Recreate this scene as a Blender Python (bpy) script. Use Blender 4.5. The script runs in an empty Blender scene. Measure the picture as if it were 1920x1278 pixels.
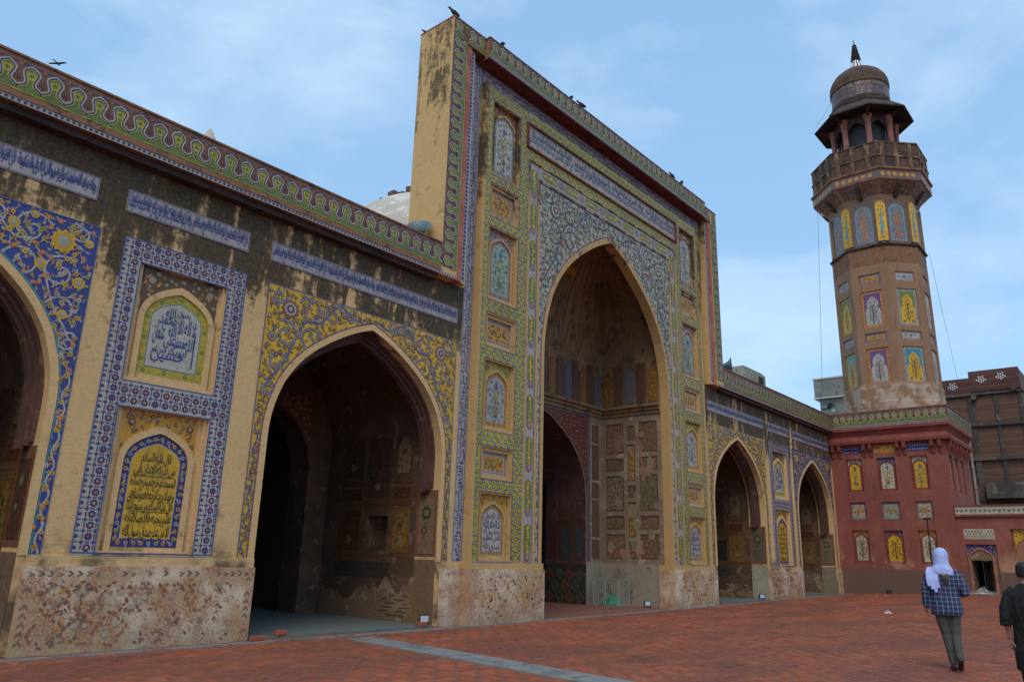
import bpy, bmesh, math, random
import numpy as np
from mathutils import Vector, Matrix

scene = bpy.context.scene
R = math.radians

# ------------------------------------------------------------------ camera
cam_data = bpy.data.cameras.new("camera")
cam = bpy.data.objects.new("camera", cam_data)
scene.collection.objects.link(cam)
cam_data.sensor_fit = 'HORIZONTAL'
cam_data.sensor_width = 36.0
cam_data.lens = 26.708
cam_data.clip_start = 0.05
cam_data.clip_end = 3000
yaw, pit, rol = R(49.347), R(15.747), R(1.535)
fw = Vector((math.sin(yaw) * math.cos(pit), math.cos(yaw) * math.cos(pit), math.sin(pit)))
rt = Vector((math.cos(yaw), -math.sin(yaw), 0))
up = rt.cross(fw)
rt2 = math.cos(rol) * rt + math.sin(rol) * up
up2 = -math.sin(rol) * rt + math.cos(rol) * up
mw = Matrix((rt2, up2, -fw)).transposed().to_4x4()
mw.translation = Vector((-19.120, -12.519, 1.5185))
cam.matrix_world = mw
scene.camera = cam
scene.render.resolution_x, scene.render.resolution_y = 1024, 681

# ------------------------------------------------------------------ sky and sun
SUN_EL, SUN_AZ = R(50), R(238)          # azimuth clockwise from +Y
world = bpy.data.worlds.new("World")
scene.world = world
world.use_nodes = True
wn, wl = world.node_tree.nodes, world.node_tree.links
wn.clear()
wout = wn.new('ShaderNodeOutputWorld')
wbg = wn.new('ShaderNodeBackground')
wbg.inputs[1].default_value = 0.15
sky = wn.new('ShaderNodeTexSky')
sky.sky_type = 'NISHITA'
sky.sun_disc = False
sky.sun_elevation = SUN_EL
sky.sun_rotation = SUN_AZ
sky.altitude = 200
sky.air_density = 1.25
sky.dust_density = 0.5
sky.ozone_density = 2.2
tc = wn.new('ShaderNodeTexCoord')
mp = wn.new('ShaderNodeMapping')
mp.inputs['Scale'].default_value = (1.0, 1.0, 2.2)
mp.inputs['Location'].default_value = (1.3, 2.4, 0.2)
nz = wn.new('ShaderNodeTexNoise')
nz.inputs['Scale'].default_value = 3.4
nz.inputs['Detail'].default_value = 7
nz.inputs['Roughness'].default_value = 0.55
nz.inputs['Distortion'].default_value = 0.25
rp = wn.new('ShaderNodeValToRGB')
rp.color_ramp.elements[0].position = 0.43
rp.color_ramp.elements[0].color = (0, 0, 0, 1)
rp.color_ramp.elements[1].position = 0.80
rp.color_ramp.elements[1].color = (0.75, 0.75, 0.75, 1)
mx = wn.new('ShaderNodeMix')
mx.data_type = 'RGBA'
mx.inputs['B'].default_value = (4.9, 6.2, 7.4, 1)
wl.new(tc.outputs['Generated'], mp.inputs[0])
wl.new(mp.outputs[0], nz.inputs['Vector'])
wl.new(nz.outputs['Fac'], rp.inputs[0])
wl.new(rp.outputs[0], mx.inputs['Factor'])
veil = wn.new('ShaderNodeMix')            # thin even veil of high haze over the whole sky
veil.data_type = 'RGBA'
veil.inputs['Factor'].default_value = 0.6
veil.inputs['B'].default_value = (2.75, 4.85, 7.4, 1)
wl.new(sky.outputs[0], veil.inputs['A'])
wl.new(veil.outputs['Result'], mx.inputs['A'])
wl.new(mx.outputs['Result'], wbg.inputs[0])
wl.new(wbg.outputs[0], wout.inputs[0])

sun_data = bpy.data.lights.new("sun", 'SUN')
sun_data.energy = 1.5
sun_data.angle = R(30)
sun_data.color = (1.0, 0.86, 0.68)
sun = bpy.data.objects.new("sun", sun_data)
scene.collection.objects.link(sun)
sd = Vector((math.sin(SUN_AZ) * math.cos(SUN_EL), math.cos(SUN_AZ) * math.cos(SUN_EL), math.sin(SUN_EL)))
sun.rotation_euler = sd.to_track_quat('Z', 'Y').to_euler()
sun.location = (-30, -40, 60)

scene.view_settings.view_transform = 'Standard'
scene.view_settings.look = 'None'
scene.view_settings.gamma = 1.0
scene.view_settings.exposure = 0.0
scene.view_settings.use_curve_mapping = False
scene.cycles.max_bounces = 6
scene.cycles.diffuse_bounces = 4
scene.cycles.use_denoising = True

rng = random.Random(7)

# ------------------------------------------------------------------ object helpers
COL = scene.collection
LOC = {}

def link(o, parent=None):
    COL.objects.link(o)
    if parent is not None:
        o.parent = parent
        # world position of the parent chain (only translations are used for parents)
        o.matrix_parent_inverse = Matrix.Translation(-LOC.get(parent.name, Vector((0, 0, 0))))
    return o

def tag(o, label=None, cat=None, group=None, kind=None):
    if label: o["label"] = label
    if cat: o["category"] = cat
    if group: o["group"] = group
    if kind: o["kind"] = kind
    return o

def thing(name, label, cat, loc=(0, 0, 0), group=None, kind=None):
    o = bpy.data.objects.new(name, None)
    o.empty_display_size = 0.2
    o.location = loc
    COL.objects.link(o)
    LOC[o.name] = Vector(loc)
    return tag(o, label, cat, group, kind)

class Pl:
    """a flat wall plane: x along e1, y along e2, d outwards along n"""
    def __init__(s, O, e1, n, e2=(0, 0, 1)):
        s.O, s.e1, s.e2, s.n = [np.array(v, float) for v in (O, e1, e2, n)]
    def __call__(s, x, y, d=0.0):
        return tuple(s.O + s.e1 * x + s.e2 * y + s.n * d)
    def at(s, d):
        return Pl(s.O + s.n * d, s.e1, s.n, s.e2)

def front(y=0.0):                  # plane parallel to the facade, x = world X, y = world Z
    return Pl((0, y, 0), (1, 0, 0), (0, -1, 0))

def end_wall(x):                   # plane facing -X: x = distance towards -Y
    return Pl((x, 0, 0), (0, -1, 0), (-1, 0, 0))

class MB:
    """mesh builder"""
    def __init__(s):
        s.V, s.F, s.M = [], [], []
    def add(s, vs, fs, m=0):
        o = len(s.V)
        s.V += [tuple(v) for v in vs]
        s.F += [tuple(i + o for i in f) for f in fs]
        s.M += [m] * len(fs)
    def face(s, pts, m=0):
        s.add(pts, [tuple(range(len(pts)))], m)
    def box(s, x0, x1, y0, y1, z0, z1, m=0):
        s.add([(x0, y0, z0), (x1, y0, z0), (x1, y1, z0), (x0, y1, z0), (x0, y0, z1), (x1, y0, z1), (x1, y1, z1), (x0, y1, z1)],
              [(0, 3, 2, 1), (4, 5, 6, 7), (0, 1, 5, 4), (1, 2, 6, 5), (2, 3, 7, 6), (3, 0, 4, 7)], m)
    def pbox(s, p, x0, x1, y0, y1, d0, d1, m=0):
        s.add([p(x, y, d) for d in (d0, d1) for (x, y) in ((x0, y0), (x1, y0), (x1, y1), (x0, y1))],
              [(0, 3, 2, 1), (4, 5, 6, 7), (0, 1, 5, 4), (1, 2, 6, 5), (2, 3, 7, 6), (3, 0, 4, 7)], m)
    def plate(s, p, x0, x1, y0, y1, holes=(), m=0, mr=None):
        """wall face with rectangular recesses (hx0,hx1,hy0,hy1,depth)"""
        xs = sorted({x0, x1, *[h[i] for h in holes for i in (0, 1)]})
        ys = sorted({y0, y1, *[h[i] for h in holes for i in (2, 3)]})
        for a, b in zip(xs, xs[1:]):
            for c, d in zip(ys, ys[1:]):
                mxx, myy = (a + b) / 2, (c + d) / 2
                if any(h[0] < mxx < h[1] and h[2] < myy < h[3] for h in holes): continue
                s.face([p(a, c), p(b, c), p(b, d), p(a, d)], m)
        mr = m if mr is None else mr
        for (a, b, c, d, dep) in holes:
            if dep is None: continue
            s.face([p(a, c, -dep), p(b, c, -dep), p(b, d, -dep), p(a, d, -dep)], mr)
            q = [(a, c), (b, c), (b, d), (a, d)]
            for i in range(4):
                u, v = q[i], q[(i + 1) % 4]
                s.face([p(*u), p(*v), p(*v, -dep), p(*u, -dep)], mr)
    def loft(s, rings, m=0, cap=True, closed=True):
        n = len(rings[0]); o = len(s.V)
        for r in rings: s.V += [tuple(v) for v in r]
        for i in range(len(rings) - 1):
            for j in range(n if closed else n - 1):
                k = (j + 1) % n
                s.F.append((o + i * n + j, o + i * n + k, o + (i + 1) * n + k, o + (i + 1) * n + j)); s.M.append(m)
        if cap:
            s.F.append(tuple(o + j for j in reversed(range(n)))); s.M.append(m)
            s.F.append(tuple(o + (len(rings) - 1) * n + j for j in range(n))); s.M.append(m)
    def lathe(s, prof, c=(0, 0, 0), n=16, m=0, ph=0.0, cap=True):
        s.loft([[(c[0] + r * math.cos(ph + 2 * math.pi * j / n), c[1] + r * math.sin(ph + 2 * math.pi * j / n), c[2] + z) for j in range(n)]
                for r, z in prof], m, cap)
    def tube(s, pts, r, n=6, m=0):
        rings = []
        pts = [Vector(p) for p in pts]
        rs = r if isinstance(r, (list, tuple)) else [r] * len(pts)
        for i, p in enumerate(pts):
            t = (pts[min(i + 1, len(pts) - 1)] - pts[max(i - 1, 0)]).normalized()
            a = t.cross(Vector((0, 0, 1)) if abs(t.z) < 0.9 else Vector((1, 0, 0))).normalized()
            b = t.cross(a)
            rings.append([p + a * rs[i] * math.cos(2 * math.pi * j / n) + b * rs[i] * math.sin(2 * math.pi * j / n) for j in range(n)])
        s.loft(rings, m)
    def mesh(s, name, mats, smooth=False):
        me = bpy.data.meshes.new(name)
        me.from_pydata(s.V, [], s.F)
        mats = mats if isinstance(mats, (list, tuple)) else [mats]
        for mm in mats: me.materials.append(mm)
        if len(mats) > 1: me.polygons.foreach_set('material_index', s.M)
        if smooth: me.polygons.foreach_set('use_smooth', [True] * len(me.polygons))
        me.update()
        return me
    def build(s, name, mats, parent=None, smooth=False, kind=None):
        o = bpy.data.objects.new(name, s.mesh(name, mats, smooth))
        link(o, parent)
        if kind: o["kind"] = kind
        return o

# pointed (four-centred) arch profile, normalised
_AP = np.array([(1, 0), (0.997, .10), (.98, .20), (.945, .31), (.895, .42), (.825, .52), (.73, .62), (.61, .715), (.47, .80), (.31, .885), (.15, .953), (0, 1)])
def arch_half(n=22):
    t = np.linspace(0, 1, n)
    s = np.r_[0, np.cumsum(np.hypot(*np.diff(_AP, axis=0).T))]; s /= s[-1]
    return np.c_[np.interp(t, s, _AP[:, 0]), np.interp(t, s, _AP[:, 1])]
def arch_curve(c, w, zs, za, z0=None, n=22):
    h = arch_half(n)
    L = [(c - w * x, zs + (za - zs) * z) for x, z in h]
    Rr = [(c + w * x, zs + (za - zs) * z) for x, z in h[::-1][1:]]
    pts = L + Rr
    if z0 is not None: pts = [(c - w, z0)] + pts + [(c + w, z0)]
    return pts
def arch_z(dx, w, zs, za):
    a = abs(dx) / w
    if a >= 1: return -1e9
    return zs + (za - zs) * float(np.interp(a, _AP[::-1, 0], _AP[::-1, 1]))
# ------------------------------------------------------------------ materials
def new_mat(name):
    m = bpy.data.materials.new(name); m.use_nodes = True
    nt = m.node_tree; b = nt.nodes['Principled BSDF']
    return m, nt, b
class N:
    """tiny node-graph helper"""
    def __init__(s, nt): s.nt = nt; s.co = None
    def n(s, t, **kw):
        x = s.nt.nodes.new('ShaderNode' + t)
        for k, v in kw.items(): setattr(x, k, v)
        return x
    def l(s, a, b): s.nt.links.new(a, b)
    def coord(s):
        if s.co is None: s.co = s.n('NewGeometry').outputs['Position']
        return s.co
    def mapped(s, sc, loc=(0, 0, 0), rot=(0, 0, 0)):
        m = s.n('Mapping'); s.l(s.coord(), m.inputs[0])
        m.inputs['Scale'].default_value = sc; m.inputs['Location'].default_value = loc; m.inputs['Rotation'].default_value = rot
        return m.outputs[0]
    def noise(s, scale, detail=4, rough=.55, sc=None, dist=0, loc=(0, 0, 0)):
        t = s.n('TexNoise'); s.l(s.mapped(sc or (1, 1, 1), loc), t.inputs['Vector'])
        t.inputs['Scale'].default_value = scale; t.inputs['Detail'].default_value = detail; t.inputs['Roughness'].default_value = rough
        t.inputs['Distortion'].default_value = dist
        return t.outputs['Fac']
    def ramp(s, f, a, b, ca=0, cb=1):
        t = s.n('MapRange'); s.l(f, t.inputs[0]) if not isinstance(f, (int, float)) else None
        t.inputs[1].default_value = a; t.inputs[2].default_value = b; t.inputs[3].default_value = ca; t.inputs[4].default_value = cb
        t.interpolation_type = 'SMOOTHSTEP'
        return t.outputs[0]
    def math(s, op, a, b=None):
        t = s.n('Math', operation=op)
        for i, v in enumerate((a, b)):
            if v is None: continue
            if isinstance(v, (int, float)): t.inputs[i].default_value = v
            else: s.l(v, t.inputs[i])
        return t.outputs[0]
    def mix(s, f, a, b, blend='MIX'):
        t = s.n('Mix', data_type='RGBA', blend_type=blend)
        for k, v in (('Factor', f), ('A', a), ('B', b)):
            i = t.inputs[k] if k != 'Factor' else t.inputs[0]
            if isinstance(v, (int, float)): i.default_value = v
            elif isinstance(v, tuple): i.default_value = (*v, 1) if len(v) == 3 else v
            else: s.l(v, i)
        return t.outputs['Result']
    def z(s, axis='Z'):
        t = s.n('SeparateXYZ'); s.l(s.coord(), t.inputs[0]); return t.outputs[axis]
    def bump(s, f, strength, dist, b):
        t = s.n('Bump'); t.inputs['Strength'].default_value = strength; t.inputs['Distance'].default_value = dist
        s.l(f, t.inputs['Height']); s.l(t.outputs[0], b.inputs['Normal'])

def simple(name, col, rough=.7, var=.15, scale=8, metal=0.0, bump=0.0):
    m, nt, b = new_mat(name); g = N(nt)
    f = g.noise(scale, 4)
    c = g.mix(f, tuple(v * (1 - var) for v in col), tuple(min(1, v * (1 + var)) for v in col))
    g.l(c, b.inputs['Base Color']); b.inputs['Roughness'].default_value = rough; b.inputs['Metallic'].default_value = metal
    if bump: g.bump(g.noise(scale * 6, 5), bump, .02, b)
    return m

def brick_fac(g, rot, scale=1.0, w=.22, h=.055, mort=.006):
    t = g.n('TexBrick'); g.l(g.mapped((1, 1, 1), rot=rot), t.inputs['Vector'])
    t.inputs['Scale'].default_value = scale; t.inputs['Brick Width'].default_value = w; t.inputs['Row Height'].default_value = h
    t.inputs['Mortar Size'].default_value = mort; t.inputs['Mortar Smooth'].default_value = .3; t.inputs['Bias'].default_value = 0
    t.inputs['Color1'].default_value = (0, 0, 0, 1); t.inputs['Color2'].default_value = (.45, .45, .45, 1); t.inputs['Mortar'].default_value = (1, 1, 1, 1)
    return t.outputs['Color'], t.outputs['Fac']
RX, RXZ = (R(-90), 0, 0), (R(-90), 0, R(-90))

def make_tile():
    m, nt, b = new_mat('glazed_tile'); g = N(nt)
    a = g.n('Attribute', attribute_name='Col').outputs['Color']
    f = g.noise(9, 5, .65)
    c = g.mix(1.0, a, g.mix(f, (.62, .58, .53), (1.22, 1.18, 1.10)), 'MULTIPLY')
    d = g.ramp(g.noise(1.3, 6, .7), .45, .8, .03, .42)          # soot and dust in patches
    c = g.mix(d, c, (.10, .075, .05))
    st = g.noise(1.0, 6, .7, sc=(5, 5, .7), loc=(2, 3, 1))                          # rain streaks
    c = g.mix(g.ramp(st, .56, .74, 0, .42), c, (.055, .042, .03))
    miss = g.ramp(g.noise(3.7, 7, .8, loc=(8, 8, 2)), .66, .69, 0, .9)                # fallen pieces
    c = g.mix(miss, c, (.36, .245, .13))
    v = g.n('TexVoronoi', feature='DISTANCE_TO_EDGE'); g.l(g.mapped((17, 17, 17)), v.inputs['Vector'])
    c = g.mix(g.ramp(v.outputs['Distance'], .035, .0, 0, .45), c, (.10, .075, .05))       # joints between the cut pieces
    g.l(c, b.inputs['Base Color'])
    g.l(g.math('ADD', g.ramp(f, .3, .7, .16, .5), g.math('MULTIPLY', miss, .4)), b.inputs['Roughness'])
    b.inputs['Specular IOR Level'].default_value = .35
    g.bump(g.math('ADD', g.math('MULTIPLY', g.noise(22, 3), .6), g.ramp(v.outputs['Distance'], 0, .06, 0, .5)), .35, .008, b)
    return m

def make_beige(name, stain_top=None, stain_amt=1.0, base=(.68, .435, .195), low=None):
    """lime-plastered brick, black rain stains running down from the parapet"""
    m, nt, b = new_mat(name); g = N(nt)
    n1 = g.noise(1.2, 6, .6); n2 = g.noise(14, 5, .65)
    c = g.mix(n1, tuple(v * .78 for v in base), tuple(v * 1.12 for v in base))
    c = g.mix(g.ramp(n2, .35, .75, 0, .35), c, (.34, .20, .09))
    col, fac = brick_fac(g, RX, w=.24, h=.06, mort=.005)
    c = g.mix(g.math('MULTIPLY', fac, .09), c, (.30, .19, .09))
    st = g.noise(1.0, 7, .68, sc=(2.6, 2.6, .42), dist=.3)       # streaks
    bl = g.noise(1.0, 6, .65, sc=(.8, .8, .8), loc=(5, 2, 9))     # blotches
    if stain_top is not None:
        lo, hi, th = stain_top
        h = g.ramp(g.z(), lo, hi, 0, 1)
        s = g.math('ADD', g.math('MULTIPLY', st, .9), g.math('MULTIPLY', bl, .5))
        s = g.math('ADD', s, g.math('MULTIPLY', h, .42))
        s = g.math('ADD', s, g.math('MULTIPLY', g.math('SUBTRACT', g.noise(7, 5, .7), .5), .45))
        k = g.math('MULTIPLY', g.ramp(s, th, th + .16, 0, 1), g.ramp(h, 0.0, .25, 0, 1))
        k = g.math('MULTIPLY', k, stain_amt)
        dark = g.mix(g.ramp(n2, .35, .7), (.011, .009, .007), (.085, .056, .028))
        c = g.mix(k, c, dark)
    if low is not None:                                            # black line of damp along a ledge
        a0, a1 = low
        h = g.math('MULTIPLY', g.ramp(g.z(), a1, a0, 0, 1), g.ramp(bl, .46, .60, 0, 1))
        c = g.mix(g.math('MULTIPLY', h, .85), c, (.03, .024, .018))
    spots = g.math('MULTIPLY', g.ramp(g.noise(2.3, 7, .75, loc=(1, 7, 3)), .56, .72, 0, .7), 1.0)
    c = g.mix(spots, c, (.12, .085, .045))
    g.l(c, b.inputs['Base Color']); b.inputs['Roughness'].default_value = .88
    h = g.math('ADD', g.math('MULTIPLY', fac, -.2), g.math('MULTIPLY', n2, .8))
    g.bump(h, .45, .01, b)
    return m

def make_red(name, base=(.245, .068, .048), rot=RXZ, worn=True):
    m, nt, b = new_mat(name); g = N(nt)
    n1 = g.noise(.9, 6, .6); n2 = g.noise(11, 5, .6)
    c = g.mix(n1, tuple(v * .72 for v in base), tuple(v * 1.25 for v in base))
    col, fac = brick_fac(g, rot, w=.21, h=.065, mort=.006)
    c = g.mix(g.math('MULTIPLY', fac, .5), c, (.16, .035, .026))
    c = g.mix(g.ramp(n2, .55, .8, 0, .4), c, (.20, .07, .05))
    fade = g.ramp(g.noise(.55, 7, .7, sc=(1, 1, .6), loc=(3, 3, 3)), .46, .62, 0, .55)
    c = g.mix(fade, c, (.36, .125, .085))
    drip = g.ramp(g.noise(1.0, 7, .7, sc=(3.5, 3.5, .35), loc=(7, 1, 4)), .56, .70, 0, .6)
    c = g.mix(drip, c, (.085, .03, .024))
    if worn:
        h = g.math('MULTIPLY', g.ramp(g.z(), 2.6, 1.5, 0, 1), g.ramp(g.noise(.75, 6, .62, loc=(4, 1, 2)), .50, .60, 0, 1))
        c = g.mix(g.math('MULTIPLY', h, .75), c, (.46, .26, .15))
        h2 = g.ramp(g.z(), 1.40, 1.33, 0, 1)
        c = g.mix(h2, c, g.mix(n2, (.10, .052, .040), (.20, .115, .08)))
    g.l(c, b.inputs['Base Color']); b.inputs['Roughness'].default_value = .85
    g.bump(g.math('ADD', g.math('MULTIPLY', fac, -.6), n2), .4, .012, b)
    return m

def make_brick_shaft():
    m, nt, b = new_mat('shaft_brick'); g = N(nt)
    n1 = g.noise(.7, 6, .6); n2 = g.noise(13, 5, .6)
    c = g.mix(n1, (.22, .115, .062), (.35, .20, .112))
    zz = g.z()
    rows = g.math('FRACT', g.math('MULTIPLY', zz, 13.0))
    fac = g.ramp(rows, .12, .0, 0, 1)
    c = g.mix(g.math('MULTIPLY', fac, .6), c, (.11, .055, .032))
    c = g.mix(g.ramp(g.noise(1.0, 7, .7, sc=(4, 4, .5)), .52, .70, 0, .55), c, (.10, .055, .035))
    c = g.mix(g.ramp(n2, .5, .8, 0, .45), c, (.20, .10, .065))
    w = g.math('MULTIPLY', g.ramp(zz, 10.15, 10.05, 0, 1), g.ramp(g.noise(1.6, 6, .65), .44, .56, 0, 1))
    c = g.mix(g.math('MULTIPLY', w, .7), c, (.50, .40, .31))
    g.l(c, b.inputs['Base Color']); b.inputs['Roughness'].default_value = .88
    g.bump(g.math('ADD', g.math('MULTIPLY', fac, -.5), n2), .4, .012, b)
    return m

def make_plinth(name, seed=0.0):
    """lime plaster dado whose painted pattern has mostly flaked away"""
    m, nt, b = new_mat(name); g = N(nt)
    n1 = g.noise(1.1, 6, .62, loc=(seed, 0, 0)); n2 = g.noise(9, 6, .7, loc=(0, seed, 0)); n3 = g.noise(26, 5, .7)
    c = g.mix(g.ramp(n1, .42, .60, 0, 1), (.45, .305, .165), (.64, .51, .36))
    c = g.mix(g.ramp(n2, .52, .66, 0, .75), c, (.45, .30, .18))
    c = g.mix(g.ramp(n3, .56, .70, 0, .5), c, (.26, .15, .09))
    v = g.n('TexVoronoi'); g.l(g.mapped((5.5, 5.5, 5.5)), v.inputs['Vector'])
    vd = v.outputs['Distance']
    pat = g.math('MULTIPLY', g.ramp(vd, .38, .46, 0, 1), g.ramp(g.noise(2.2, 5, .7, loc=(9, seed, 1)), .40, .58, 0, 1))
    pat = g.math('MULTIPLY', pat, g.ramp(n3, .34, .52, 0, 1))
    c = g.mix(g.math('MULTIPLY', pat, .7), c, (.30, .085, .05))
    damp = g.math('MULTIPLY', g.ramp(g.z(), .55, .0, 0, 1), g.ramp(n1, .35, .6, .2, .8))
    c = g.mix(g.math('MULTIPLY', damp, .55), c, (.20, .135, .075))
    g.l(c, b.inputs['Base Color']); b.inputs['Roughness'].default_value = .9
    g.bump(g.math('ADD', g.math('MULTIPLY', n2, .7), g.math('MULTIPLY', n3, .3)), .7, .025, b)
    return m

def make_patchy(name, cols, scale=1.0, th=(.42, .5, .58), rough=.88, fine=.35, bump=.5):
    m, nt, b = new_mat(name); g = N(nt)
    n1 = g.noise(scale, 7, .62); n2 = g.noise(scale * 9, 5, .68); n3 = g.noise(scale * 2.1, 6, .6, loc=(3, 8, 1))
    c = g.mix(g.ramp(n1, th[0], th[1]), cols[0], cols[1])
    if len(cols) > 2: c = g.mix(g.ramp(n3, th[2], th[2] + .06, 0, .9), c, cols[2])
    c = g.mix(1.0, c, g.mix(n2, (1 - fine,) * 3, (1 + fine,) * 3), 'MULTIPLY')
    g.l(c, b.inputs['Base Color']); b.inputs['Roughness'].default_value = rough
    g.bump(n2, bump, .02, b)
    return m

def make_paving():
    m, nt, b = new_mat('paving_brick'); g = N(nt)
    a = g.n('Attribute', attribute_name='Col').outputs['Color']
    f = g.noise(20, 5, .65)
    c = g.mix(1.0, a, g.mix(f, (.76, .76, .76), (1.2, 1.2, 1.2)), 'MULTIPLY')
    big = g.noise(.32, 5, .6, sc=(1, 2.2, 1))
    c = g.mix(g.ramp(big, .44, .60, 0, .62), c, (.17, .068, .047))
    c = g.mix(g.ramp(g.noise(.9, 7, .72, loc=(2, 9, 4)), .57, .66, 0, .5), c, (.10, .048, .038))
    c = g.mix(g.ramp(g.noise(1.4, 6, .7), .53, .74, 0, .4), c, (.36, .20, .125))
    g.l(c, b.inputs['Base Color'])
    g.l(g.ramp(big, .35, .65, .9, .72), b.inputs['Roughness']); b.inputs['Specular IOR Level'].default_value = .25
    g.bump(f, .5, .006, b)
    return m

def make_ground():
    m, nt, b = new_mat('ground_mortar'); g = N(nt)
    f = g.noise(3, 6, .65)
    c = g.mix(f, (.17, .068, .042), (.25, .105, .068))
    g.l(c, b.inputs['Base Color']); b.inputs['Roughness'].default_value = .85
    return m

def make_far_brick(name, base=(.20, .095, .062)):
    m, nt, b = new_mat(name); g = N(nt)
    n1 = g.noise(.35, 6, .65); n2 = g.noise(5, 5, .65)
    col, fac = brick_fac(g, RXZ, w=.5, h=.16, mort=.02)
    c = g.mix(n1, tuple(v * .55 for v in base), tuple(v * 1.3 for v in base))
    c = g.mix(1.0, c, g.mix(col, (.75, .75, .75), (1.2, 1.2, 1.2)), 'MULTIPLY')
    c = g.mix(g.math('MULTIPLY', fac, .5), c, (.19, .15, .12))
    c = g.mix(g.ramp(n2, .5, .75, 0, .4), c, (.10, .07, .055))
    g.l(c, b.inputs['Base Color']); b.inputs['Roughness'].default_value = .9
    return m

def make_plaid():
    m, nt, b = new_mat('plaid_cloth'); g = N(nt)
    tcn = g.n('TexCoord').outputs['Object']
    sp = g.n('SeparateXYZ'); g.l(tcn, sp.inputs[0])
    xr = g.math('ADD', g.math('MULTIPLY', sp.outputs[0], .45), g.math('MULTIPLY', sp.outputs[1], -.89))
    def band(v, fq, ph, w):
        f = g.math('FRACT', g.math('ADD', g.math('MULTIPLY', v, fq), ph))
        return g.ramp(g.math('ABSOLUTE', g.math('SUBTRACT', f, .5)), w + .03, w, 0, 1)
    c = (.012, .022, .060)
    c = g.mix(g.math('MULTIPLY', band(xr, 15, .0, .22), .55), c, (.020, .075, .17))
    c = g.mix(g.math('MULTIPLY', band(sp.outputs[2], 15, .3, .22), .45), c, (.020, .075, .17))
    c = g.mix(g.math('MULTIPLY', band(xr, 15, .0, .05), .6), c, (.26, .30, .38))
    c = g.mix(g.math('MULTIPLY', band(sp.outputs[2], 15, .3, .045), .55), c, (.26, .28, .36))
    c = g.mix(g.math('MULTIPLY', band(xr, 15, .5, .03), .5), c, (.20, .05, .07))
    g.l(c, b.inputs['Base Color']); b.inputs['Roughness'].default_value = .9
    g.bump(g.noise(40, 4), .3, .006, b)
    return m

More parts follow.
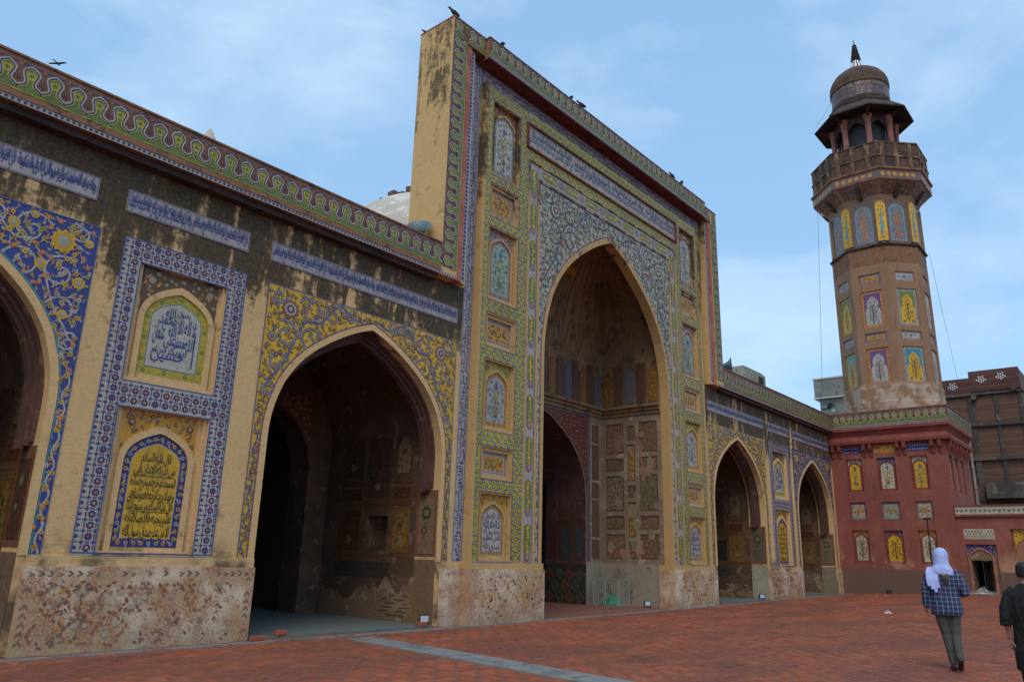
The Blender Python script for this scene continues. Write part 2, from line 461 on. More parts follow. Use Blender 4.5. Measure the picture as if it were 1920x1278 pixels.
def add_folds(m, strength=.9, dist=.035, sc=(9, 9, 3.2)):
    nt = m.node_tree; g = N(nt); b = nt.nodes['Principled BSDF']
    for l in list(b.inputs['Normal'].links): nt.links.remove(l)
    f = g.noise(1.0, 3, .5, sc=sc, dist=1.2); f2 = g.noise(30, 3, .6)
    g.bump(g.math('ADD', f, g.math('MULTIPLY', f2, .12)), strength, dist, b)
M = dict(
    tile=make_tile(),
    wing=make_beige('stained_beige_plaster', (4.6, 6.8, .93), .95, low=(1.33, 1.75)),
    beige=make_beige('beige_plaster', None, low=(1.25, 1.42)),
    trim=make_beige('beige_trim', (6.0, 12.5, 1.00), .92, base=(.54, .335, .13)),
    side=make_beige('portal_side_plaster', (8.5, 15.0, 1.02), .85, base=(.64, .41, .16)),
    salmon=make_patchy('salmon_plaster', [(.42, .155, .10), (.36, .11, .075), (.20, .055, .045)], 1.3),
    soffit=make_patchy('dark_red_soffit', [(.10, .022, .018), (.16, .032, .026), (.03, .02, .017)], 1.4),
    brown=make_patchy('brown_band', [(.18, .085, .05), (.26, .12, .06), (.08, .05, .035)], 2.0),
    pink=make_patchy('pink_moulding', [(.115, .048, .037), (.085, .035, .027), (.17, .09, .06)], 1.6),
    plinth=make_plinth('flaking_dado'), plinth2=make_plinth('flaking_dado_white', seed=4.0),
    porch=make_patchy('faded_porch_plaster', [(.29, .21, .145), (.22, .15, .10), (.36, .28, .20)], 1.1),
    inner=make_patchy('painted_interior_plaster', [(.14, .072, .038), (.095, .05, .028), (.20, .13, .078)], 1.3),  # tones kept low so the colour carries the shade of the bays
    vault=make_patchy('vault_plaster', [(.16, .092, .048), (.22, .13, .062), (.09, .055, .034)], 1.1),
    rubble=make_patchy('bare_brick_plaster', [(.27, .175, .105), (.20, .12, .07), (.33, .235, .15)], 1.2, bump=.9),
    greyplaster=make_patchy('grey_dado_plaster', [(.22, .19, .145), (.28, .24, .18), (.12, .11, .09)], .9),
    dark=simple('interior_shade_plaster', (.03, .02, .014)),  # interior shade put into the colour of the hall and openings
    carpet=simple('grey_green_carpet', (.12, .135, .12), .95, .2, 3),
    red=make_red('red_brick_face'), redside=make_red('red_brick_side', rot=RX, worn=False),
    redtrim=make_patchy('red_cornice', [(.26, .060, .044), (.21, .046, .036), (.17, .045, .035)], 1.2),
    blacksoffit=make_patchy('stained_shaded_soffit', [(.035, .022, .018), (.06, .03, .024), (.018, .014, .012)], 1.4),  # stains and the shade below the parapet, both put into the colour
    shaft=make_brick_shaft(),
    relief=make_patchy('carved_brick_band', [(.16, .068, .038), (.24, .115, .055), (.10, .05, .032)], 2.4),
    gallery=make_patchy('weathered_gallery', [(.045, .03, .022), (.10, .05, .033), (.27, .17, .09)], 1.25, (.42, .54, .60)),
    gallerypost=make_patchy('pale_gallery_post', [(.26, .165, .085), (.12, .07, .04), (.05, .034, .025)], 1.6, (.42, .5, .56)),
    eave=make_patchy('sooty_stone', [(.04, .024, .02), (.06, .038, .03), (.10, .055, .04)], 1.6),
    column=make_patchy('red_column', [(.36, .15, .10), (.28, .11, .08), (.18, .08, .06)], 2.0),
    cupola=make_patchy('cupola_plaster', [(.065, .042, .03), (.105, .062, .038), (.04, .028, .022)], 1.5),
    white=make_patchy('whitewashed_dome', [(.66, .61, .54), (.50, .44, .37), (.74, .71, .66)], .8),
    whitepaint=simple('white_paint', (.75, .74, .72), .5),
    black=simple('black_metal_and_shade', (.012, .012, .013), .5),  # also colours the kiosk core, which stands in for shade
    horn=simple('grey_horn_metal', (.13, .18, .195), .45, .1, 6, .3),
    steel=simple('dull_steel', (.42, .40, .36), .5, .15, 6, .5),
    bird=simple('dark_feathers', (.02, .02, .022), .7),
    concrete=make_patchy('grey_concrete', [(.24, .24, .20), (.30, .29, .25), (.17, .17, .15)], .8),
    farbrick=make_far_brick('distant_brick', (.165, .082, .055)), farbrick2=make_far_brick('distant_brick_dark', (.115, .045, .036)),
    fargrey=make_patchy('distant_plaster', [(.115, .098, .08), (.065, .055, .047), (.17, .145, .115)], .5),
    paving=make_paving(), ground=make_ground(),
    stone=make_patchy('grey_stone_slab', [(.165, .16, .15), (.23, .225, .215), (.11, .105, .10)], 1.5, bump=.4),
    brick=make_patchy('loose_brick', [(.40, .11, .05), (.33, .085, .04)], 6),
    net=simple('green_netting', (.02, .26, .14), .8),
    cable=simple('grey_cable', (.10, .11, .12), .6),
    litter=simple('white_plastic', (.50, .50, .53), .5),
    orange=simple('orange_litter', (.75, .12, .03), .6),
    plaid=make_plaid(),
    scarf=simple('pale_blue_cotton', (.42, .50, .84), .9, .10, 20, 0, .2),
    trousers=simple('olive_grey_cloth', (.075, .072, .060), .9, .12, 14, 0, .3),
    skin=simple('skin', (.34, .17, .11), .55, .06, 10),
    hair=simple('brown_hair', (.05, .026, .014), .6, .3, 40),
    blackhair=simple('black_hair', (.010, .008, .008), .6, .3, 40),
    shirt=simple('black_shirt_cloth', (.005, .005, .006), .85, .2, 14, 0, .3),
    shoe=simple('dark_shoe_leather', (.018, .012, .012), .4),
)

for k_ in ('plaid', 'scarf', 'trousers', 'shirt'): add_folds(M[k_], .9, .05 if k_ != 'scarf' else .04, (9, 9, 3.2) if k_ != 'trousers' else (8, 8, 5))
# ------------------------------------------------------------------ cut-tile mosaic
P = dict(navy=(.028, .030, .20), cobalt=(.028, .052, .27), blue=(.06, .11, .33), white=(.46, .435, .385), lilac=(.40, .37, .375), cream=(.55, .50, .38),
         yellow=(.72, .43, .02), gold=(.62, .30, .02), lime=(.43, .40, .04), green=(.135, .20, .04), dgreen=(.03, .11, .05), orange=(.52, .18, .05),
         terra=(.23, .085, .048), maroon=(.15, .03, .03), purple=(.16, .075, .22), turq=(.04, .30, .42), sky=(.16, .33, .50), brown=(.14, .07, .035),
         black=(.02, .018, .016), pink=(.45, .18, .16), mauve=(.30, .20, .30), mint=(.30, .42, .33), beige=(.55, .37, .17), grey=(.28, .27, .27))

class Mos:
    def __init__(s, plane, d=.004):
        s.p, s.d0 = plane, d
        s.pts, s.F, s.C, s.n = [], [], [], 0
    def poly(s, pts, col, l=0):
        a = np.asarray(pts, float)
        k = len(a)
        d = s.d0 + l * .0022 + rng.random() * .0009
        s.pts.append(np.c_[a, np.full(k, d)])
        c = P[col] if isinstance(col, str) else col
        j = .88 + .24 * rng.random()
        s.C.append(np.tile((c[0] * j, c[1] * j, c[2] * j, 1.0), (k, 1)))
        s.F.append(tuple(range(s.n, s.n + k))); s.n += k
    def rect(s, x0, y0, x1, y1, col, l=0):
        s.poly([(x0, y0), (x1, y0), (x1, y1), (x0, y1)], col, l)
    def frame(s, x0, y0, x1, y1, t, col, l=1):
        s.rect(x0, y0, x1, y0 + t, col, l); s.rect(x0, y1 - t, x1, y1, col, l)
        s.rect(x0, y0 + t, x0 + t, y1 - t, col, l); s.rect(x1 - t, y0 + t, x1, y1 - t, col, l)
    def disc(s, x, y, r, col, l=1, n=8, ry=None):
        a = np.arange(n) * 2 * math.pi / n + .2
        s.poly(np.c_[x + r * np.cos(a), y + (ry or r) * np.sin(a)], col, l)
    def star(s, x, y, r, k, inner, col, l=1, rot=0.0):
        a = np.arange(2 * k) * math.pi / k + rot
        rr = np.where(np.arange(2 * k) % 2 == 0, r, r * inner)
        s.poly(np.c_[x + rr * np.cos(a), y + rr * np.sin(a)], col, l)
    def flower(s, x, y, r, cols, l=2, k=8):
        s.star(x, y, r, k, .74, cols[0], l, rng.random())
        s.star(x, y, r * .62, k, .7, cols[1], l + 1, rng.random())
        if len(cols) > 2: s.disc(x, y, r * .32, cols[2], l + 2, 7)
    def leaf(s, x, y, L, w, ang, col, l=1):
        c, n = math.cos(ang), math.sin(ang)
        q = [(0, 0), (.3, .8), (.62, .75), (1, 0), (.62, -.5), (.3, -.7)]
        s.poly([(x + L * a * c - w * b * n / 2, y + L * a * n + w * b * c / 2) for a, b in q], col, l)
    def stroke(s, pts, w, col, l=1, inside=None):
        pts = np.asarray(pts, float)
        t = np.gradient(pts, axis=0); t /= (np.linalg.norm(t, axis=1)[:, None] + 1e-9)
        nn = np.c_[-t[:, 1], t[:, 0]] * w / 2
        A, B = pts + nn, pts - nn
        for i in range(len(pts) - 1):
            if inside and not (inside(*pts[i]) and inside(*pts[i + 1])): continue
            s.poly([A[i], A[i + 1], B[i + 1], B[i]], col, l)
    def curve_band(s, outer, inner, col, l=1):
        for i in range(len(outer) - 1):
            s.poly([outer[i], outer[i + 1], inner[i + 1], inner[i]], col, l)
    def text(s, txt, x0, y0, x1, y1, col, l=3, rot=False):
        v, f, isl = text_mesh(txt)
        q = v.copy()
        if rot:      # written upwards
            q = np.c_[1 - v[:, 1], v[:, 0]]
        q = np.c_[x0 + q[:, 0] * (x1 - x0), y0 + q[:, 1] * (y1 - y0)]
        d = s.d0 + l * .0022 + isl * .00045
        s.pts.append(np.c_[q, d])
        c = P[col] if isinstance(col, str) else col
        s.C.append(np.tile((*c, 1.0), (len(q), 1)))
        s.F += [tuple(i + s.n for i in ff) for ff in f]; s.n += len(q)
    def mesh(s, name):
        a = np.concatenate(s.pts); p = s.p
        V = p.O + a[:, :1] * p.e1 + a[:, 1:2] * p.e2 + a[:, 2:] * p.n
        me = bpy.data.meshes.new(name)
        me.from_pydata(V.tolist(), [], s.F)
        at = me.color_attributes.new('Col', 'FLOAT_COLOR', 'POINT')
        at.data.foreach_set('color', np.concatenate(s.C).astype(np.float32).ravel())
        me.materials.append(M['tile'])
        return me
    def build(s, name, parent, kind='stuff'):
        if not s.F: return None
        o = bpy.data.objects.new(name, s.mesh(name)); link(o, parent)
        if kind: o["kind"] = kind
        return o

# ---- Arabic lettering: shape letters into their joined forms and turn them into flat outlines
_F = {}
def _reg(ch, *codes): _F[ch] = codes
for ch, base, nform in [('ا', 0xFE8D, 2), ('ب', 0xFE8F, 4), ('ة', 0xFE93, 2), ('ت', 0xFE95, 4), ('ث', 0xFE99, 4), ('ج', 0xFE9D, 4), ('ح', 0xFEA1, 4),
                        ('خ', 0xFEA5, 4), ('د', 0xFEA9, 2), ('ذ', 0xFEAB, 2), ('ر', 0xFEAD, 2), ('ز', 0xFEAF, 2), ('س', 0xFEB1, 4), ('ش', 0xFEB5, 4),
                        ('ص', 0xFEB9, 4), ('ض', 0xFEBD, 4), ('ط', 0xFEC1, 4), ('ظ', 0xFEC5, 4), ('ع', 0xFEC9, 4), ('غ', 0xFECD, 4), ('ف', 0xFED1, 4),
                        ('ق', 0xFED5, 4), ('ك', 0xFED9, 4), ('ل', 0xFEDD, 4), ('م', 0xFEE1, 4), ('ن', 0xFEE5, 4), ('ه', 0xFEE9, 4), ('و', 0xFEED, 2),
                        ('ى', 0xFEEF, 2), ('ي', 0xFEF1, 4)]:
    _reg(ch, *[base + i for i in range(nform)])
def shape(txt):
    out = []
    for word in txt.split(' '):
        w = []; i = 0
        units = []
        while i < len(word):
            if word[i] == 'ل' and i + 1 < len(word) and word[i + 1] == 'ا': units.append('لا'); i += 2
            else: units.append(word[i]); i += 1
        for k, u in enumerate(units):
            prev = units[k - 1] if k else None
            joins_prev = prev is not None and prev != 'لا' and len(_F.get(prev, ())) == 4
            if u == 'لا': w.append(chr(0xFEFC if joins_prev else 0xFEFB)); continue
            f = _F.get(u)
            if not f: continue
            nxt = k + 1 < len(units)
            if len(f) == 2: w.append(chr(f[1] if joins_prev else f[0]))
            elif joins_prev and nxt: w.append(chr(f[3]))
            elif joins_prev: w.append(chr(f[1]))
            elif nxt: w.append(chr(f[2]))
            else: w.append(chr(f[0]))
        out.append(''.join(reversed(w)))
    return ' '.join(reversed(out))
_TC = {}
def text_mesh(txt):
    if txt in _TC: return _TC[txt]
    cu = bpy.data.curves.new('lettering_source', 'FONT')
    cu.body = shape(txt); cu.resolution_u = 2; cu.offset = .009; cu.space_word = .45; cu.space_character = .97
    o = bpy.data.objects.new('lettering_source', cu); COL.objects.link(o)
    dg = bpy.context.evaluated_depsgraph_get(); dg.update()
    me = o.evaluated_get(dg).to_mesh()
    n = len(me.vertices)
    v = np.empty(n * 3); me.vertices.foreach_get('co', v); v = v.reshape(-1, 3)[:, :2]
    f = [tuple(p.vertices) for p in me.polygons]
    par = list(range(n))
    def find(a):
        while par[a] != a: par[a] = par[par[a]]; a = par[a]
        return a
    for ff in f:
        for b in ff[1:]: par[find(ff[0])] = find(b)
    roots = {}
    isl = np.array([roots.setdefault(find(i), len(roots)) % 5 for i in range(n)], float)
    o.evaluated_get(dg).to_mesh_clear()
    bpy.data.objects.remove(o); bpy.data.curves.remove(cu)
    mn, mxx = v.min(0), v.max(0)
    v = (v - mn) / (mxx - mn)
    _TC[txt] = (v, f, isl)
    return _TC[txt]

def scatter(x0, y0, x1, y1, sp, inside=None, jit=.35):
    out = []; r = 0; y = y0 + sp / 2
    while y < y1:
        x = x0 + sp / 2 + (sp / 2 if r % 2 else 0)
        while x < x1:
            q = (x + rng.uniform(-jit, jit) * sp, y + rng.uniform(-jit, jit) * sp)
            if x0 < q[0] < x1 and y0 < q[1] < y1 and (inside is None or inside(*q)): out.append(q)
            x += sp
        y += sp * .87; r += 1
    return out

VERSES = ['انا فتحنا لك فتحا مبينا ليغفر لك الله ما تقدم من ذنبك', 'وما تاخر ويتم نعمته عليك ويهديك صراطا مستقيما',
          'وينصرك الله نصرا عزيزا هو الذي انزل السكينة', 'في قلوب المؤمنين ليزدادوا ايمانا مع ايمانهم', 'ولله جنود السماوات والارض وكان الله عليما حكيما']
# ------------------------------------------------------------------ ground
def zg(x, y):
    t = min(1.0, max(0.0, (x + 8) / 28.1))
    return 0.20 * t ** 1.5 * (1 + 0.22 * max(0, min(-y, 8)))
def build_ground():
    mb = MB()
    xs = [-400, -120, -60, -30, -20, -14, -8] + [-8 + 28.1 * i / 20 for i in range(1, 21)] + [20.12, 60, 150, 600]
    ys = [-400, -120, -50, -25, -14, -11, -8, -6, -4, -2, -1, 0, .5, 40, 400]
    V = [[(x, y, zg(x, y) - .007 if x <= 20.1 else -.05) for x in xs] for y in ys]
    flat = [v for r in V for v in r]
    n = len(xs)
    mb.add(flat, [(j * n + i, j * n + i + 1, (j + 1) * n + i + 1, (j + 1) * n + i) for j in range(len(ys) - 1) for i in range(n - 1)])
    g = mb.build('ground', M['ground'], None, True)
    tag(g, kind='structure')
    # courtyard paving: herringbone bricks with open joints
    a, b, gap = .20, .10, .006
    bricks = []
    def ok(x, y):
        if not (-19.5 < x < 20.0 and -13 < y < -.50): return False
        dx = x - (-9.55 + (y + .7) * .125)
        return abs(dx) > .385 or y < -9
    nx = int(42 / b)
    r2 = random.Random(3)
    for i in range(-10, nx + 10):
        for j in range(-10, int(15 / b) + 10):
            # classic herringbone: cell (i,j) starts a brick when (i-j) mod 4 in {0: horizontal, 2: vertical}
            k = (i - j) % 4
            x, y = -20.5 + i * b, -13.5 + j * b
            if k == 0: bricks.append((x, y, x + 2 * b, y + b))
            elif k == 2: bricks.append((x, y, x + b, y + 2 * b))
    bricks = [q for q in bricks if ok((q[0] + q[2]) / 2, (q[1] + q[3]) / 2)]
    A = np.array(bricks)
    cx, cy = (A[:, 0] + A[:, 2]) / 2, (A[:, 1] + A[:, 3]) / 2
    # the bricks seen largest: the strip along the front of the picture
    d = np.hypot(cx + 19.12, cy + 12.52)
    ang = np.degrees(np.arctan2(cx + 19.12, cy + 12.52))
    vis = (ang > 17) & (ang < 82) & (d > 8.6)
    order = np.argsort(np.where(vis, d, 1e9))
    near = set(order[:300].tolist())
    V, F, C = [], [], []
    pal = [(.335, .096, .050), (.37, .108, .052), (.30, .086, .046), (.36, .118, .062), (.275, .088, .052), (.345, .098, .047)]
    def brick_geo(q, z, c):
        x0, y0, x1, y1 = q[0] + gap / 2, q[1] + gap / 2, q[2] - gap / 2, q[3] - gap / 2
        e = .004
        vs = [(x0, y0, z - .022), (x1, y0, z - .022), (x1, y1, z - .022), (x0, y1, z - .022), (x0 + e, y0 + e, z), (x1 - e, y0 + e, z), (x1 - e, y1 - e, z), (x0 + e, y1 - e, z)]
        fs = [(4, 5, 6, 7), (0, 1, 5, 4), (1, 2, 6, 5), (2, 3, 7, 6), (3, 0, 4, 7)]
        return vs, fs
    def colour_mesh(me, C):
        at = me.color_attributes.new('Col', 'FLOAT_COLOR', 'POINT')
        at.data.foreach_set('color', np.asarray(C, np.float32).ravel())
        me.materials.append(M['paving'])
    variants = {}
    for orient in (0, 1):
        for ci, c in enumerate(pal):
            q = (-b, -b / 2, b, b / 2) if orient == 0 else (-b / 2, -b, b / 2, b)
            vs, fs = brick_geo(q, 0, c)
            me = bpy.data.meshes.new('paving_brick'); me.from_pydata(vs, [], fs)
            colour_mesh(me, [(*c, 1)] * 8); variants[orient, ci] = me
    for i, q in enumerate(bricks):
        z = zg(cx[i], cy[i]) + r2.uniform(-.003, .003)
        ci = r2.randrange(len(pal)); c = pal[ci]
        if i in near:
            o = bpy.data.objects.new('paving_brick', variants[0 if (q[2] - q[0]) > (q[3] - q[1]) else 1, ci])
            o.location = (cx[i], cy[i], z); link(o, g)
            continue
        vs, fs = brick_geo(q, z, c); o_ = len(V)
        V += vs; F += [tuple(k + o_ for k in f) for f in fs]; j = r2.uniform(.86, 1.14); C += [(c[0] * j, c[1] * j, c[2] * j, 1)] * 8
    me = bpy.data.meshes.new('brick_paving'); me.from_pydata(V, [], F); colour_mesh(me, C)
    tag(link(bpy.data.objects.new('brick_paving', me), g), kind='stuff')
    # grey stone slabs set into the paving, running out from the prayer hall
    d_ = thing('stone_strip', 'strip of grey stone slabs set flush into the red brick paving', 'stone strip', (-9.6, -.8, 0))
    y = -.85; k = 0
    r3 = random.Random(5)
    while y > -8.8:
        L = r3.uniform(1.1, 1.7)
        m2 = MB()
        xa, xb = -9.55 + (y + .7) * .125, -9.55 + (y - L + .7) * .125
        za, zb = zg(xa, y) + .004, zg(xb, y - L) + .004
        w = .31
        ya, yb = y - .006, y - L + .006
        dz = r3.uniform(0, .006)
        m2.add([(xa - w, ya, za - .03), (xa + w, ya, za - .03), (xb + w, yb, zb - .03), (xb - w, yb, zb - .03),
                (xa - w, ya, za + dz), (xa + w, ya, za + dz), (xb + w, yb, zb + dz), (xb - w, yb, zb + dz)],
               [(4, 5, 6, 7), (0, 1, 5, 4), (1, 2, 6, 5), (2, 3, 7, 6), (3, 0, 4, 7)])
        m2.build('slab', M['stone'], d_); y -= L; k += 1
    # narrow stone kerb with an open joint along the foot of the hall
    kb = thing('kerb_edging', 'narrow stone edging along the foot of the prayer hall', 'kerb', (0, -.4, 0))
    x = -19.4
    while x < 20:
        L = r3.uniform(1.3, 2.0); m2 = MB(); e = min(x + L, 20.05)
        if not (3.3 < x < 6 and False):
            m2.add([(x + .004, -.475, -.03), (e - .004, -.475, -.03), (e - .004, -.36, -.03), (x + .004, -.36, -.03)] +
                   [(x + .004, -.475, zg(x, -.4) + .012), (e - .004, -.475, zg(e, -.4) + .012), (e - .004, -.36, zg(e, -.4) + .012), (x + .004, -.36, zg(x, -.4) + .012)],
                   [(4, 5, 6, 7), (0, 1, 5, 4), (1, 2, 6, 5), (2, 3, 7, 6), (3, 0, 4, 7)])
            m2.build('kerb_stone', M['stone'], kb)
        x += L
build_ground()
# ------------------------------------------------------------------ prayer hall
HALL = thing('prayer_hall', 'long brick prayer hall covered in coloured tile mosaic with a tall arched portal', 'prayer hall', (0, 0, 0))
XC = 20.1                               # end wall of the courtyard
A1 = dict(c=9.16, w=2.25, wo=2.37, zs=3.5, za=6.10, zo=6.23)
A2 = dict(c=17.33, w=2.20, wo=2.32, zs=3.5, za=6.08, zo=6.21)
FR = front(0.0)

def cells(x0, x1, y0, y1, holes):
    xs = sorted({x0, x1, *[h[i] for h in holes for i in (0, 1)]}); ys = sorted({y0, y1, *[h[i] for h in holes for i in (2, 3)]})
    for a, b in zip(xs, xs[1:]):
        for c, d in zip(ys, ys[1:]):
            if not any(h[0] < (a + b) / 2 < h[1] and h[2] < (c + d) / 2 < h[3] for h in holes): yield a, b, c, d

def arch_face(mb, p, c, w, zs, za, x0, x1, z1, m=0, z0=None):
    """wall face above an arch, between x0 and x1, up to z1"""
    pts = arch_curve(c, w, zs, za)
    for (a, b), (d, e) in zip(pts, pts[1:]):
        mb.face([p(a, b), p(d, e), p(d, z1), p(a, z1)], m)
    zb = zs if z0 is None else z0
    if x0 < c - w: mb.face([p(x0, zb), p(c - w, zb), p(c - w, z1), p(x0, z1)], m)
    if x1 > c + w: mb.face([p(c + w, zb), p(x1, zb), p(x1, z1), p(c + w, z1)], m)

def arch_reveal(mb, p, c, w, zs, za, z0, d0, d1, m=0):
    pts = arch_curve(c, w, zs, za, z0)
    for (a, b), (d, e) in zip(pts, pts[1:]):
        mb.face([p(a, b, d0), p(d, e, d0), p(d, e, d1), p(a, b, d1)], m)

def arch_ring(mb, p, c, wi, zi, wo, zo, zs, z0, d0, d1, m=0):
    """moulding following an arch: front face d1, sides back to d0"""
    I, O = arch_curve(c, wi, zs, zi, z0), arch_curve(c, wo, zs, zo, z0)
    for k in range(len(I) - 1):
        mb.face([p(*O[k], d1), p(*O[k + 1], d1), p(*I[k + 1], d1), p(*I[k], d1)], m)
        mb.face([p(*I[k], d1), p(*I[k + 1], d1), p(*I[k + 1], d0), p(*I[k], d0)], m)
        mb.face([p(*O[k], d1), p(*O[k + 1], d1), p(*O[k + 1], d0), p(*O[k], d0)], m)
    for q in (0, -1):
        mb.face([p(*O[q], d0), p(*O[q], d1), p(*I[q], d1), p(*I[q], d0)], m)

# ---- wing walls -----------------------------------------------------------
PIER = (11.38, 15.04)
UP_REC, LO_REC = (12.56, 14.12, 4.09, 6.07), (12.56, 14.10, 1.395, 3.65)
for s in (-1, 1):
    X = lambda a, b: (min(s * a, s * b), max(s * a, s * b))
    mb = MB()
    # pier between the two arches with its two recesses
    holes = [(*X(UP_REC[0], UP_REC[1]), UP_REC[2], UP_REC[3], .09), (*X(LO_REC[0], LO_REC[1]), LO_REC[2], LO_REC[3], .10)]
    xa, xb = X(A1['c'] + A1['w'], A2['c'] - A2['w'])
    mb.plate(FR, xa, xb, 0, 7.85, holes)
    for A in (A1, A2):
        arch_face(mb, FR, s * A['c'], A['w'], A['zs'], A['za'], s * A['c'] - A['w'], s * A['c'] + A['w'], 7.85)
        arch_reveal(mb, FR, s * A['c'], A['w'], A['zs'], A['za'], 0, 0, -.7)
    xa, xb = X(6.0, A1['c'] - A1['w']); mb.plate(FR, xa, xb, 0, 7.85)
    xa, xb = X(A2['c'] + A2['w'], XC); mb.plate(FR, xa, xb, 0, 7.85)
    mb.build('wing_wall', M['wing'], HALL)
    # plinths and their cap course
    for (a, b) in ((PIER[0], PIER[1]), (6.06, 6.79), (19.55, XC)):
        if s < 0 and a > 19: pass
        xa, xb = X(a, b); m2 = MB()
        m2.box(xa, xb, -.06, .02, -.05, 1.20); pl = m2.build('plinth', M['plinth'] if s < 0 else M['plinth2'], HALL)
        m3 = MB(); m3.box(xa + .02, xb - .02, -.035, .02, 1.2005, 1.345); m3.build('cap_course', M['beige'], HALL)
        mo = Mos(front(-.06))
        # what is left of the painted dado: chevrons along the edge, eight-fold stars inside
        n = int((xb - xa) / .13)
        for i in range(n):
            x = xa + .07 + i * .13
            if rng.random() < .62:
                c = tuple(np.array(P[rng.choice(['maroon', 'terra', 'terra', 'brown'])]) * .5 + np.array((.19, .14, .10)) * rng.uniform(.6, 1.2)); h = rng.uniform(.5, 1)
                mo.poly([(x, 1.06), (x + .055, 1.06 + .05 * h), (x, 1.06 + .1 * h), (x + .045, 1.06 + .1 * h), (x + .10, 1.06 + .05 * h), (x + .045, 1.06)], c, 0)
        if xb - xa > 1.2:
            for side in (xa + .05, xb - .16):
                for i in range(8):
                    z = .12 + i * .12
                    if rng.random() < .6:
                        mo.poly([(side, z), (side + .05, z + .05), (side + .1, z), (side + .1, z + .04), (side + .05, z + .09), (side, z + .04)], tuple(np.array(P[rng.choice(['maroon', 'terra', 'brown'])]) * .5 + np.array((.18, .13, .09))), 0)
            for i in range(int((xb - xa - .5) / .24)):
                for j in range(4):
                    x, z = xa + .36 + i * .24, .17 + j * .235
                    keep = .70 if (i < 4 or j == 3) else .10
                    if rng.random() > keep: continue
                    c1, c2 = rng.choice([('terra', 'gold'), ('maroon', 'white'), ('terra', 'grey'), ('brown', 'gold')])
                    fade = lambda nm, f: tuple(np.array(P[nm]) * (1 - f) + np.array((.42, .33, .24)) * f)
                    if (i + j) % 2:
                        for a8 in range(8):          # surviving pieces of the eight-fold star
                            if rng.random() < .66:
                                t = a8 * math.pi / 4; w8 = rng.uniform(.7, 1.15)
                                mo.leaf(x + .035 * math.cos(t), z + .035 * math.sin(t), .105 * w8, .065 * w8, t + rng.uniform(-.2, .2), fade(c1, rng.uniform(.1, .6)), 0)
                            if rng.random() < .4:
                                t = (a8 + .5) * math.pi / 4
                                mo.star(x + .085 * math.cos(t), z + .085 * math.sin(t), .028, 4, .5, fade(rng.choice(['white', 'gold', 'grey', 'dgreen', 'orange']), rng.uniform(.2, .6)), 1, rng.random())
                        if rng.random() < .5: mo.star(x, z, .035, 5, .5, fade(rng.choice(['dgreen', 'terra', 'white']), .3), 1, rng.random())
                    else:
                        for a8 in range(4):
                            if rng.random() < .7: mo.leaf(x, z, rng.uniform(.08, .13), .07, a8 * math.pi / 2 + .78 * (i % 2) + rng.uniform(-.15, .15), fade(c1 if a8 % 2 else c2, rng.uniform(.1, .6)), 0)
            # larger lobed medallions, best kept at the left
            for i in range(int((xb - xa - .3) / .45)):
                for j in range(2):
                    x, z = xa + .42 + i * .45, .30 + j * .45
                    keep = .92 if i < 3 else (.45 if i > (xb - xa - .3) / .45 - 2.2 else (.35 if j else .12))
                    for a8 in range(16):
                        if rng.random() > keep * .85: continue
                        t = a8 * math.pi / 8; rr = .20 + .03 * math.cos(4 * t)
                        mo.leaf(x + rr * math.cos(t), z + rr * math.sin(t), .085, .05, t + 1.57 + rng.uniform(-.3, .3), tuple(np.array((.26, .075, .05)) * rng.uniform(.7, 1.2) + np.array((.06, .04, .03))), 1)
                    for (dx, dz) in ((-.07, -.07), (.07, -.07), (-.07, .07), (.07, .07), (0, 0)):
                        if rng.random() < keep * .8: mo.star(x + dx, z + dz, rng.uniform(.03, .055), 6, .8, tuple(np.array(P[rng.choice(['orange', 'white', 'white', 'white', 'terra'])]) * .55 + np.array((.22, .17, .125))), 2, rng.random())
            for x, z in scatter(xa + .2, .08, xb - .2, 1.04, .10):
                if rng.random() < .30: mo.star(x, z, rng.uniform(.012, .035), 3, .5, tuple(np.array(P[rng.choice(['terra', 'maroon', 'brown', 'white', 'gold'])]) * .6 + np.array((.17, .13, .10))), 0, rng.random() * 6)
        mo.build('painted_dado', pl)

# ---- field painters ---------------------------------------------------------
def in_arch(cx, w, z0, zs, za, mar=0.0):
    def f(x, z):
        if z < z0 + mar or abs(x - cx) > w - mar: return False
        if z <= zs: return True
        return z < arch_z(x - cx, w, zs, za) - mar * 1.2
    return f

def fill_flowers(m, box, sp, inside, cols, r=.03, leafc=('green',), l=1, stem=None):
    for x, z in scatter(*box, sp, inside):
        a = rng.random() * 6.28
        if stem: m.stroke([(x, z), (x + .7 * sp * math.cos(a + .6), z + .7 * sp * math.sin(a + .6))], r * .22, stem, l)
        for q in (0, 2.2): m.leaf(x, z, r * 2.1, r * .9, a + q, rng.choice(leafc), l)
        c = rng.choice(cols); m.star(x, z, r * rng.uniform(.8, 1.15), 6, .68, c[0], l + 2, rng.random()); m.disc(x, z, r * .38, c[1], l + 3, 5)

def fld_kalima(m, cx, w, z0, zs, za):
    H = za - z0
    k = lambda t, a, b, c, d: m.text(t, cx + a * w, z0 + b * H, cx + c * w, z0 + d * H, 'cobalt', 3)
    k('رسول', -.02, .80, .52, .925); k('الله', -.50, .77, -.10, .92)
    k('محمد', -.70, .66, -.02, .80)
    k('لا اله الا', .05, .56, .80, .79); k('الله', -.30, .50, .02, .66)
    k('الله', .38, .33, .82, .52); k('محمد', -.02, .34, .40, .50); k('على', -.42, .30, .02, .55); k('عثمان', -.88, .34, -.42, .70)
    k('ابوبكر', -.25, .19, .55, .34); k('حسين', -.85, .08, .45, .26); k('ا', .78, .07, .84, .60); k('حسن عمر', -.86, .19, -.25, .31)
    for x, z in scatter(cx - w, z0, cx + w, za, .12, in_arch(cx, w, z0, zs, za, .05)): m.disc(x, z, .012, rng.choice(['terra', 'turq', 'blue']), 1, 5)

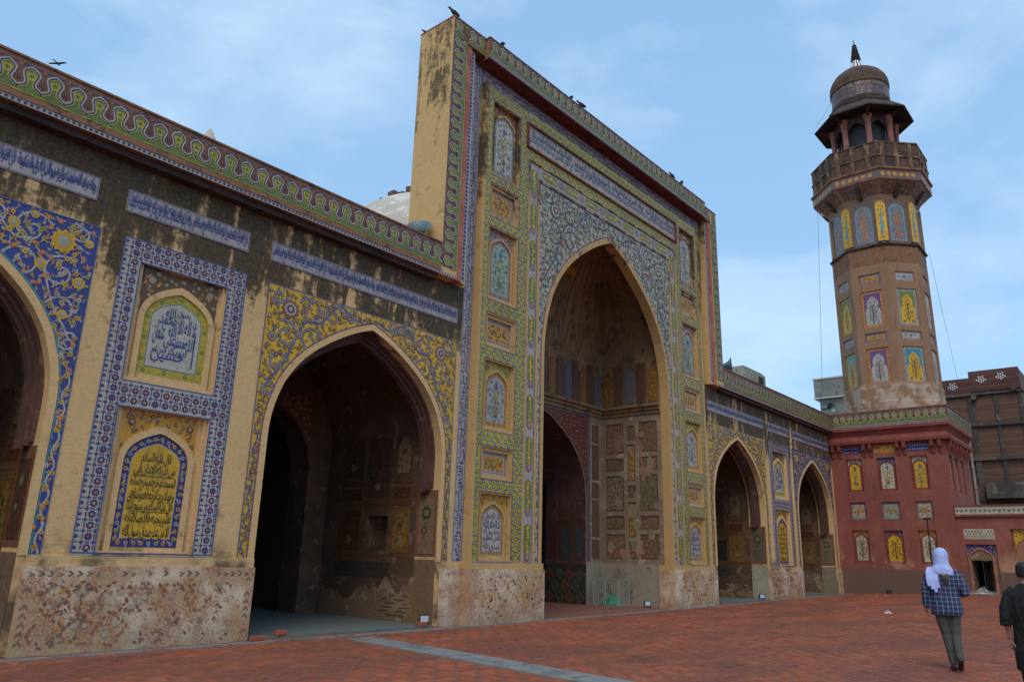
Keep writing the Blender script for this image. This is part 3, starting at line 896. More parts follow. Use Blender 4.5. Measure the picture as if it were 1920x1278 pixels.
HADITH = ['قال عليه السلام', 'من ادركه الاذان في', 'المسجد ثم خرج لم يخرج لحاجة', 'وهو لا يريد الرجعة فهو منافق', 'قال عليه السلام من سمع النداء', 'فلم يجبه فلا صلاة له', 'الا من عذر صدق رسول الله']
def fld_hadith(m, cx, w, z0, zs, za):
    H = zs + .55 * (za - zs) - z0; n = len(HADITH); h = H / n
    for i, t in enumerate(HADITH):
        zt = z0 + H - i * h
        ww = .62 if i == 0 else (.86 if i == 1 else .94)
        m.text(t, cx - w * ww, zt - h * 1.16, cx + w * ww, zt + h * .06, 'black', 3 + (i % 2) * 2)
    for z in (z0 + H * .30, z0 + H * .72): m.rect(cx - w * .85, z, cx + w * .85, z + .014, 'brown', 2)

def fld_script(m, cx, w, z0, zs, za):
    H = zs + .6 * (za - zs) - z0; n = 5; h = H / n
    for i in range(n):
        t = ['صدق الله', 'العلي العظيم', 'محمد رسول الله', 'لا اله الا الله', 'قال الله تعالى'][i]
        m.text(t, cx - w * .9, z0 + i * h + .01, cx + w * .9, z0 + (i + 1.25) * h - .01, 'navy' if i % 2 else 'purple', 3)

def fld_vase(m, cx, w, z0, zs, za, pal='cool'):
    ins = in_arch(cx, w, z0, zs, za, .05)
    cols = [('blue', 'yellow'), ('cobalt', 'white'), ('purple', 'gold'), ('green', 'yellow')] if pal == 'cool' else [('orange', 'yellow'), ('maroon', 'gold'), ('blue', 'white')]
    m.stroke([(cx + .01 * math.sin(t * 9), z0 + .08 + t * (zs - z0)) for t in np.linspace(0, 1, 8)], .022, 'brown', 1)
    fill_flowers(m, (cx - w, z0, cx + w, za), .135, ins, cols, .036, ('green', 'mint', 'turq', 'dgreen'), 1, 'turq')
    H = za - z0
    m.star(cx, z0 + H * .22, .11, 5, .55, 'green', 4, 1.57); m.disc(cx, z0 + H * .36, .06, 'orange', 4, 7); m.star(cx, z0 + H * .58, .12, 7, .5, 'lime', 4, 1.57)
    m.star(cx, z0 + H * .80, .09, 6, .5, 'blue', 4)

def fld_tree(m, cx, w, z0, zs, za, dots='maroon', trunk='brown', leaf=('green',)):
    ins = in_arch(cx, w, z0, zs, za, .035)
    H = za - z0
    m.rect(cx - .022, z0 + .04, cx + .022, z0 + H * .72, trunk, 1)
    for i in range(9):
        t = i / 9; z = z0 + .12 * H + t * H * .62; L = w * (.75 - .35 * t)
        for q in (-1, 1):
            m.stroke([(cx, z), (cx + q * L * .5, z + .06), (cx + q * L, z + .17)], .016, trunk, 1, ins)
    for x, z in scatter(cx - w, z0, cx + w, za, .15, ins):
        m.leaf(x, z, .07, .035, rng.random() * 6.3, rng.choice(leaf), 1)
        m.star(x + .02, z + .03, .035, 5, .6, dots, 2, rng.random())

def fld_cypress(m, cx, w, z0, zs, za):
    H = za - z0
    m.poly([(cx - .02, z0 + .06), (cx + .02, z0 + .06), (cx + .02, z0 + .2 * H), (cx - .02, z0 + .2 * H)], 'brown', 1)
    q = [(0, .16), (.28, .2), (.36, .3), (.30, .45), (.19, .62), (.08, .78), (0, .88)]
    m.poly([(cx + w * a * .95, z0 + H * b) for a, b in q] + [(cx - w * a * .95, z0 + H * b) for a, b in q[::-1][1:-1]], 'turq', 2)
    fill_flowers(m, (cx - w, z0, cx + w, za), .16, in_arch(cx, w, z0, zs, za, .04), [('maroon', 'gold'), ('brown', 'orange')], .034, ('green', 'gold'), 1)

def niche(p, x0, x1, z0, z1, parent, depth, gap, m1, ring, bord, ground, bord_cols, field, fill, sp_ground, sp_cols, trim, name='niche_panel', bot=None, label=None, frame=None):
    """arched tile panel in a rectangular recess: moulded arch, spandrels, border band and field"""
    q = p.at(-depth); cx = (x0 + x1) / 2; bot = .10 if bot is None else bot
    wo = (x1 - x0) / 2 - m1; zo = z1 - gap; rise = 1.02 * wo
    zs = zo - rise
    wi, zi = wo - ring, zo - ring * 1.35
    mb = MB()
    arch_ring(mb, q, cx, wi, zi, wo, zo, zs, z0 + bot * .35, 0, .035)
    mb.pbox(q, x0 + .004, x1 - .004, z0 + .002, z0 + bot * .34, 0, depth * .75)       # sill
    for a, b in ((x0 + .003, x0 + m1 * .55), (x1 - m1 * .55, x1 - .003)):
        mb.pbox(q, a, b, z0 + bot * .35, z1 - .003, 0, .05)
    o = mb.build(name, trim, parent)
    if label: o["label"] = label
    m = Mos(q, .003)
    pts = arch_curve(cx, wo, zs, zo)
    for (a, b), (c, d) in zip(pts, pts[1:]): m.poly([(a, b), (c, d), (c, z1 - .01), (a, z1 - .01)], sp_ground, 0)
    ins = lambda x, z: abs(x - cx) < wo - .03 and z < z1 - .04 and z > arch_z(x - cx, wo, zs, zo) + .05
    fill_flowers(m, (x0, zs, x1, z1), .12, ins, sp_cols, .034, ('green', 'dgreen', 'terra'), 1)
    for q_ in (-1, 1): m.flower(cx + q_ * wo * .78, z1 - gap * .5 - .10, min(.07, wo * .12), (sp_cols[0][1], sp_cols[0][0], 'mint'), 3)
    fz = z0 + bot
    def shape_poly(w, za, zb): return [(cx - w, zb)] + arch_curve(cx, w, zs, za) + [(cx + w, zb)]
    m.poly(shape_poly(wi - .003, zi - .003, fz), ground if bord == 0 else bord_cols[0], 0)
    if bord:
        wf, zf, fb = wi - bord, zi - bord * 1.3, fz + bord
        cl = arch_curve(cx, wi - bord / 2, zs, zi - bord * .65, fz + bord / 2)
        cl = cl + [(cx - wi + bord / 2, fz + bord / 2)]
        P_ = np.array(cl); S = np.r_[0, np.cumsum(np.hypot(*np.diff(P_, axis=0).T))]
        n = max(8, int(S[-1] / (bord * .95)))
        for i in range(n):
            t = S[-1] * (i + .5) / n
            x, z = np.interp(t, S, P_[:, 0]), np.interp(t, S, P_[:, 1])
            m.star(x, z, bord * .34, 6, .62, bord_cols[1 + i % (len(bord_cols) - 1)], 2, rng.random()); m.disc(x, z, bord * .12, bord_cols[0], 3, 5)
            m.leaf(x, z, bord * .7, bord * .28, rng.random() * 6.3, bord_cols[-1], 1)
        m.poly(shape_poly(wf, zf, fb), bord_cols[1] if frame is None else frame, 1)
        m.poly(shape_poly(wf - .012, zf - .015, fb + .012), ground, 2)
        m.d0 += .0045
        field(m, cx, wf - .015, fb + .015, zs, zf - .02, *fill)
    else:
        field(m, cx, wi - .01, fz + .01, zs, zi - .02, *fill)
    m.build('tile_inlay', o)
    return o

def rect_panel(p, x0, x1, z0, z1, parent, depth, border, ground, cols, trim, name='tile_panel', rim=.07, style=0):
    q = p.at(-depth); mb = MB()
    t = rim
    mb.pbox(q, x0 + .002, x1 - .002, z0 + .002, z0 + t, 0, depth * .6); mb.pbox(q, x0 + .002, x1 - .002, z1 - t, z1 - .002, 0, depth * .6)
    mb.pbox(q, x0 + .002, x0 + t, z0 + t, z1 - t, 0, depth * .6); mb.pbox(q, x1 - t, x1 - .002, z0 + t, z1 - t, 0, depth * .6)
    o = mb.build(name, trim, parent)
    m = Mos(q, .003)
    a0, a1, c0, c1 = x0 + t, x1 - t, z0 + t, z1 - t
    m.rect(a0, c0, a1, c1, border, 0)
    b = min(.09, (a1 - a0) * .12)
    for i in range(int((a1 - a0) / .065)):
        for zz in (c0 + b / 2, c1 - b / 2): m.star(a0 + .035 + i * .065, zz, .024, 4, .6, 'cobalt' if border != 'navy' else 'gold', 1)
    for i in range(int((c1 - c0) / .065)):
        for xx in (a0 + b / 2, a1 - b / 2): m.star(xx, c0 + .035 + i * .065, .024, 4, .6, 'cobalt' if border != 'navy' else 'gold', 1)
    m.rect(a0 + b, c0 + b, a1 - b, c1 - b, ground, 1)
    m.d0 += .003
    cx, cz = (a0 + a1) / 2, (c0 + c1) / 2
    fill_flowers(m, (a0 + b, c0 + b, a1 - b, c1 - b), .12, lambda x, z: a0 + b + .03 < x < a1 - b - .03 and c0 + b + .03 < z < c1 - b - .03, cols, .034, ('green', 'terra', 'dgreen'), 1)
    m.flower(cx, cz, min(.12, (c1 - c0) * .22), (cols[0][0], cols[0][1], 'green'), 4)
    for k in (-1, 1): m.flower(cx + k * (a1 - a0) * .27, cz, .06, (cols[-1][0], cols[-1][1]), 4)
    m.build('tile_inlay', o)
    return o

# ---- star lattice (white ground, navy rosettes) -----------------------------
def star_lattice(m, x0, x1, z0, z1, holes, pitch=.166):
    for a, b, c, d in cells(x0, x1, z0, z1, holes): m.rect(a, c, b, d, 'white', 0)
    nx, nz = round((x1 - x0) / pitch), round((z1 - z0) / pitch)
    px, pz = (x1 - x0) / nx, (z1 - z0) / nz
    def out(x, z, r):
        if not (x0 + r < x < x1 - r and z0 + r < z < z1 - r): return True
        return any(h[0] - r < x < h[1] + r and h[2] - r < z < h[3] + r for h in holes)
    for i in range(nx + 1):
        for j in range(nz + 1):
            x, z = x0 + (i + .25) * px, z0 + (j + .5) * pz
            if not out(x, z, .062):
                m.star(x, z, .068, 8, .70, 'navy', 1, .39); m.disc(x, z, .026, rng.choice(['orange', 'terra', 'orange', 'gold']), 2, 6)
            elif not out(x, z, .03): m.star(x, z, .034, 4, .7, 'navy', 1)
            x2, z2 = x + px / 2, z + pz / 2
            if not out(x2, z2, .04):
                m.rect(x2 - .036, z2 - .011, x2 + .036, z2 + .011, 'cobalt', 1); m.rect(x2 - .011, z2 - .036, x2 + .011, z2 + .036, 'cobalt', 2)
            if not out(x2, z, .03): m.rect(x2 - .010, z - .032, x2 + .010, z + .032, 'maroon', 1)
            if not out(x, z2, .03): m.rect(x - .032, z2 - .010, x + .032, z2 + .010, 'maroon' if rng.random() < .6 else 'navy', 1)
    for h in holes: m.frame(h[0] - .022, h[2] - .022, h[1] + .022, h[3] + .022, .018, 'blue', 3)
    m.frame(x0, z0, x1, z1, .020, 'blue', 3)

# ---- floral spandrel ----------------------------------------------------------
def spiral(cx, cz, r, a0, turns, n=26, sgn=1, tail=0.0):
    t = np.linspace(0, 1, n)
    a = a0 + sgn * turns * 2 * math.pi * t
    rr = r * (1 - .82 * t)
    return np.c_[cx + rr * np.cos(a), cz + rr * np.sin(a)]

def spandrel(x0, x1, A, s, ztop, zlow, parent, style, p=FR):
    c = s * A['c']; wo, zo, zs = A['wo'], A['zo'], A['zs']
    m = Mos(p, .004)
    ground = {'yellow': 'yellow', 'blue': 'cobalt', 'white': 'white'}[style]
    pts = arch_curve(c, wo + .012, zs, zo + .015)
    for (a, b), (d, e) in zip(pts, pts[1:]): m.poly([(a, b), (d, e), (d, ztop), (a, ztop)], ground, 0)
    sw = x1 - (c + wo)
    for (a, b) in ((x0, c - wo - .012), (c + wo + .012, x1)):
        m.rect(a, zlow, b, ztop, ground, 0)
    def ins(x, z, mar=.05):
        if not (x0 + mar < x < x1 - mar and zlow + mar < z < ztop - mar): return False
        return abs(x - c) > wo + mar or z > arch_z(x - c, wo, zs, zo) + mar * 1.3
    hw = (x1 - x0) / 2
    big = []; ros = []
    vine, vw, = {'yellow': ('blue', .050), 'blue': ('white', .030), 'white': ('navy', .026)}[style]
    zc = ztop
    # large scrolls mirrored about the crown
    spec = [(.24, .20, .16, 1.9, 1), (.40, .30, .24, 2.6, -1), (.62, .36, .30, .6, 1), (.60, .95, .30, 3.3, -1), (.82, .95, .30, 1.0, 1), (.86, 1.55, .27, 4.0, -1), (.90, .20, .19, 2.0, 1), (.93, 2.05, .17, 1.2, 1)]
    sc = hw / 2.59
    for (u, dz, r, a0, sg) in spec:
        for q in (-1, 1):
            cx_, cz_ = c + q * u * hw, zc - dz * sc
            sp = spiral(0, 0, r * sc, a0, 1.25, 30, sg); sp[:, 0] *= q
            sp += (cx_, cz_)
            m.stroke(sp, vw * sc * 1.1, vine, 2, lambda x, z: ins(x, z, .03))
            if style == 'yellow': m.stroke(sp, vw * sc * .35, 'lilac', 3, lambda x, z: ins(x, z, .03))
    for q in (-1, 1):            # the stem that joins the scrolls
        t = np.linspace(0, 1, 60)
        xx = c + q * hw * (.03 + .90 * t ** .8); zz = zc - sc * (.12 + 2.0 * t ** 2.6 + .13 * np.sin(t * 17))
        m.stroke(np.c_[xx, zz], vw * sc, vine, 2, lambda x, z: ins(x, z, .03))
    # rosettes
    for (u, dz, r) in [(.80, .42, .21), (.52, .34, .10), (.93, 1.05, .11), (.30, .22, .09), (.70, .88, .10), (.87, 1.62, .085), (.95, .35, .08), (.62, .12, .07)]:
        for q in (-1, 1):
            x, z = c + q * u * hw, zc - dz * sc
            if ins(x, z, r * sc):
                k = {'yellow': ('terra', 'lilac', 'maroon'), 'blue': ('yellow', 'orange', 'mint'), 'white': ('dgreen', 'cream', 'maroon')}[style]
                mr = Mos(p, .004); ros.append(mr)
                mr.star(x, z, r * sc, 12, .78, k[0], 4); mr.star(x, z, r * sc * .72, 12, .75, k[1] if style != 'blue' else 'gold', 5); mr.disc(x, z, r * sc * .42, k[2], 6, 10); mr.disc(x, z, r * sc * .22, 'lilac', 7)
                big.append((x, z, r * sc))
    free = lambda x, z: ins(x, z, .055) and all(math.hypot(x - a, z - b) > r + .04 for a, b, r in big)
    cols = {'yellow': [('terra', 'lilac'), ('maroon', 'yellow'), ('terra', 'cream'), ('purple', 'lime'), ('orange', 'maroon')],
            'blue': [('yellow', 'terra'), ('orange', 'yellow'), ('lime', 'terra'), ('white', 'orange'), ('pink', 'gold')],
            'white': [('terra', 'gold'), ('dgreen', 'cream'), ('maroon', 'gold'), ('green', 'yellow'), ('brown', 'gold')]}[style]
    lf = {'yellow': ('green', 'dgreen', 'green', 'lime'), 'blue': ('white', 'orange', 'pink', 'white', 'mint'), 'white': ('mint', 'green', 'turq', 'dgreen', 'dgreen')}[style]
    fill_flowers(m, (x0, zlow, x1, ztop), .165, free, cols, .046, lf, 3)
    fill_flowers(m, (x0, zlow, x1, ztop), .13, lambda x, z: ins(x, z, .03), cols, .026, lf, 1)
    if style == 'yellow' or style == 'blue':       # trailing vine down the jamb strips
        for q in (-1, 1):
            t = np.linspace(zlow, zs + .6, 90); xm = c + q * (wo + .012 + (hw - wo) / 2)
            m.stroke(np.c_[xm + .035 * np.sin(t * 15), t], .03, vine, 2)
            for z in np.arange(zlow + .1, zs + .5, .21):
                m.star(xm + .03 * math.cos(z * 15), z, .040, 6, .65, cols[0][0], 4, rng.random()); m.disc(xm + .03 * math.cos(z * 15), z, .016, cols[0][1], 5, 5)
    # edging lines
    o2 = arch_curve(c, wo + .012, zs, zo + .015, zlow); i2 = arch_curve(c, wo + .034, zs, zo + .042, zlow)
    m.curve_band(i2, o2, 'purple' if style != 'blue' else 'turq', 4)
    for a, b in ((x0, x0 + .018), (x1 - .018, x1)): m.rect(a, zlow, b, ztop, 'blue', 4)
    m.rect(x0 + .018, ztop - .018, x1 - .018, ztop, 'blue', 4)
    o = m.build('spandrel_mosaic', parent)
    for mr in ros: mr.build('rosette', o, None)
    return o

# ---- inscription plaque -------------------------------------------------------
def plaque(p, x0, x1, z0, z1, parent, texts, name='inscription_plaque', col='cobalt', ground='lilac', proud=.012, label=None):
    mb = MB(); mb.pbox(p, x0, x1, z0, z1, -.01, proud)
    o = mb.build(name, M['brown'], parent)
    m = Mos(p, proud + .002); m.rect(x0 + .012, z0 + .012, x1 - .012, z1 - .012, ground, 0)
    m.frame(x0 + .02, z0 + .02, x1 - .02, z1 - .02, .012, 'blue', 1)
    h = z1 - z0; L = x1 - x0 - .08
    n = len(texts)
    for i, t in enumerate(texts):
        a = x1 - .04 - (i + 1) * L / n; b = a + L / n
        m.text(t, a + .01, z0 + .03, b - .01, z1 - .05, col, 2)
        t2 = VERSES[(VERSES.index(t) + 2) % len(VERSES)]
        m.text(t2, a + L / n * .03, z0 + h * .30, b - L / n * .03, z1 - .03, col, 4)
    m.build('lettering', o)
    return o

# ---- trims, panels and plaques of the wings ------------------------------------
for s in (-1, 1):
    X = lambda a, b: (min(s * a, s * b), max(s * a, s * b))
    near = s < 0
    # star-lattice border with the two recessed panels
    x0, x1 = X(12.20, 14.45)
    bx = x0 + .005, x1 - .005
    m = Mos(FR, .004)
    hu = (*X(12.56, 14.12), 4.09, 6.07); hl = (*X(12.56, 14.10), 1.36, 3.65)
    star_lattice(m, bx[0], bx[1], 1.385, 6.46, [hu, hl])
    m.build('star_border', HALL)
    niche(FR, *X(UP_REC[0], UP_REC[1]), UP_REC[2], UP_REC[3], HALL, .09, .21, .11, .095, .125, 'white', ['lime', 'gold', 'green', 'yellow'], fld_kalima, (),
          'brown', [('orange', 'mint'), ('gold', 'terra'), ('cream', 'terra')], M['beige'], bot=.17, frame='blue')
    niche(FR, *X(LO_REC[0], LO_REC[1]), LO_REC[2], LO_REC[3], HALL, .10, .21, .14, .095, .125, 'yellow', ['navy', 'gold', 'lime', 'lilac'], fld_hadith, (),
          'gold', [('orange', 'maroon'), ('maroon', 'cream'), ('purple', 'gold')], M['beige'], bot=.10, frame='lilac')
    # inscription plaques
    plaque(FR, *X(12.24, 14.53), 6.87, 7.28, HALL, VERSES[3:5])
    plaque(FR, *X(6.60, 11.78), 6.87, 7.28, HALL, VERSES[0:4])
    plaque(FR, *X(14.97, 19.72), 6.87, 7.28, HALL, VERSES[2:5] + VERSES[0:1])
    # spandrels
    spandrel(*X(6.60, 11.74), A1, s, 6.45, 1.36, HALL, 'yellow')
    spandrel(*X(14.84, 19.82), A2, s, 6.45, 1.36, HALL, 'blue')
    for A in (A1, A2):
        mb = MB(); arch_ring(mb, FR, s * A['c'], A['w'], A['za'], A['wo'], A['zo'], A['zs'], 1.345, 0, .022)
        mb.build('arch_edging', M['beige'], HALL)
        # inner order: pink moulding corbelled out of the reveal
        mb = MB(); pk = front(.10)
        for k, (wi, d0, d1) in enumerate(((A['w'] - .05, -.50, -.10), (A['w'] - .11, -.46, -.18), (A['w'] - .17, -.42, -.26))):
            arch_ring(mb, pk, s * A['c'], wi, A['za'] - (A['w'] - wi) * 1.2, A['w'] + .01 if k == 0 else wi + .08, A['za'] + .01 if k == 0 else A['za'] - (A['w'] - wi - .08) * 1.2, A['zs'], 2.95 - .05 * k, d0, d1)
        mb.build('arch_moulding', M['pink'], HALL)
    # raised beige string courses around the panels (slightly proud of the wall)
    for (a, b, z0, z1) in ((14.50, 14.83, 1.345, 6.60), (11.76, 12.19, 1.345, 6.60)):
        xa, xb = X(a, b)

# ---- parapets -----------------------------------------------------------------
PERIOD, TH = .335, .49
def serp_mesh():
    """one repeat of the interlaced ogee border, 1 x 1 local units: x -.5...5 of a period, z 0..height"""
    m = Mos(Pl((0, 0, 0), (1, 0, 0), (0, -1, 0)), .004)
    p, h = PERIOD, TH
    e = .0015
    m.rect(-p / 2 + e, 0, p / 2 - e, h, (.18, .08, .045), 0)
    t = np.linspace(-.5, .5, 49)
    x = p * (t + .165 * np.sin(4 * math.pi * t)); z = h * (.535 + .315 * np.cos(2 * math.pi * t) + .05 * np.maximum(0, 1 - np.abs(t) / .05) - .05 * np.maximum(0, 1 - np.abs(np.abs(t) - .5) / .05))
    x = np.clip(x, -p / 2 + e, p / 2 - e)
    m.poly([(-p / 2 + e, .0), (p / 2 - e, .0)] + list(zip(x, z))[::-1], 'green', 1)
    # lime blob inside the crest, diamond inside the trough
    m.poly([(p * .25 * math.cos(a) * (1 if abs(math.cos(a)) < .9 else .95), h * (.62 + (.125 if math.sin(a) > 0 else .16) * math.sin(a))) for a in np.linspace(0, 6.283, 14)[:-1]], 'lime', 2)
    m.star(0, h * .62, p * .13, 4, .6, 'green', 3); m.disc(0, h * .63, p * .045, 'terra', 4, 5)
    m.poly([(-p * .5 + e, h * .05), (-p * .25, h * .02), (p * .25, h * .02), (p * .5 - e, h * .05), (p * .5 - e, .0), (-p * .5 + e, .0)], 'lime', 2)
    for q in (-1, 1):
        m.poly([(q * (p / 2 - e), h * .33), (q * (p / 2 - e), h * .52), (q * (p / 2 - .05), h * .425)], 'maroon', 2)
        m.poly([(q * (p / 2 - e), h * .86), (q * (p / 2 - e), h * .98), (q * (p / 2 - .06), h * .98)], 'orange', 2)
    def off(d):
        tx, tz = np.gradient(x), np.gradient(z); L = np.hypot(tx, tz) + 1e-9
        return np.c_[np.clip(x - tz / L * d, -p / 2 + e, p / 2 - e), z + tx / L * d]
    m.stroke(off(-.030), .022, 'lime', 4); m.stroke(off(-.009), .022, 'navy', 5); m.stroke(off(.013), .025, 'white', 6)
    m.rect(-p / 2 + e, h - .022, p / 2 - e, h - .008, 'blue', 5)
    return m.mesh('parapet_tile')
SERPS = [serp_mesh() for _ in range(5)]
def serp_row(parent, start, direction, length, rz=0.0, ry=0.0):
    n = max(1, round(length / PERIOD)); st = length / n
    a = Vector(start); d = Vector(direction)
    for i in range(n):
        o = bpy.data.objects.new('parapet_tile', rng.choice(SERPS)); COL.objects.link(o)
        o.parent = parent; o.matrix_parent_inverse = Matrix.Translation(-LOC.get(parent.name, Vector((0, 0, 0))))
        o.location = a + d * (st * (i + .5)) + Vector((0, 0, rng.uniform(-.004, .004))); o.rotation_euler = (0, ry + rng.uniform(-.006, .006), rz); o.scale = (st / PERIOD, 1, 1)

def dotted(m, x0, x1, z0, z1, step=.085):
    m.rect(x0, z0, x1, z1, 'white', 0); n = int((x1 - x0) / step)
    for i in range(n):
        x = x0 + (i + .5) * (x1 - x0) / n; zc = (z0 + z1) / 2
        m.star(x, zc, (z1 - z0) * .40, 4, .7, 'navy', 1, .785)
def dotted_v(m, x0, x1, z0, z1, step=.11):
    m.rect(x0, z0, x1, z1, 'white', 0); n = int((z1 - z0) / step)
    for i in range(n):
        m.star((x0 + x1) / 2, z0 + (i + .5) * (z1 - z0) / n, (x1 - x0) * .36, 4, .7, 'cobalt', 1, .785)

for s in (-1, 1):
    X = lambda a, b: (min(s * a, s * b), max(s * a, s * b))
    xa, xb = X(7.532, XC - (.0 if s < 0 else .28))
    mb = MB()
    mb.box(xa, xb, -.30, .10, 7.84, 8.60, 0)
    mb.box(xa, xb, -.325, .12, 8.60, 8.635, 1)
    mb.box(xa, xb, -.318, -.30, 7.925, 8.02, 1)
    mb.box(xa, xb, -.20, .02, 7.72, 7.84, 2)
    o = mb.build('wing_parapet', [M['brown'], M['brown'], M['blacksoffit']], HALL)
    m = Mos(front(-.30), .004); dotted(m, xa, xb, 7.843, 7.922)
    m.build('dotted_band', o)
    xs = X(7.52, XC - (.0 if s < 0 else .30))
    serp_row(o, (xs[0], -.30, 8.035), (1, 0, 0), xs[1] - xs[0])
# ------------------------------------------------------------------ portal
FI = front(-.17)
PW = dict(c=0.0, w=3.41, wo=3.52, zs=6.7, za=11.20, zo=11.40)
PANELS = [('n', 11.28, 13.42), ('r', 10.08, 10.96), ('n', 7.80, 9.74), ('r', 6.56, 7.37), ('n', 4.46, 6.17), ('r', 3.30, 4.02), ('n', 1.40, 2.92)]
mb = MB()
for s in (-1, 1):
    X = lambda a, b: (min(s * a, s * b), max(s * a, s * b))
    holes = [(*X(4.63, 5.74), a, b, .11) for k, a, b in PANELS]
    xa, xb = X(3.41, 6.10)
    mb.plate(FI, xa, xb, 0, 13.86, holes)
    mb.face([(s * 6.10, -.17, 0), (s * 6.10, .02, 0), (s * 6.10, .02, 13.86), (s * 6.10, -.17, 13.86)])
arch_face(mb, FI, 0, 3.41, PW['zs'], PW['za'], -3.41, 3.41, 13.86)
arch_reveal(mb, FI, 0, 3.41, PW['zs'], PW['za'], 0, 0, -.30)
mb.face([(-6.10, -.17, 13.86), (6.10, -.17, 13.86), (6.10, .02, 13.86), (-6.10, .02, 13.86)])
mb.build('portal_wall', M['trim'], HALL)
mb = MB()
for s in (-1, 1):
    xa, xb = min(s * 6.0, s * 6.64), max(s * 6.0, s * 6.64); mb.plate(front(.0), xa, xb, 7.852, 14.40)
mb.plate(front(.0), -6.0, 6.0, 13.8, 14.40)
mb.box(-6.99, 6.99, .90, .965, 12.02, 14.95)             # back of the portal screen
mb.build('portal_backing', M['trim'], HALL)
# frame posts, top parapet
for s in (-1, 1):
    mb = MB()
    xa, xb = min(s * 7.0, s * 7.53), max(s * 7.0, s * 7.53)
    mb.box(xa, xb, -.30, .97, 7.84, 14.98, 0)
    xa, xb = min(s * 6.80, s * 6.998), max(s * 6.80, s * 6.998)
    mb.box(xa, xb, -.27, .90, 7.842, 14.45, 1)
    xa, xb = min(s * 6.62, s * 6.798), max(s * 6.62, s * 6.798)
    mb.box(xa, xb, -.22, .90, 7.842, 14.45, 0)
    post = mb.build('portal_frame', [M['side'], M['salmon']], HALL)
    m = Mos(front(-.22), .004); x0, x1 = min(s * 6.63, s * 6.79), max(s * 6.63, s * 6.79)
    dotted_v(m, x0, x1, 7.93, 14.36); m.build('dotted_band', post)
    m = Mos(front(-.30), .004); x0, x1 = min(s * 6.63, s * 7.52), max(s * 6.63, s * 7.52)
    dotted(m, min(s * 7.0, s * 7.52), max(s * 7.0, s * 7.52), 7.845, 7.922); m.build('dotted_band', post)
    # climbing serpentine tiles
    serp_row(post, (-7.51 if s < 0 else 7.17, -.30, 14.482), (1, 0, 0), .335)
    serp_row(post, (s * 7.02, -.30, 8.05), (0, 0, 1), 6.40, ry=R(-90) if s < 0 else R(90))
mb = MB()
mb.box(-6.30, 6.30, -.45, .90, 14.372, 14.985, 0)
for s in (-1, 1):
    xa, xb = min(s * 6.302, s * 6.998), max(s * 6.302, s * 6.998); mb.box(xa, xb, -.302, .90, 14.452, 14.98, 0)
mb.box(-6.32, 6.32, -.47, .5, 14.985, 15.02, 0); 
mb.box(-6.28, 6.28, -.43, .02, 14.345, 14.37, 1)
for s in (-1, 1):
    xa, xb = min(s * 6.33, s * 7.54), max(s * 6.33, s * 7.54); mb.box(xa, xb, -.32, .98, 14.983, 15.018, 0)
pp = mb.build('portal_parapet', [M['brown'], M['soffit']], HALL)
m = Mos(front(-.45), .004); dotted(m, -6.29, 6.29, 14.378, 14.470); m.build('dotted_band', pp)
serp_row(pp, (-6.28, -.45, 14.482), (1, 0, 0), 12.56)
serp_row(pp, (-6.98, -.302, 14.482), (1, 0, 0), .67); serp_row(pp, (6.31, -.302, 14.482), (1, 0, 0), .67)

# plinth of the portal
for s in (-1, 1):
    xa, xb = min(s * 3.33, s * 6.12), max(s * 3.33, s * 6.12)
    m2 = MB(); m2.box(xa, xb, -.25, .3, -.05, 1.20); pl = m2.build('plinth', M['plinth' if s < 0 else 'plinth2'], HALL)
    m3 = MB(); m3.box(xa + .011, xb - .02, -.215, .3, 1.2005, 1.3455); m3.build('cap_course', M['trim'], HALL)
    mo = Mos(front(-.25))
    for x, z in scatter(xa + .35, .12, xb - .12, 1.08, .11):
        if rng.random() < .62: continue
        c = rng.choice(['maroon', 'terra', 'brown', 'terra', 'gold', 'dgreen', 'white', 'cream'])
        mo.star(x, z, rng.uniform(.02, .055), rng.choice([3, 4, 5]), rng.uniform(.4, .7), c, 0, rng.random() * 3)
    mo.build('painted_dado', pl)

# blue inscription band up one side, across the top and down the other
SCR = ['الله نور السماوات والارض', 'مثل نوره كمشكاة فيها مصباح', 'المصباح في زجاجة الزجاجة', 'كانها كوكب دري يوقد من شجرة', 'مباركة زيتونة لا شرقية ولا غربية', 'يكاد زيتها يضيء ولو لم تمسسه نار']
def script_band(x0, x1, z0, z1, vertical):
    m = Mos(front(.0), .004)
    m.rect(x0, z0, x1, z1, 'lilac', 0)
    for t in (.012, .030): m.frame(x0 + t, z0 + t, x1 - t, z1 - t, .008, 'blue', 1)
    if vertical:
        n = int((z1 - z0) / 1.9); L = (z1 - z0) / n; w = x1 - x0
        for i in range(n):
            m.text(SCR[i % 6], x0 + .04, z0 + i * L + .02, x0 + w * .62, z0 + (i + 1) * L - .02, 'cobalt', 2, True)
            m.text(SCR[(i + 3) % 6], x0 + w * .46, z0 + i * L + .02, x1 - .04, z0 + (i + 1) * L - .02, 'cobalt', 4, True)
    else:
        n = int((x1 - x0) / 1.9); L = (x1 - x0) / n; h = z1 - z0
        for i in range(n):
            m.text(SCR[i % 6], x0 + i * L + .02, z0 + .04, x0 + (i + 1) * L - .02, z0 + h * .62, 'cobalt', 2)
            m.text(SCR[(i + 3) % 6], x0 + i * L + .02, z0 + h * .46, x0 + (i + 1) * L - .02, z1 - .04, 'cobalt', 4)
    return m.build('inscription_band', HALL)
for s in (-1, 1): script_band(min(s * 6.105, s * 6.43), max(s * 6.105, s * 6.43), 1.36, 14.335, True)
script_band(-6.09, 6.09, 13.90, 14.335, False)

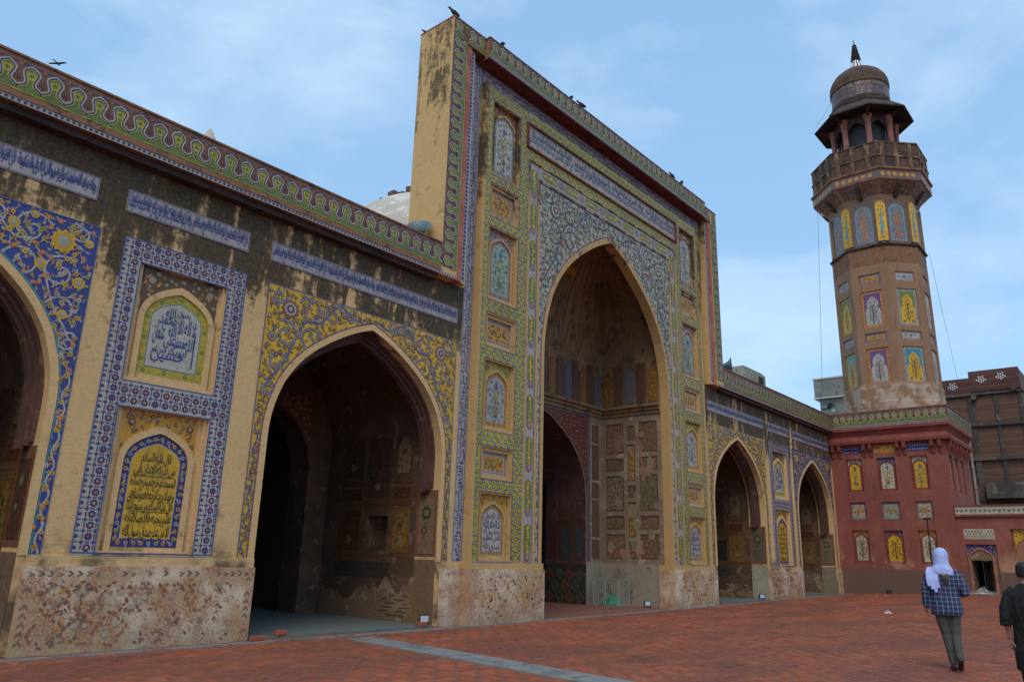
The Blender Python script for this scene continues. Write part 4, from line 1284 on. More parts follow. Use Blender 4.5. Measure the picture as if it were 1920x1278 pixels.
# lime star pattern over the portal front
INSC = (-4.27, 4.27, 12.74, 13.43)
def lime_lattice(m, x0, x1, z0, z1, holes, pitch=.205):
    for a, b, c, d in cells(x0, x1, z0, z1, holes): m.rect(a, c, b, d, 'lime', 0)
    def out(x, z, r):
        if not (x0 + r < x < x1 - r and z0 + r < z < z1 - r): return True
        return any(h[0] - r < x < h[1] + r and h[2] - r < z < h[3] + r for h in holes)
    nx, nz = max(1, round((x1 - x0) / (pitch * .62))), round((z1 - z0) / pitch)
    px, pz = (x1 - x0) / nx, (z1 - z0) / nz
    for i in range(nx):
        for j in range(nz + 1):
            x, z = x0 + (i + .5) * px, z0 + (j + (.5 if i % 2 else 0)) * pz
            if out(x, z, .045): continue
            m.star(x, z, .056, 8, .74, 'navy', 2, .39); m.disc(x, z, .031, 'white', 3, 7)
            for a in (.52, 1.57, 2.62, 3.67, 4.71, 5.76):
                xx, zz = x + .085 * math.cos(a), z + .085 * math.sin(a)
                if not out(xx, zz, .03): m.leaf(x + .06 * math.cos(a), z + .06 * math.sin(a), .055, .035, a, rng.choice(['yellow', 'green', 'yellow', 'gold', 'dgreen']), 1)
for s in (-1, 1):
    X = lambda a, b: (min(s * a, s * b), max(s * a, s * b))
    m = Mos(FI, .004); xa, xb = X(4.215, 5.97)
    hs = [(*X(4.60, 5.77), a - .03, b + .03) for k, a, b in PANELS]
    lime_lattice(m, xa, xb, 1.365, 13.82, hs)
    for h in hs: m.frame(h[0] - .02, h[2] - .02, h[1] + .02, h[3] + .02, .018, 'purple', 4)
    m.frame(xa, 1.365, xb, 13.82, .018, 'lilac', 4)
    m.build('star_mosaic', HALL)
    # seven panels
    for i, (k, a, b) in enumerate(PANELS):
        x0, x1 = X(4.63, 5.74)
        if k == 'n':
            g, fl, bc, sp, fr = [('white', fld_vase, ['white', 'navy', 'mint', 'blue'], 'terra', None), ('mint', fld_vase, ['mauve', 'orange', 'white', 'terra'], 'mauve', 'pink'),
                            ('lilac', fld_vase, ['gold', 'navy', 'yellow', 'brown'], 'lime', 'terra'), ('white', fld_script, ['beige', 'terra', 'terra', 'brown'], 'gold', 'terra')][i // 2]
            niche(FI, x0, x1, a, b, HALL, .11, .15, .085, .055, .07, g, bc, fl, (), sp, [('orange', 'maroon'), ('yellow', 'terra'), ('green', 'gold')], M['trim'], bot=.12, frame=fr)
        else:
            rect_panel(FI, x0, x1, a, b, HALL, .11, 'lilac', 'gold', [('terra', 'yellow'), ('orange', 'maroon'), ('maroon', 'lime')], M['trim'], rim=.09)
    # medallion band beside the arch
    m = Mos(FI, .004); xa, xb = X(3.785, 4.145)
    def cartouches_v(m, x0, x1, z0, z1):
        m.rect(x0, z0, x1, z1, 'lilac', 0); cxx = (x0 + x1) / 2; w = x1 - x0
        n = round((z1 - z0) / 1.12); L = (z1 - z0) / n
        for i in range(n):
            zc = z0 + (i + .5) * L
            m.poly([(cxx, zc - L * .36), (cxx + w * .36, zc - L * .28), (cxx + w * .36, zc + L * .28), (cxx, zc + L * .36), (cxx - w * .36, zc + L * .28), (cxx - w * .36, zc - L * .28)], 'green', 1)
            for q in np.linspace(-.26, .26, 6): m.star(cxx + rng.uniform(-.03, .03), zc + q * L, w * .19, 5, .6, rng.choice(['yellow', 'gold', 'lime', 'yellow']), 2, rng.random())
            m.star(cxx, z0 + i * L + .13, w * .36, 8, .8, 'terra', 1); m.disc(cxx, z0 + i * L + .13, w * .24, 'mauve', 2); m.star(cxx, z0 + i * L + .13, w * .13, 6, .6, 'gold', 3)
            for q in (-1, 1):
                for zz in np.linspace(z0 + i * L + .05, z0 + (i + 1) * L - .05, 12): m.disc(cxx + q * w * .44, zz, .013, rng.choice(['navy', 'purple', 'green']), 1, 5)
    cartouches_v(m, xa, xb, 1.365, 12.30)
    m.frame(xa, 1.365, xb, 12.30, .014, 'purple', 4)
    m.build('medallion_band', HALL)
    # beige mouldings framing the bands
    for (a, b, z1) in ((3.695, 3.78, 11.90), (4.15, 4.21, 12.36), (5.975, 6.09, 13.855)):
        xa, xb = X(a, b); mb = MB(); mb.pbox(FI, xa, xb, 1.345, z1, -.004, .03); mb.build('band_moulding', M['trim'], HALL)
m = Mos(FI, .004)
lime_lattice(m, -4.21, 4.21, 12.365, 13.82, [(INSC[0] - .05, INSC[1] + .05, INSC[2] - .05, INSC[3] + .05)])
m.build('star_mosaic', HALL)
m = Mos(FI, .004)
m.rect(-3.78, 11.91, 3.78, 12.30, 'lilac', 0)
for i in range(7):
    xc = -3.78 + (i + .5) * 7.56 / 7
    m.poly([(xc - .40, 12.105), (xc - .30, 12.22), (xc + .30, 12.22), (xc + .40, 12.105), (xc + .30, 11.99), (xc - .30, 11.99)], 'green', 1)
    for q in np.linspace(-.28, .28, 6): m.star(xc + q, 12.105 + rng.uniform(-.03, .03), .07, 5, .6, rng.choice(['yellow', 'gold', 'lime']), 2, rng.random())
    if i: m.star(xc - .54, 12.105, .12, 8, .8, 'terra', 1); m.disc(xc - .54, 12.105, .08, 'mauve', 2)
m.build('medallion_band', HALL)
for (xa, xb, z0, z1) in ((-3.69, 3.69, 11.825, 11.90), (-4.15, 4.15, 12.305, 12.36)):
    mb = MB(); mb.pbox(FI, xa, xb, z0, z1, -.004, .03); mb.build('band_moulding', M['trim'], HALL)
# great inscription
mb = MB(); t = .06
x0, x1, z0, z1 = INSC
for a in ((x0 - t, x1 + t, z0 - t, z0), (x0 - t, x1 + t, z1, z1 + t), (x0 - t, x0, z0, z1), (x1, x1 + t, z0, z1)): mb.pbox(FI, *a, -.01, .06)
fo = mb.build('inscription_frame', M['soffit'], HALL)
m = Mos(FI, .006); m.rect(x0, z0, x1, z1, 'white', 0); m.frame(x0, z0, x1, z1, .03, 'mint', 1)
for i in range(4):
    L = (x1 - x0 - .1) / 4; a = x1 - .05 - (i + 1) * L
    m.text(VERSES[i], a, z0 + .06, a + L - .02, z0 + .44, 'cobalt', 2); m.text(VERSES[(i + 2) % 5], a + .1, z0 + .27, a + L - .05, z1 - .05, 'navy', 4)
fill_flowers(m, (x0, z0, x1, z1), .16, lambda x, z: x0 + .05 < x < x1 - .05 and z0 + .05 < z < z1 - .05, [('turq', 'gold'), ('terra', 'gold'), ('green', 'yellow')], .028, ('mint', 'green'), 0)
m.build('lettering', fo)
spandrel(-3.692, 3.692, PW, 1, 11.82, 1.36, HALL, 'white', FI)
mb = MB(); arch_ring(mb, FI, 0, 3.41, PW['za'], PW['wo'], PW['zo'], PW['zs'], 1.345, 0, .028); mb.build('arch_edging', M['trim'], HALL)

# ------------------------------------------------------------------ inside the portal
XI, YB, YF, ZC = 3.42, 2.50, .132, 6.62
mb = MB()
RW = end_wall(XI)                                  # right-hand wall seen from the courtyard; x = -Y
# painted panels are slightly sunk
rows = [(1.50, 2.30), (2.45, 2.90), (3.05, 4.25), (4.40, 4.85), (5.00, 6.05)]
cols_ = [(-.92, -.66 + .30), (-1.42, -1.06), (-2.32, -1.58)]
ph = []
for (a, b) in ((-1.02, -.30), (-2.36, -1.62)):
    for (c, d) in rows: ph.append((a, b, c, d, .03))
for (c, d) in ((1.5, 2.05), (2.2, 3.35), (3.5, 3.9), (4.05, 5.3), (5.45, 5.95)): ph.append((-1.48, -1.16, c, d, .03))
mb.plate(RW, -YB, -YF, 1.36, ZC, ph)
LW = Pl((-XI, 0, 0), (0, 1, 0), (1, 0, 0)); mb.plate(LW, YF, YB, 1.36, ZC)
BW = front(YB)
arch_face(mb, BW, 0, 2.42, 3.3, 6.12, -XI, XI, ZC, 0, 1.36)
mb.build('porch_wall', M['porch'], HALL)
mb = MB()
mb.plate(RW.at(.03), -YB, -YF, 0, 1.36); mb.pbox(BW, 2.42, XI, 0, 1.36, 0, .03)
mb.face([RW(-YB, 1.36, .03), RW(-YF, 1.36, .03), RW(-YF, 1.36, 0), RW(-YB, 1.36, 0)])
mb.build('porch_dado', M['greyplaster'], HALL)
mb = MB(); mb.plate(LW.at(.03), YF, YB, 0, 1.36); mb.pbox(BW, -XI, -2.42, 0, 1.36, 0, .03); mb.build('porch_dado', M['greyplaster'], HALL)
m = Mos(RW.at(-.03), .004)
gp = ['maroon', 'terra', 'dgreen', 'terra', 'maroon', 'terra', 'brown', 'grey', 'brown', 'pink', 'brown', 'gold', 'brown', 'gold', 'brown']
for i, (a, b, c, d, e) in enumerate(ph):
    col = np.array(P[gp[i % len(gp)]]) * .35 + np.array((.17, .125, .085))
    m.rect(a + .02, c + .02, b - .02, d - .02, tuple(col), 0); m.frame(a + .02, c + .02, b - .02, d - .02, .03, 'brown', 1)
    fill_flowers(m, (a, c, b, d), .14, lambda x, z: a + .07 < x < b - .07 and c + .07 < z < d - .07, [('brown', 'terra'), ('dgreen', 'gold'), ('terra', 'brown')], .035, ('dgreen', 'brown'), 1)
for k in range(26):                 # worn patches where the paint has gone
    x, z = rng.uniform(-2.3, -.3), rng.uniform(1.45, 4.6) if k < 18 else rng.uniform(4.6, 6.2)
    if x < -1.6 and rng.random() < .6: continue
    n_ = 11; a_ = np.arange(n_) * 2 * math.pi / n_; rr_ = rng.uniform(.06, .24) * np.array([rng.uniform(.5, 1.2) for _ in range(n_)])
    m.poly(np.c_[np.clip(x + rr_ * np.cos(a_), -2.34, -.2), z + 1.3 * rr_ * np.sin(a_)], (.33 * rng.uniform(.7, 1.1), .245 * rng.uniform(.7, 1.1), .165), 8)
m.build('painted_panels', HALL)
# arch in the back wall: red spandrel and blue border
m = Mos(BW, .004)
pts = arch_curve(0, 2.46, 3.3, 6.16)
for (a, b), (c, d) in zip(pts, pts[1:]): m.poly([(a, b), (c, d), (c, 6.22), (a, 6.22)], (.15, .035, .028), 0)
for s in (-1, 1):
    m.rect(min(s * 2.46, s * 2.50), 1.4, max(s * 2.46, s * 2.50), 6.22, (.20, .06, .04), 0)
    m.rect(min(s * 2.50, s * 2.66), 1.4, max(s * 2.50, s * 2.66), 6.38, (.11, .12, .17), 0)
    for (c, d) in ((1.5, 2.1), (2.2, 3.4), (3.5, 4.0), (4.1, 5.3), (5.4, 6.0)):
        m.rect(min(s * 2.78, s * 3.2), c, max(s * 2.78, s * 3.2), d, (.16, .08, .05), 0); m.frame(min(s * 2.78, s * 3.2), c, max(s * 2.78, s * 3.2), d, .025, 'brown', 1)
m.rect(-2.5, 6.225, 2.5, 6.38, (.11, .12, .17), 0)
for x, z in scatter(-2.4, 3.3, 2.4, 6.2, .15, lambda x, z: z > arch_z(x, 2.46, 3.3, 6.16) + .08 and z < 6.15): m.star(x, z, .045, 5, .5, (.30, .17, .13), 1, rng.random())
m.build('painted_spandrel', HALL)
# reveal of the back arch and the chamber behind it
mb = MB(); arch_reveal(mb, BW, 0, 2.42, 3.3, 6.12, 0, 0, -1.7); mb.build('inner_arch', M['pink'], HALL)
JW = end_wall(2.42); m = Mos(JW, .006)
m.rect(-4.2, .03, -2.52, 1.30, (.05, .05, .042), 0)
for i in range(4):
    for j in range(3):
        x, z = -4.0 + i * .42 + (.21 if j % 2 else 0), .25 + j * .36
        if x < -2.7: m.star(x, z, .20, 4, .707, (.16, .13, .10), 1); m.star(x, z, .165, 4, .707, [(.17, .045, .03), (.06, .075, .065)][(i + j) % 2], 2)
for (a, b) in ((-4.1, -3.7), (-3.55, -3.1), (-2.98, -2.6)):
    m.rect(a, 1.45, b, 2.75, (.10, .055, .035), 0); m.poly([(a + .06, 1.5), (b - .06, 1.5), (b - .06, 2.3), ((a + b) / 2, 2.62), (a + .06, 2.3)], rng.choice([(.06, .08, .085), (.13, .04, .03), (.07, .075, .05)]), 1)
m.build('painted_dado', HALL)
# cornice of the porch
mb = MB()
for k, (o0, z0, z1) in enumerate(((.05, 6.30, 6.42), (.11, 6.42, 6.54), (.19, 6.54, 6.64))):
    mb.pbox(RW, -YB, -YF, z0, z1, -.02, o0); mb.pbox(LW, YF, YB, z0, z1, -.02, o0); mb.pbox(BW, -XI + o0, XI - o0, z0, z1, -.02, o0)
mb.build('porch_cornice', M['vault'], HALL)
# half vault: drum with tall niches, then ribs running to the crown of the front arch
mb = MB(); ZD, ZA = 8.25, 11.75
rim = [(XI, YF + (YB - YF) * i / 5) for i in range(5)] + [(XI - 2 * XI * i / 14, YB) for i in range(15)] + [(-XI, YB - (YB - YF) * i / 5) for i in range(1, 6)]
hp = arch_half(12)
def rib(q):
    x, y = q; out = [(x, y, 6.6), (x, y, ZD)]
    for u, t in hp[1:]: out.append((x * u, YF + (y - YF) * u, ZD + (ZA - ZD) * t))
    return out
ribs = [rib(q) for q in rim]
for a, b in zip(ribs, ribs[1:]):
    for k in range(len(a) - 1): mb.face([a[k], b[k], b[k + 1], a[k + 1]])
mb.box(-3.9, 3.9, YF, 2.9, 11.85, 12.0)
arch_face(mb, front(YF), 0, 3.42, PW['zs'], PW['za'] + .01, -7.0, 7.0, 12.0)
mb.build('half_vault', M['vault'], HALL)
mb = MB()
for i, rb in enumerate(ribs):
    mb.tube([Vector(v) * .995 + Vector((0, 0, .03)) for v in rb[1:-3]], .010 if i % 2 else .018, 5)
for i in range(0, len(ribs) - 4, 2):          # interlacing arcs of the vault net
    a, b = ribs[i], ribs[i + 4]; mid = ribs[i + 2]
    mb.tube([Vector(a[1]), Vector(ribs[i + 1][4]), Vector(mid[7]) * .99], .012, 5); mb.tube([Vector(b[1]), Vector(ribs[i + 3][4]), Vector(mid[7]) * .99], .012, 5)
mb.build('vault_ribs', M['vault'], HALL)
m = Mos(BW, .03)
def drum_panels(m, x0, x1, n):
    w = (x1 - x0) / n
    for i in range(n):
        a, b = x0 + i * w + .03, x0 + (i + 1) * w - .03
        c = [(.24, .12, .03), (.13, .065, .045), (.11, .12, .15), (.13, .065, .045)][i % 4]
        if i % 2 == 0:
            m.poly([(a, 6.7), (b, 6.7), (b, 7.75), ((a + b) / 2, 8.0), (a, 7.75)], c, 0)
            if i % 4 == 0: fill_flowers(m, (a, 6.7, b, 7.8), .13, lambda x, z: a + .04 < x < b - .04, [('gold', 'terra'), ('brown', 'gold')], .03, ('brown', 'gold'), 1)
        else: m.rect(a, 6.7, b, 8.1, c, 0)
drum_panels(m, -XI + .1, XI - .1, 15); m.build('vault_niches', HALL)
m = Mos(RW, .03); drum_panels(m, -YB + .05, -YF - .05, 5); m.build('vault_niches', HALL)
m = Mos(LW, .03); drum_panels(m, YF + .05, YB - .05, 5); m.build('vault_niches', HALL)
# crown ornaments
m = Mos(Pl((0, 1.55, 10.55), (1, 0, 0), (0, -.75, -.66), (0, -.66, .75)), .0)
m.poly([(-.45, 0), (.45, 0), (.3, .18), (0, .32), (-.3, .18)], (.42, .16, .03), 0); m.poly([(-1.35, -.05), (-.75, -.05), (-.8, .2), (-1.1, .32), (-1.3, .2)], (.16, .17, .24), 0)
m.build('vault_medallion', HALL)

# ------------------------------------------------------------------ hall interior
mb = MB()
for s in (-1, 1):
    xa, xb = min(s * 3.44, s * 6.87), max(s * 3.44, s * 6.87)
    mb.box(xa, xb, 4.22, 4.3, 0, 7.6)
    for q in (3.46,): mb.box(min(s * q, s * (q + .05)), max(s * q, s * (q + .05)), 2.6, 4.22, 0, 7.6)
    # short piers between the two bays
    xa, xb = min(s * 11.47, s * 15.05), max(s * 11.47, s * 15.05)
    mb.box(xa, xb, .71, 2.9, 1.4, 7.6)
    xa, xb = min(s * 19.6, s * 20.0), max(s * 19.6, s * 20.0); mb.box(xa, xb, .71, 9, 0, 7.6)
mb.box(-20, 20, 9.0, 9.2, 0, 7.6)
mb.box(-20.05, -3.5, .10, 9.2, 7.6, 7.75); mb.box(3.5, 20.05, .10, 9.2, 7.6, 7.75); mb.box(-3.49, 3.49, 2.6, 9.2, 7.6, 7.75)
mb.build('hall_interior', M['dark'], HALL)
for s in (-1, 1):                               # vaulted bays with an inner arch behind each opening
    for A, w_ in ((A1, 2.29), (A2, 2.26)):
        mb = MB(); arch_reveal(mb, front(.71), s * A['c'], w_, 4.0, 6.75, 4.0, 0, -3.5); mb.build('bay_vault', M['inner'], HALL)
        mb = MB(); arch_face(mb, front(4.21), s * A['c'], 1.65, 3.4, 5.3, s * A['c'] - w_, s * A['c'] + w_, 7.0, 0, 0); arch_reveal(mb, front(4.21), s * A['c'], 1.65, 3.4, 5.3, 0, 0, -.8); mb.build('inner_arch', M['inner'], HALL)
        m = Mos(front(4.21), .006)
        pts = arch_curve(s * A['c'], 1.70, 3.4, 5.36)
        for (a, b), (c, d) in zip(pts, pts[1:]): m.poly([(a, b), (c, d), (c, 5.5), (a, 5.5)], (.16, .05, .035), 0)
        for x, z in scatter(s * A['c'] - 1.6, 4, s * A['c'] + 1.6, 5.45, .2, lambda x, z: z > arch_z(x - s * A['c'], 1.7, 3.4, 5.36) + .08): m.star(x, z, .06, 5, .5, (.30, .18, .10), 1, rng.random())
        m.build('painted_spandrel', HALL)
mb = MB()
for s in (-1, 1):
    xa, xb = min(s * 11.46, s * 15.06), max(s * 11.46, s * 15.06); mb.box(xa, xb, .705, 2.92, 0, 1.399)
mb.build('pier_foot', M['rubble'], HALL)
# the hall's roof slab
mb = MB(); mb.box(-20, -7.54, .10, 9.3, 8.0, 8.2); mb.box(7.54, 20, .10, 9.3, 8.0, 8.2); mb.box(-7.5, 7.5, 2.95, 9.3, 8.0, 8.2); mb.build('roof', M['concrete'], HALL)

def painted_bay_wall(xw, y1, bare, seed):
    """wall of an arch bay facing the left: painted panels above, bare brick below"""
    p = end_wall(xw); r = random.Random(seed)
    mb = MB(); hole = (-2.55, -1.75, 1.55, 2.35, .30)
    mb.plate(p, -y1, -.702, 0, 7.6, [hole])
    o = mb.build('bay_wall', M['inner'], HALL)
    m = Mos(p, .006)
    for (a, b, c, d, g, f) in ((-1.62, -.95, 1.5, 2.55, (.20, .12, .04), (.26, .15, .04)), (-1.62, -.95, 2.70, 3.05, (.12, .05, .03), (.15, .06, .04)), (-1.62, -.95, 3.25, 4.3, (.09, .07, .05), (.25, .17, .10)),
                               (-2.65, -1.72, 2.75, 4.6, (.085, .075, .07), (.11, .05, .04)), (-3.6, -2.75, 1.5, 2.55, (.10, .06, .04), (.15, .06, .03)), (-3.6, -2.75, 2.7, 3.05, (.08, .045, .03), (.10, .05, .03)), (-3.6, -2.75, 3.25, 4.5, (.07, .05, .04), (.10, .06, .04))):
        if -a > y1: continue
        m.rect(a, c, b, d, g, 0); m.frame(a, c, b, d, .03, (.22, .10, .03), 1); cx = (a + b) / 2
        if d - c > .6:
            w = (b - a) / 2 - .10; m.poly([(cx - w, c + .1)] + arch_curve(cx, w, d - .45, d - .1) + [(cx + w, c + .1)], f, 1)
            m.star(cx, c + .3, .13, 6, .6, (.28, .20, .14), 2); m.star(cx, c + .62, .10, 5, .5, (.10, .07, .03), 2)
        fill_flowers(m, (a, c, b, d), .17, lambda x, z: a + .1 < x < b - .1 and c + .1 < z < d - .1, [('terra', 'gold'), ('brown', 'terra')], .032, ('dgreen', 'brown'), 3)
    for z in (1.42, 2.60, 3.12): m.rect(-min(3.65, y1), z, -.9, z + .05, (.17, .07, .03), 0)
    m.rect(-min(3.65, y1), .95, -1.6, 1.30, (.07, .055, .045), 0)
    m.build('painted_panels', o)
    # broken patches of bare brick and mud plaster below
    mb = MB()
    n = 46; ys = np.linspace(.72, y1 - .02, n)
    tops = [bare * (.62 + .30 * math.sin(y * 3.1 + seed) * .5 + .07 * math.sin(y * 7 + seed * 2) + .03 * math.sin(y * 19) + .03 * r.random()) * (1.0 + .55 * max(0, min(1, (1.9 - y) / .25))) for y in ys]
    for i in range(n - 1):
        mb.add([p(-ys[i], 0, .012), p(-ys[i + 1], 0, .012), p(-ys[i + 1], tops[i + 1], .012), p(-ys[i], tops[i], .012), p(-ys[i], tops[i], 0), p(-ys[i + 1], tops[i + 1], 0)], [(0, 1, 2, 3), (3, 2, 5, 4)])
    mb.build('bare_patch', M['rubble'], o)
    for row in range(6):
        y = .78 + .09 * (row % 2)
        while y < 1.75:
            if r.random() < .75:
                mb = MB(); mb.pbox(p, -(y + .17), -y, .16 + row * .085, .16 + row * .085 + .055, .0, .03 + r.uniform(0, .012)); mb.build('brick', M['rubble'], o)
            y += .20
painted_bay_wall(-6.87, 4.2, .95, 1)
painted_bay_wall(11.455, 2.9, .55, 2)
painted_bay_wall(-15.055, 2.9, .55, 3)
painted_bay_wall(19.58, 4.0, .9, 4)
# jamb paintings of the open arches, on the reveal that faces left
for (xw, pal) in ((-9.16 + 2.25, 0), (9.16 + 2.25, 1), (-17.33 + 2.20, 2), (17.33 + 2.20, 3)):
    m = Mos(end_wall(xw), .006)
    m.rect(-.69, 1.45, -.03, 2.90, (.24, .11, .07), 0); m.rect(-.62, 1.55, -.12, 2.72, [(.27, .16, .11), (.16, .12, .09), (.13, .05, .04), (.20, .15, .10)][pal], 1)
    for q in range(10): m.rect(-.68, 1.5 + q * .14, -.635, 1.57 + q * .14, (.34, .08, .05), 1)
    for z, k in ((2.40, .17), (2.02, .11)):
        m.star(-.37 - .05 * (z < 2.2), z, k, 9, .72, (.035, .07, .035), 2); m.star(-.37 - .05 * (z < 2.2), z, k * .62, 7, .6, (.25, .20, .10), 3); m.star(-.37, z, k * .3, 5, .6, (.38, .14, .06), 4)
    for t in range(7): m.leaf(-.42, 1.62 + t * .10, .12, .05, (1 if t % 2 else 2.2), (.04, .07, .035), 2)
    if pal == 0: m.poly([(-.10, 1.5), (-.62, 1.5), (-.58, 1.66), (-.40, 1.8), (-.30, 2.05), (-.16, 2.15), (-.10, 2.5)], (.27, .18, .115), 5)
    m.rect(-.69, 0.0, -.03, 1.38, [(.25, .165, .10), (.36, .34, .28), (.22, .15, .10), (.24, .20, .14)][pal], 0)
    m.build('jamb_painting', HALL)
# star-spangled hollow above the corbel of the near arch
# carpets inside the arches
for i, (c, w) in enumerate(((-9.16, 2.22), (9.16, 2.22), (-17.33, 2.17), (17.33, 2.17))):
    mb = MB(); z = zg(c, 0) + .03
    pts = [(c - w, .12 + .05 * math.sin(i)), (c - w * .4, .02), (c + w * .3, -.06), (c + w, -.02), (c + w, 8.9), (c - w, 8.9)]
    mb.add([(x, y, z) for x, y in pts] + [(x, y, z - .05) for x, y in pts], [(0, 1, 2, 3, 4, 5)] + [(k, (k + 1) % 6, 6 + (k + 1) % 6, 6 + k) for k in range(6)])
    o = mb.build('carpet', M['carpet'])
    tag(o, ['grey-green carpet on the floor inside the near yellow-spandrelled arch', 'grey-green carpet inside the yellow-spandrelled arch beyond the tall portal',
            'dark carpet inside the blue-spandrelled arch at the left edge', 'carpet inside the far blue-spandrelled arch next to the red corner'][i], 'carpet', 'carpets inside the hall arches')
# ------------------------------------------------------------------ minaret
AX, AY = 22.73, -2.54
MIN = thing('minaret', 'octagonal brick minaret with tile panels rising from a red brick base', 'minaret', (AX, AY, 0))
EW = end_wall(XC)
YE = 5.10                               # the base reaches this far out of the hall corner
def mz(z): return 1.518 + (z - 1.518) * 1.0175
cols3 = [(.68, 1.42), (2.10, 2.92), (3.56, 4.30)]
bh = []
for i, (a, b) in enumerate(cols3):
    bh += [(a, b, mz(4.87), mz(6.39), .11), (a, b, mz(3.52), mz(4.36), .09), (a, b, mz(1.63), mz(3.07), .11)]
mb = MB(); mb.plate(EW, 0, YE, -.1, 7.2, bh, 0)
base = mb.build('base_wall', M['red'], MIN)
SW = Pl((0, -YE, 0), (1, 0, 0), (0, -1, 0))
mb = MB(); sh = [(XC + .5 + i * 1.25, XC + 1.2 + i * 1.25, 4.9, 6.5, .08) for i in range(3)]
mb.plate(SW, XC, XC + 5.2, -.1, 7.2, sh); mb.face([(XC + 5.2, -YE, -.1), (XC + 5.2, 0, -.1), (XC + 5.2, 0, 7.2), (XC + 5.2, -YE, 7.2)])
mb.build('base_side_wall', M['redside'], MIN)
fields = [('yellow', 'white', 'cream'), ('cream', 'blue', 'white'), ('yellow', 'white', 'cream')]
for i, (a, b) in enumerate(cols3):
    g, sp, bo = fields[i]
    niche(EW, a, b, mz(4.87), mz(6.39), MIN, .11, .12, .07, .06, 0, g, [], fld_vase, ('warm',) if g == 'yellow' else ('cool',), sp, [('blue', 'gold'), ('purple', 'white')], M['redtrim'], bot=.10)
    rect_panel(EW, a, b, mz(3.52), mz(4.36), MIN, .09, 'grey', 'cream' if i != 1 else 'mint', [('orange', 'gold'), ('maroon', 'cream'), ('terra', 'gold')], M['redtrim'], rim=.04)
    g2, sp2 = [('cream', 'gold'), ('yellow', 'purple'), ('cream', 'gold')][i]
    niche(EW, a, b, mz(1.63), mz(3.07), MIN, .11, .10, .06, .06, 0, g2, [], fld_tree, ('maroon', 'brown', ('green', 'dgreen')), sp2, [('lilac', 'terra'), ('orange', 'brown')], M['redtrim'], bot=.10)
for (a, b, c, d, e) in sh:
    niche(SW, a, b, c, d, MIN, .08, .12, .06, .06, 0, 'beige', [], fld_vase, ('warm',), 'terra', [('blue', 'gold')], M['redtrim'], bot=.1)
# frieze panels and brackets under the cornice
m = Mos(EW, .006)
for i, (a, b) in enumerate(((.62, 1.42), (2.02, 2.95), (3.48, 4.40))):
    m.rect(a, 6.72, b, 7.05, ['navy', 'gold', 'navy'][i], 0)
    for x in np.arange(a + .07, b - .03, .10):
        for z in (6.80, 6.97): m.star(x, z, .045, 6, .6, ['orange', 'maroon', 'lilac'][i] if rng.random() < .6 else 'lilac', 1, rng.random())
m.build('frieze_tiles', MIN)
for x in (.08, .40, 1.55, 1.84, 3.05, 3.34, 4.52, 4.85):
    mb = MB(); q = [(.0, 6.55), (.06, 6.55), (.10, 6.75), (.22, 6.88), (.26, 7.13), (.0, 7.13)]
    L = [EW(x, z, d) for d, z in q]; Rr = [EW(x + .14, z, d) for d, z in q]
    mb.add(L + Rr, [tuple(range(6)), tuple(range(11, 5, -1))] + [(k, (k + 1) % 6, 6 + (k + 1) % 6, 6 + k) for k in range(6)]); mb.build('bracket', M['redtrim'], MIN)
for x in (.2, .9, 1.6, 2.3, 3.0, 3.7, 4.4):
    mb = MB(); q = [(.0, 6.55), (.06, 6.55), (.10, 6.75), (.22, 6.88), (.26, 7.13), (.0, 7.13)]
    L = [SW(XC + x, z, d) for d, z in q]; Rr = [SW(XC + x + .14, z, d) for d, z in q]
    mb.add(L + Rr, [tuple(range(6)), tuple(range(11, 5, -1))] + [(k, (k + 1) % 6, 6 + (k + 1) % 6, 6 + k) for k in range(6)]); mb.build('bracket', M['redtrim'], MIN)
# cornice and parapet of the base, following two sides
def ring2(mb, d0, d1, z0, z1, m=0, dd=None):
    """prism along the base edge: offset d0 at z0, d1 at z1"""
    out = []
    for d, z in ((d0, z0), (d1, z1)):
        out.append([(XC - d, .05 if d < .01 else .05, z), (XC - d, -YE - d, z), (XC + 5.2, -YE - d, z)])
    a, b = out
    for k in range(2): mb.face([a[k], a[k + 1], b[k + 1], b[k]], m)
    return out
mb = MB()
lv = [(.0, 7.13), (.24, 7.16), (.26, 7.30), (.10, 7.55), (.20, 7.72), (.30, 7.80), (.30, 7.93)]
prev = None
for (d, z), (d2, z2) in zip(lv, lv[1:]): ring2(mb, d, d2, z, z2)
mb.build('base_cornice', M['redtrim'], MIN)
mb = MB()
for (d, z), (d2, z2) in zip([(.30, 7.93), (.30, 8.66), (.33, 8.66), (.33, 8.71), (-.1, 8.71)], [(.30, 8.66), (.33, 8.66), (.33, 8.71), (-.1, 8.71), (-.1, 8.2)]): ring2(mb, d, d2, z, z2)
mb.face([(XC + .1, .05, 8.2), (XC + .1, -YE + .1, 8.2), (XC + 5.2, -YE + .1, 8.2), (XC + 5.2, .05, 8.2)])
bp = mb.build('base_parapet', M['brown'], MIN)
serp_row(bp, (XC - .30, -.32, 8.10), (0, -1, 0), YE - .05, rz=R(-90))
serp_row(bp, (XC - .25, -YE - .30, 8.10), (1, 0, 0), 5.3)
m = Mos(end_wall(XC - .30), .004); dotted(m, .05, YE + .28, 7.95, 8.06); m.build('dotted_band', bp)

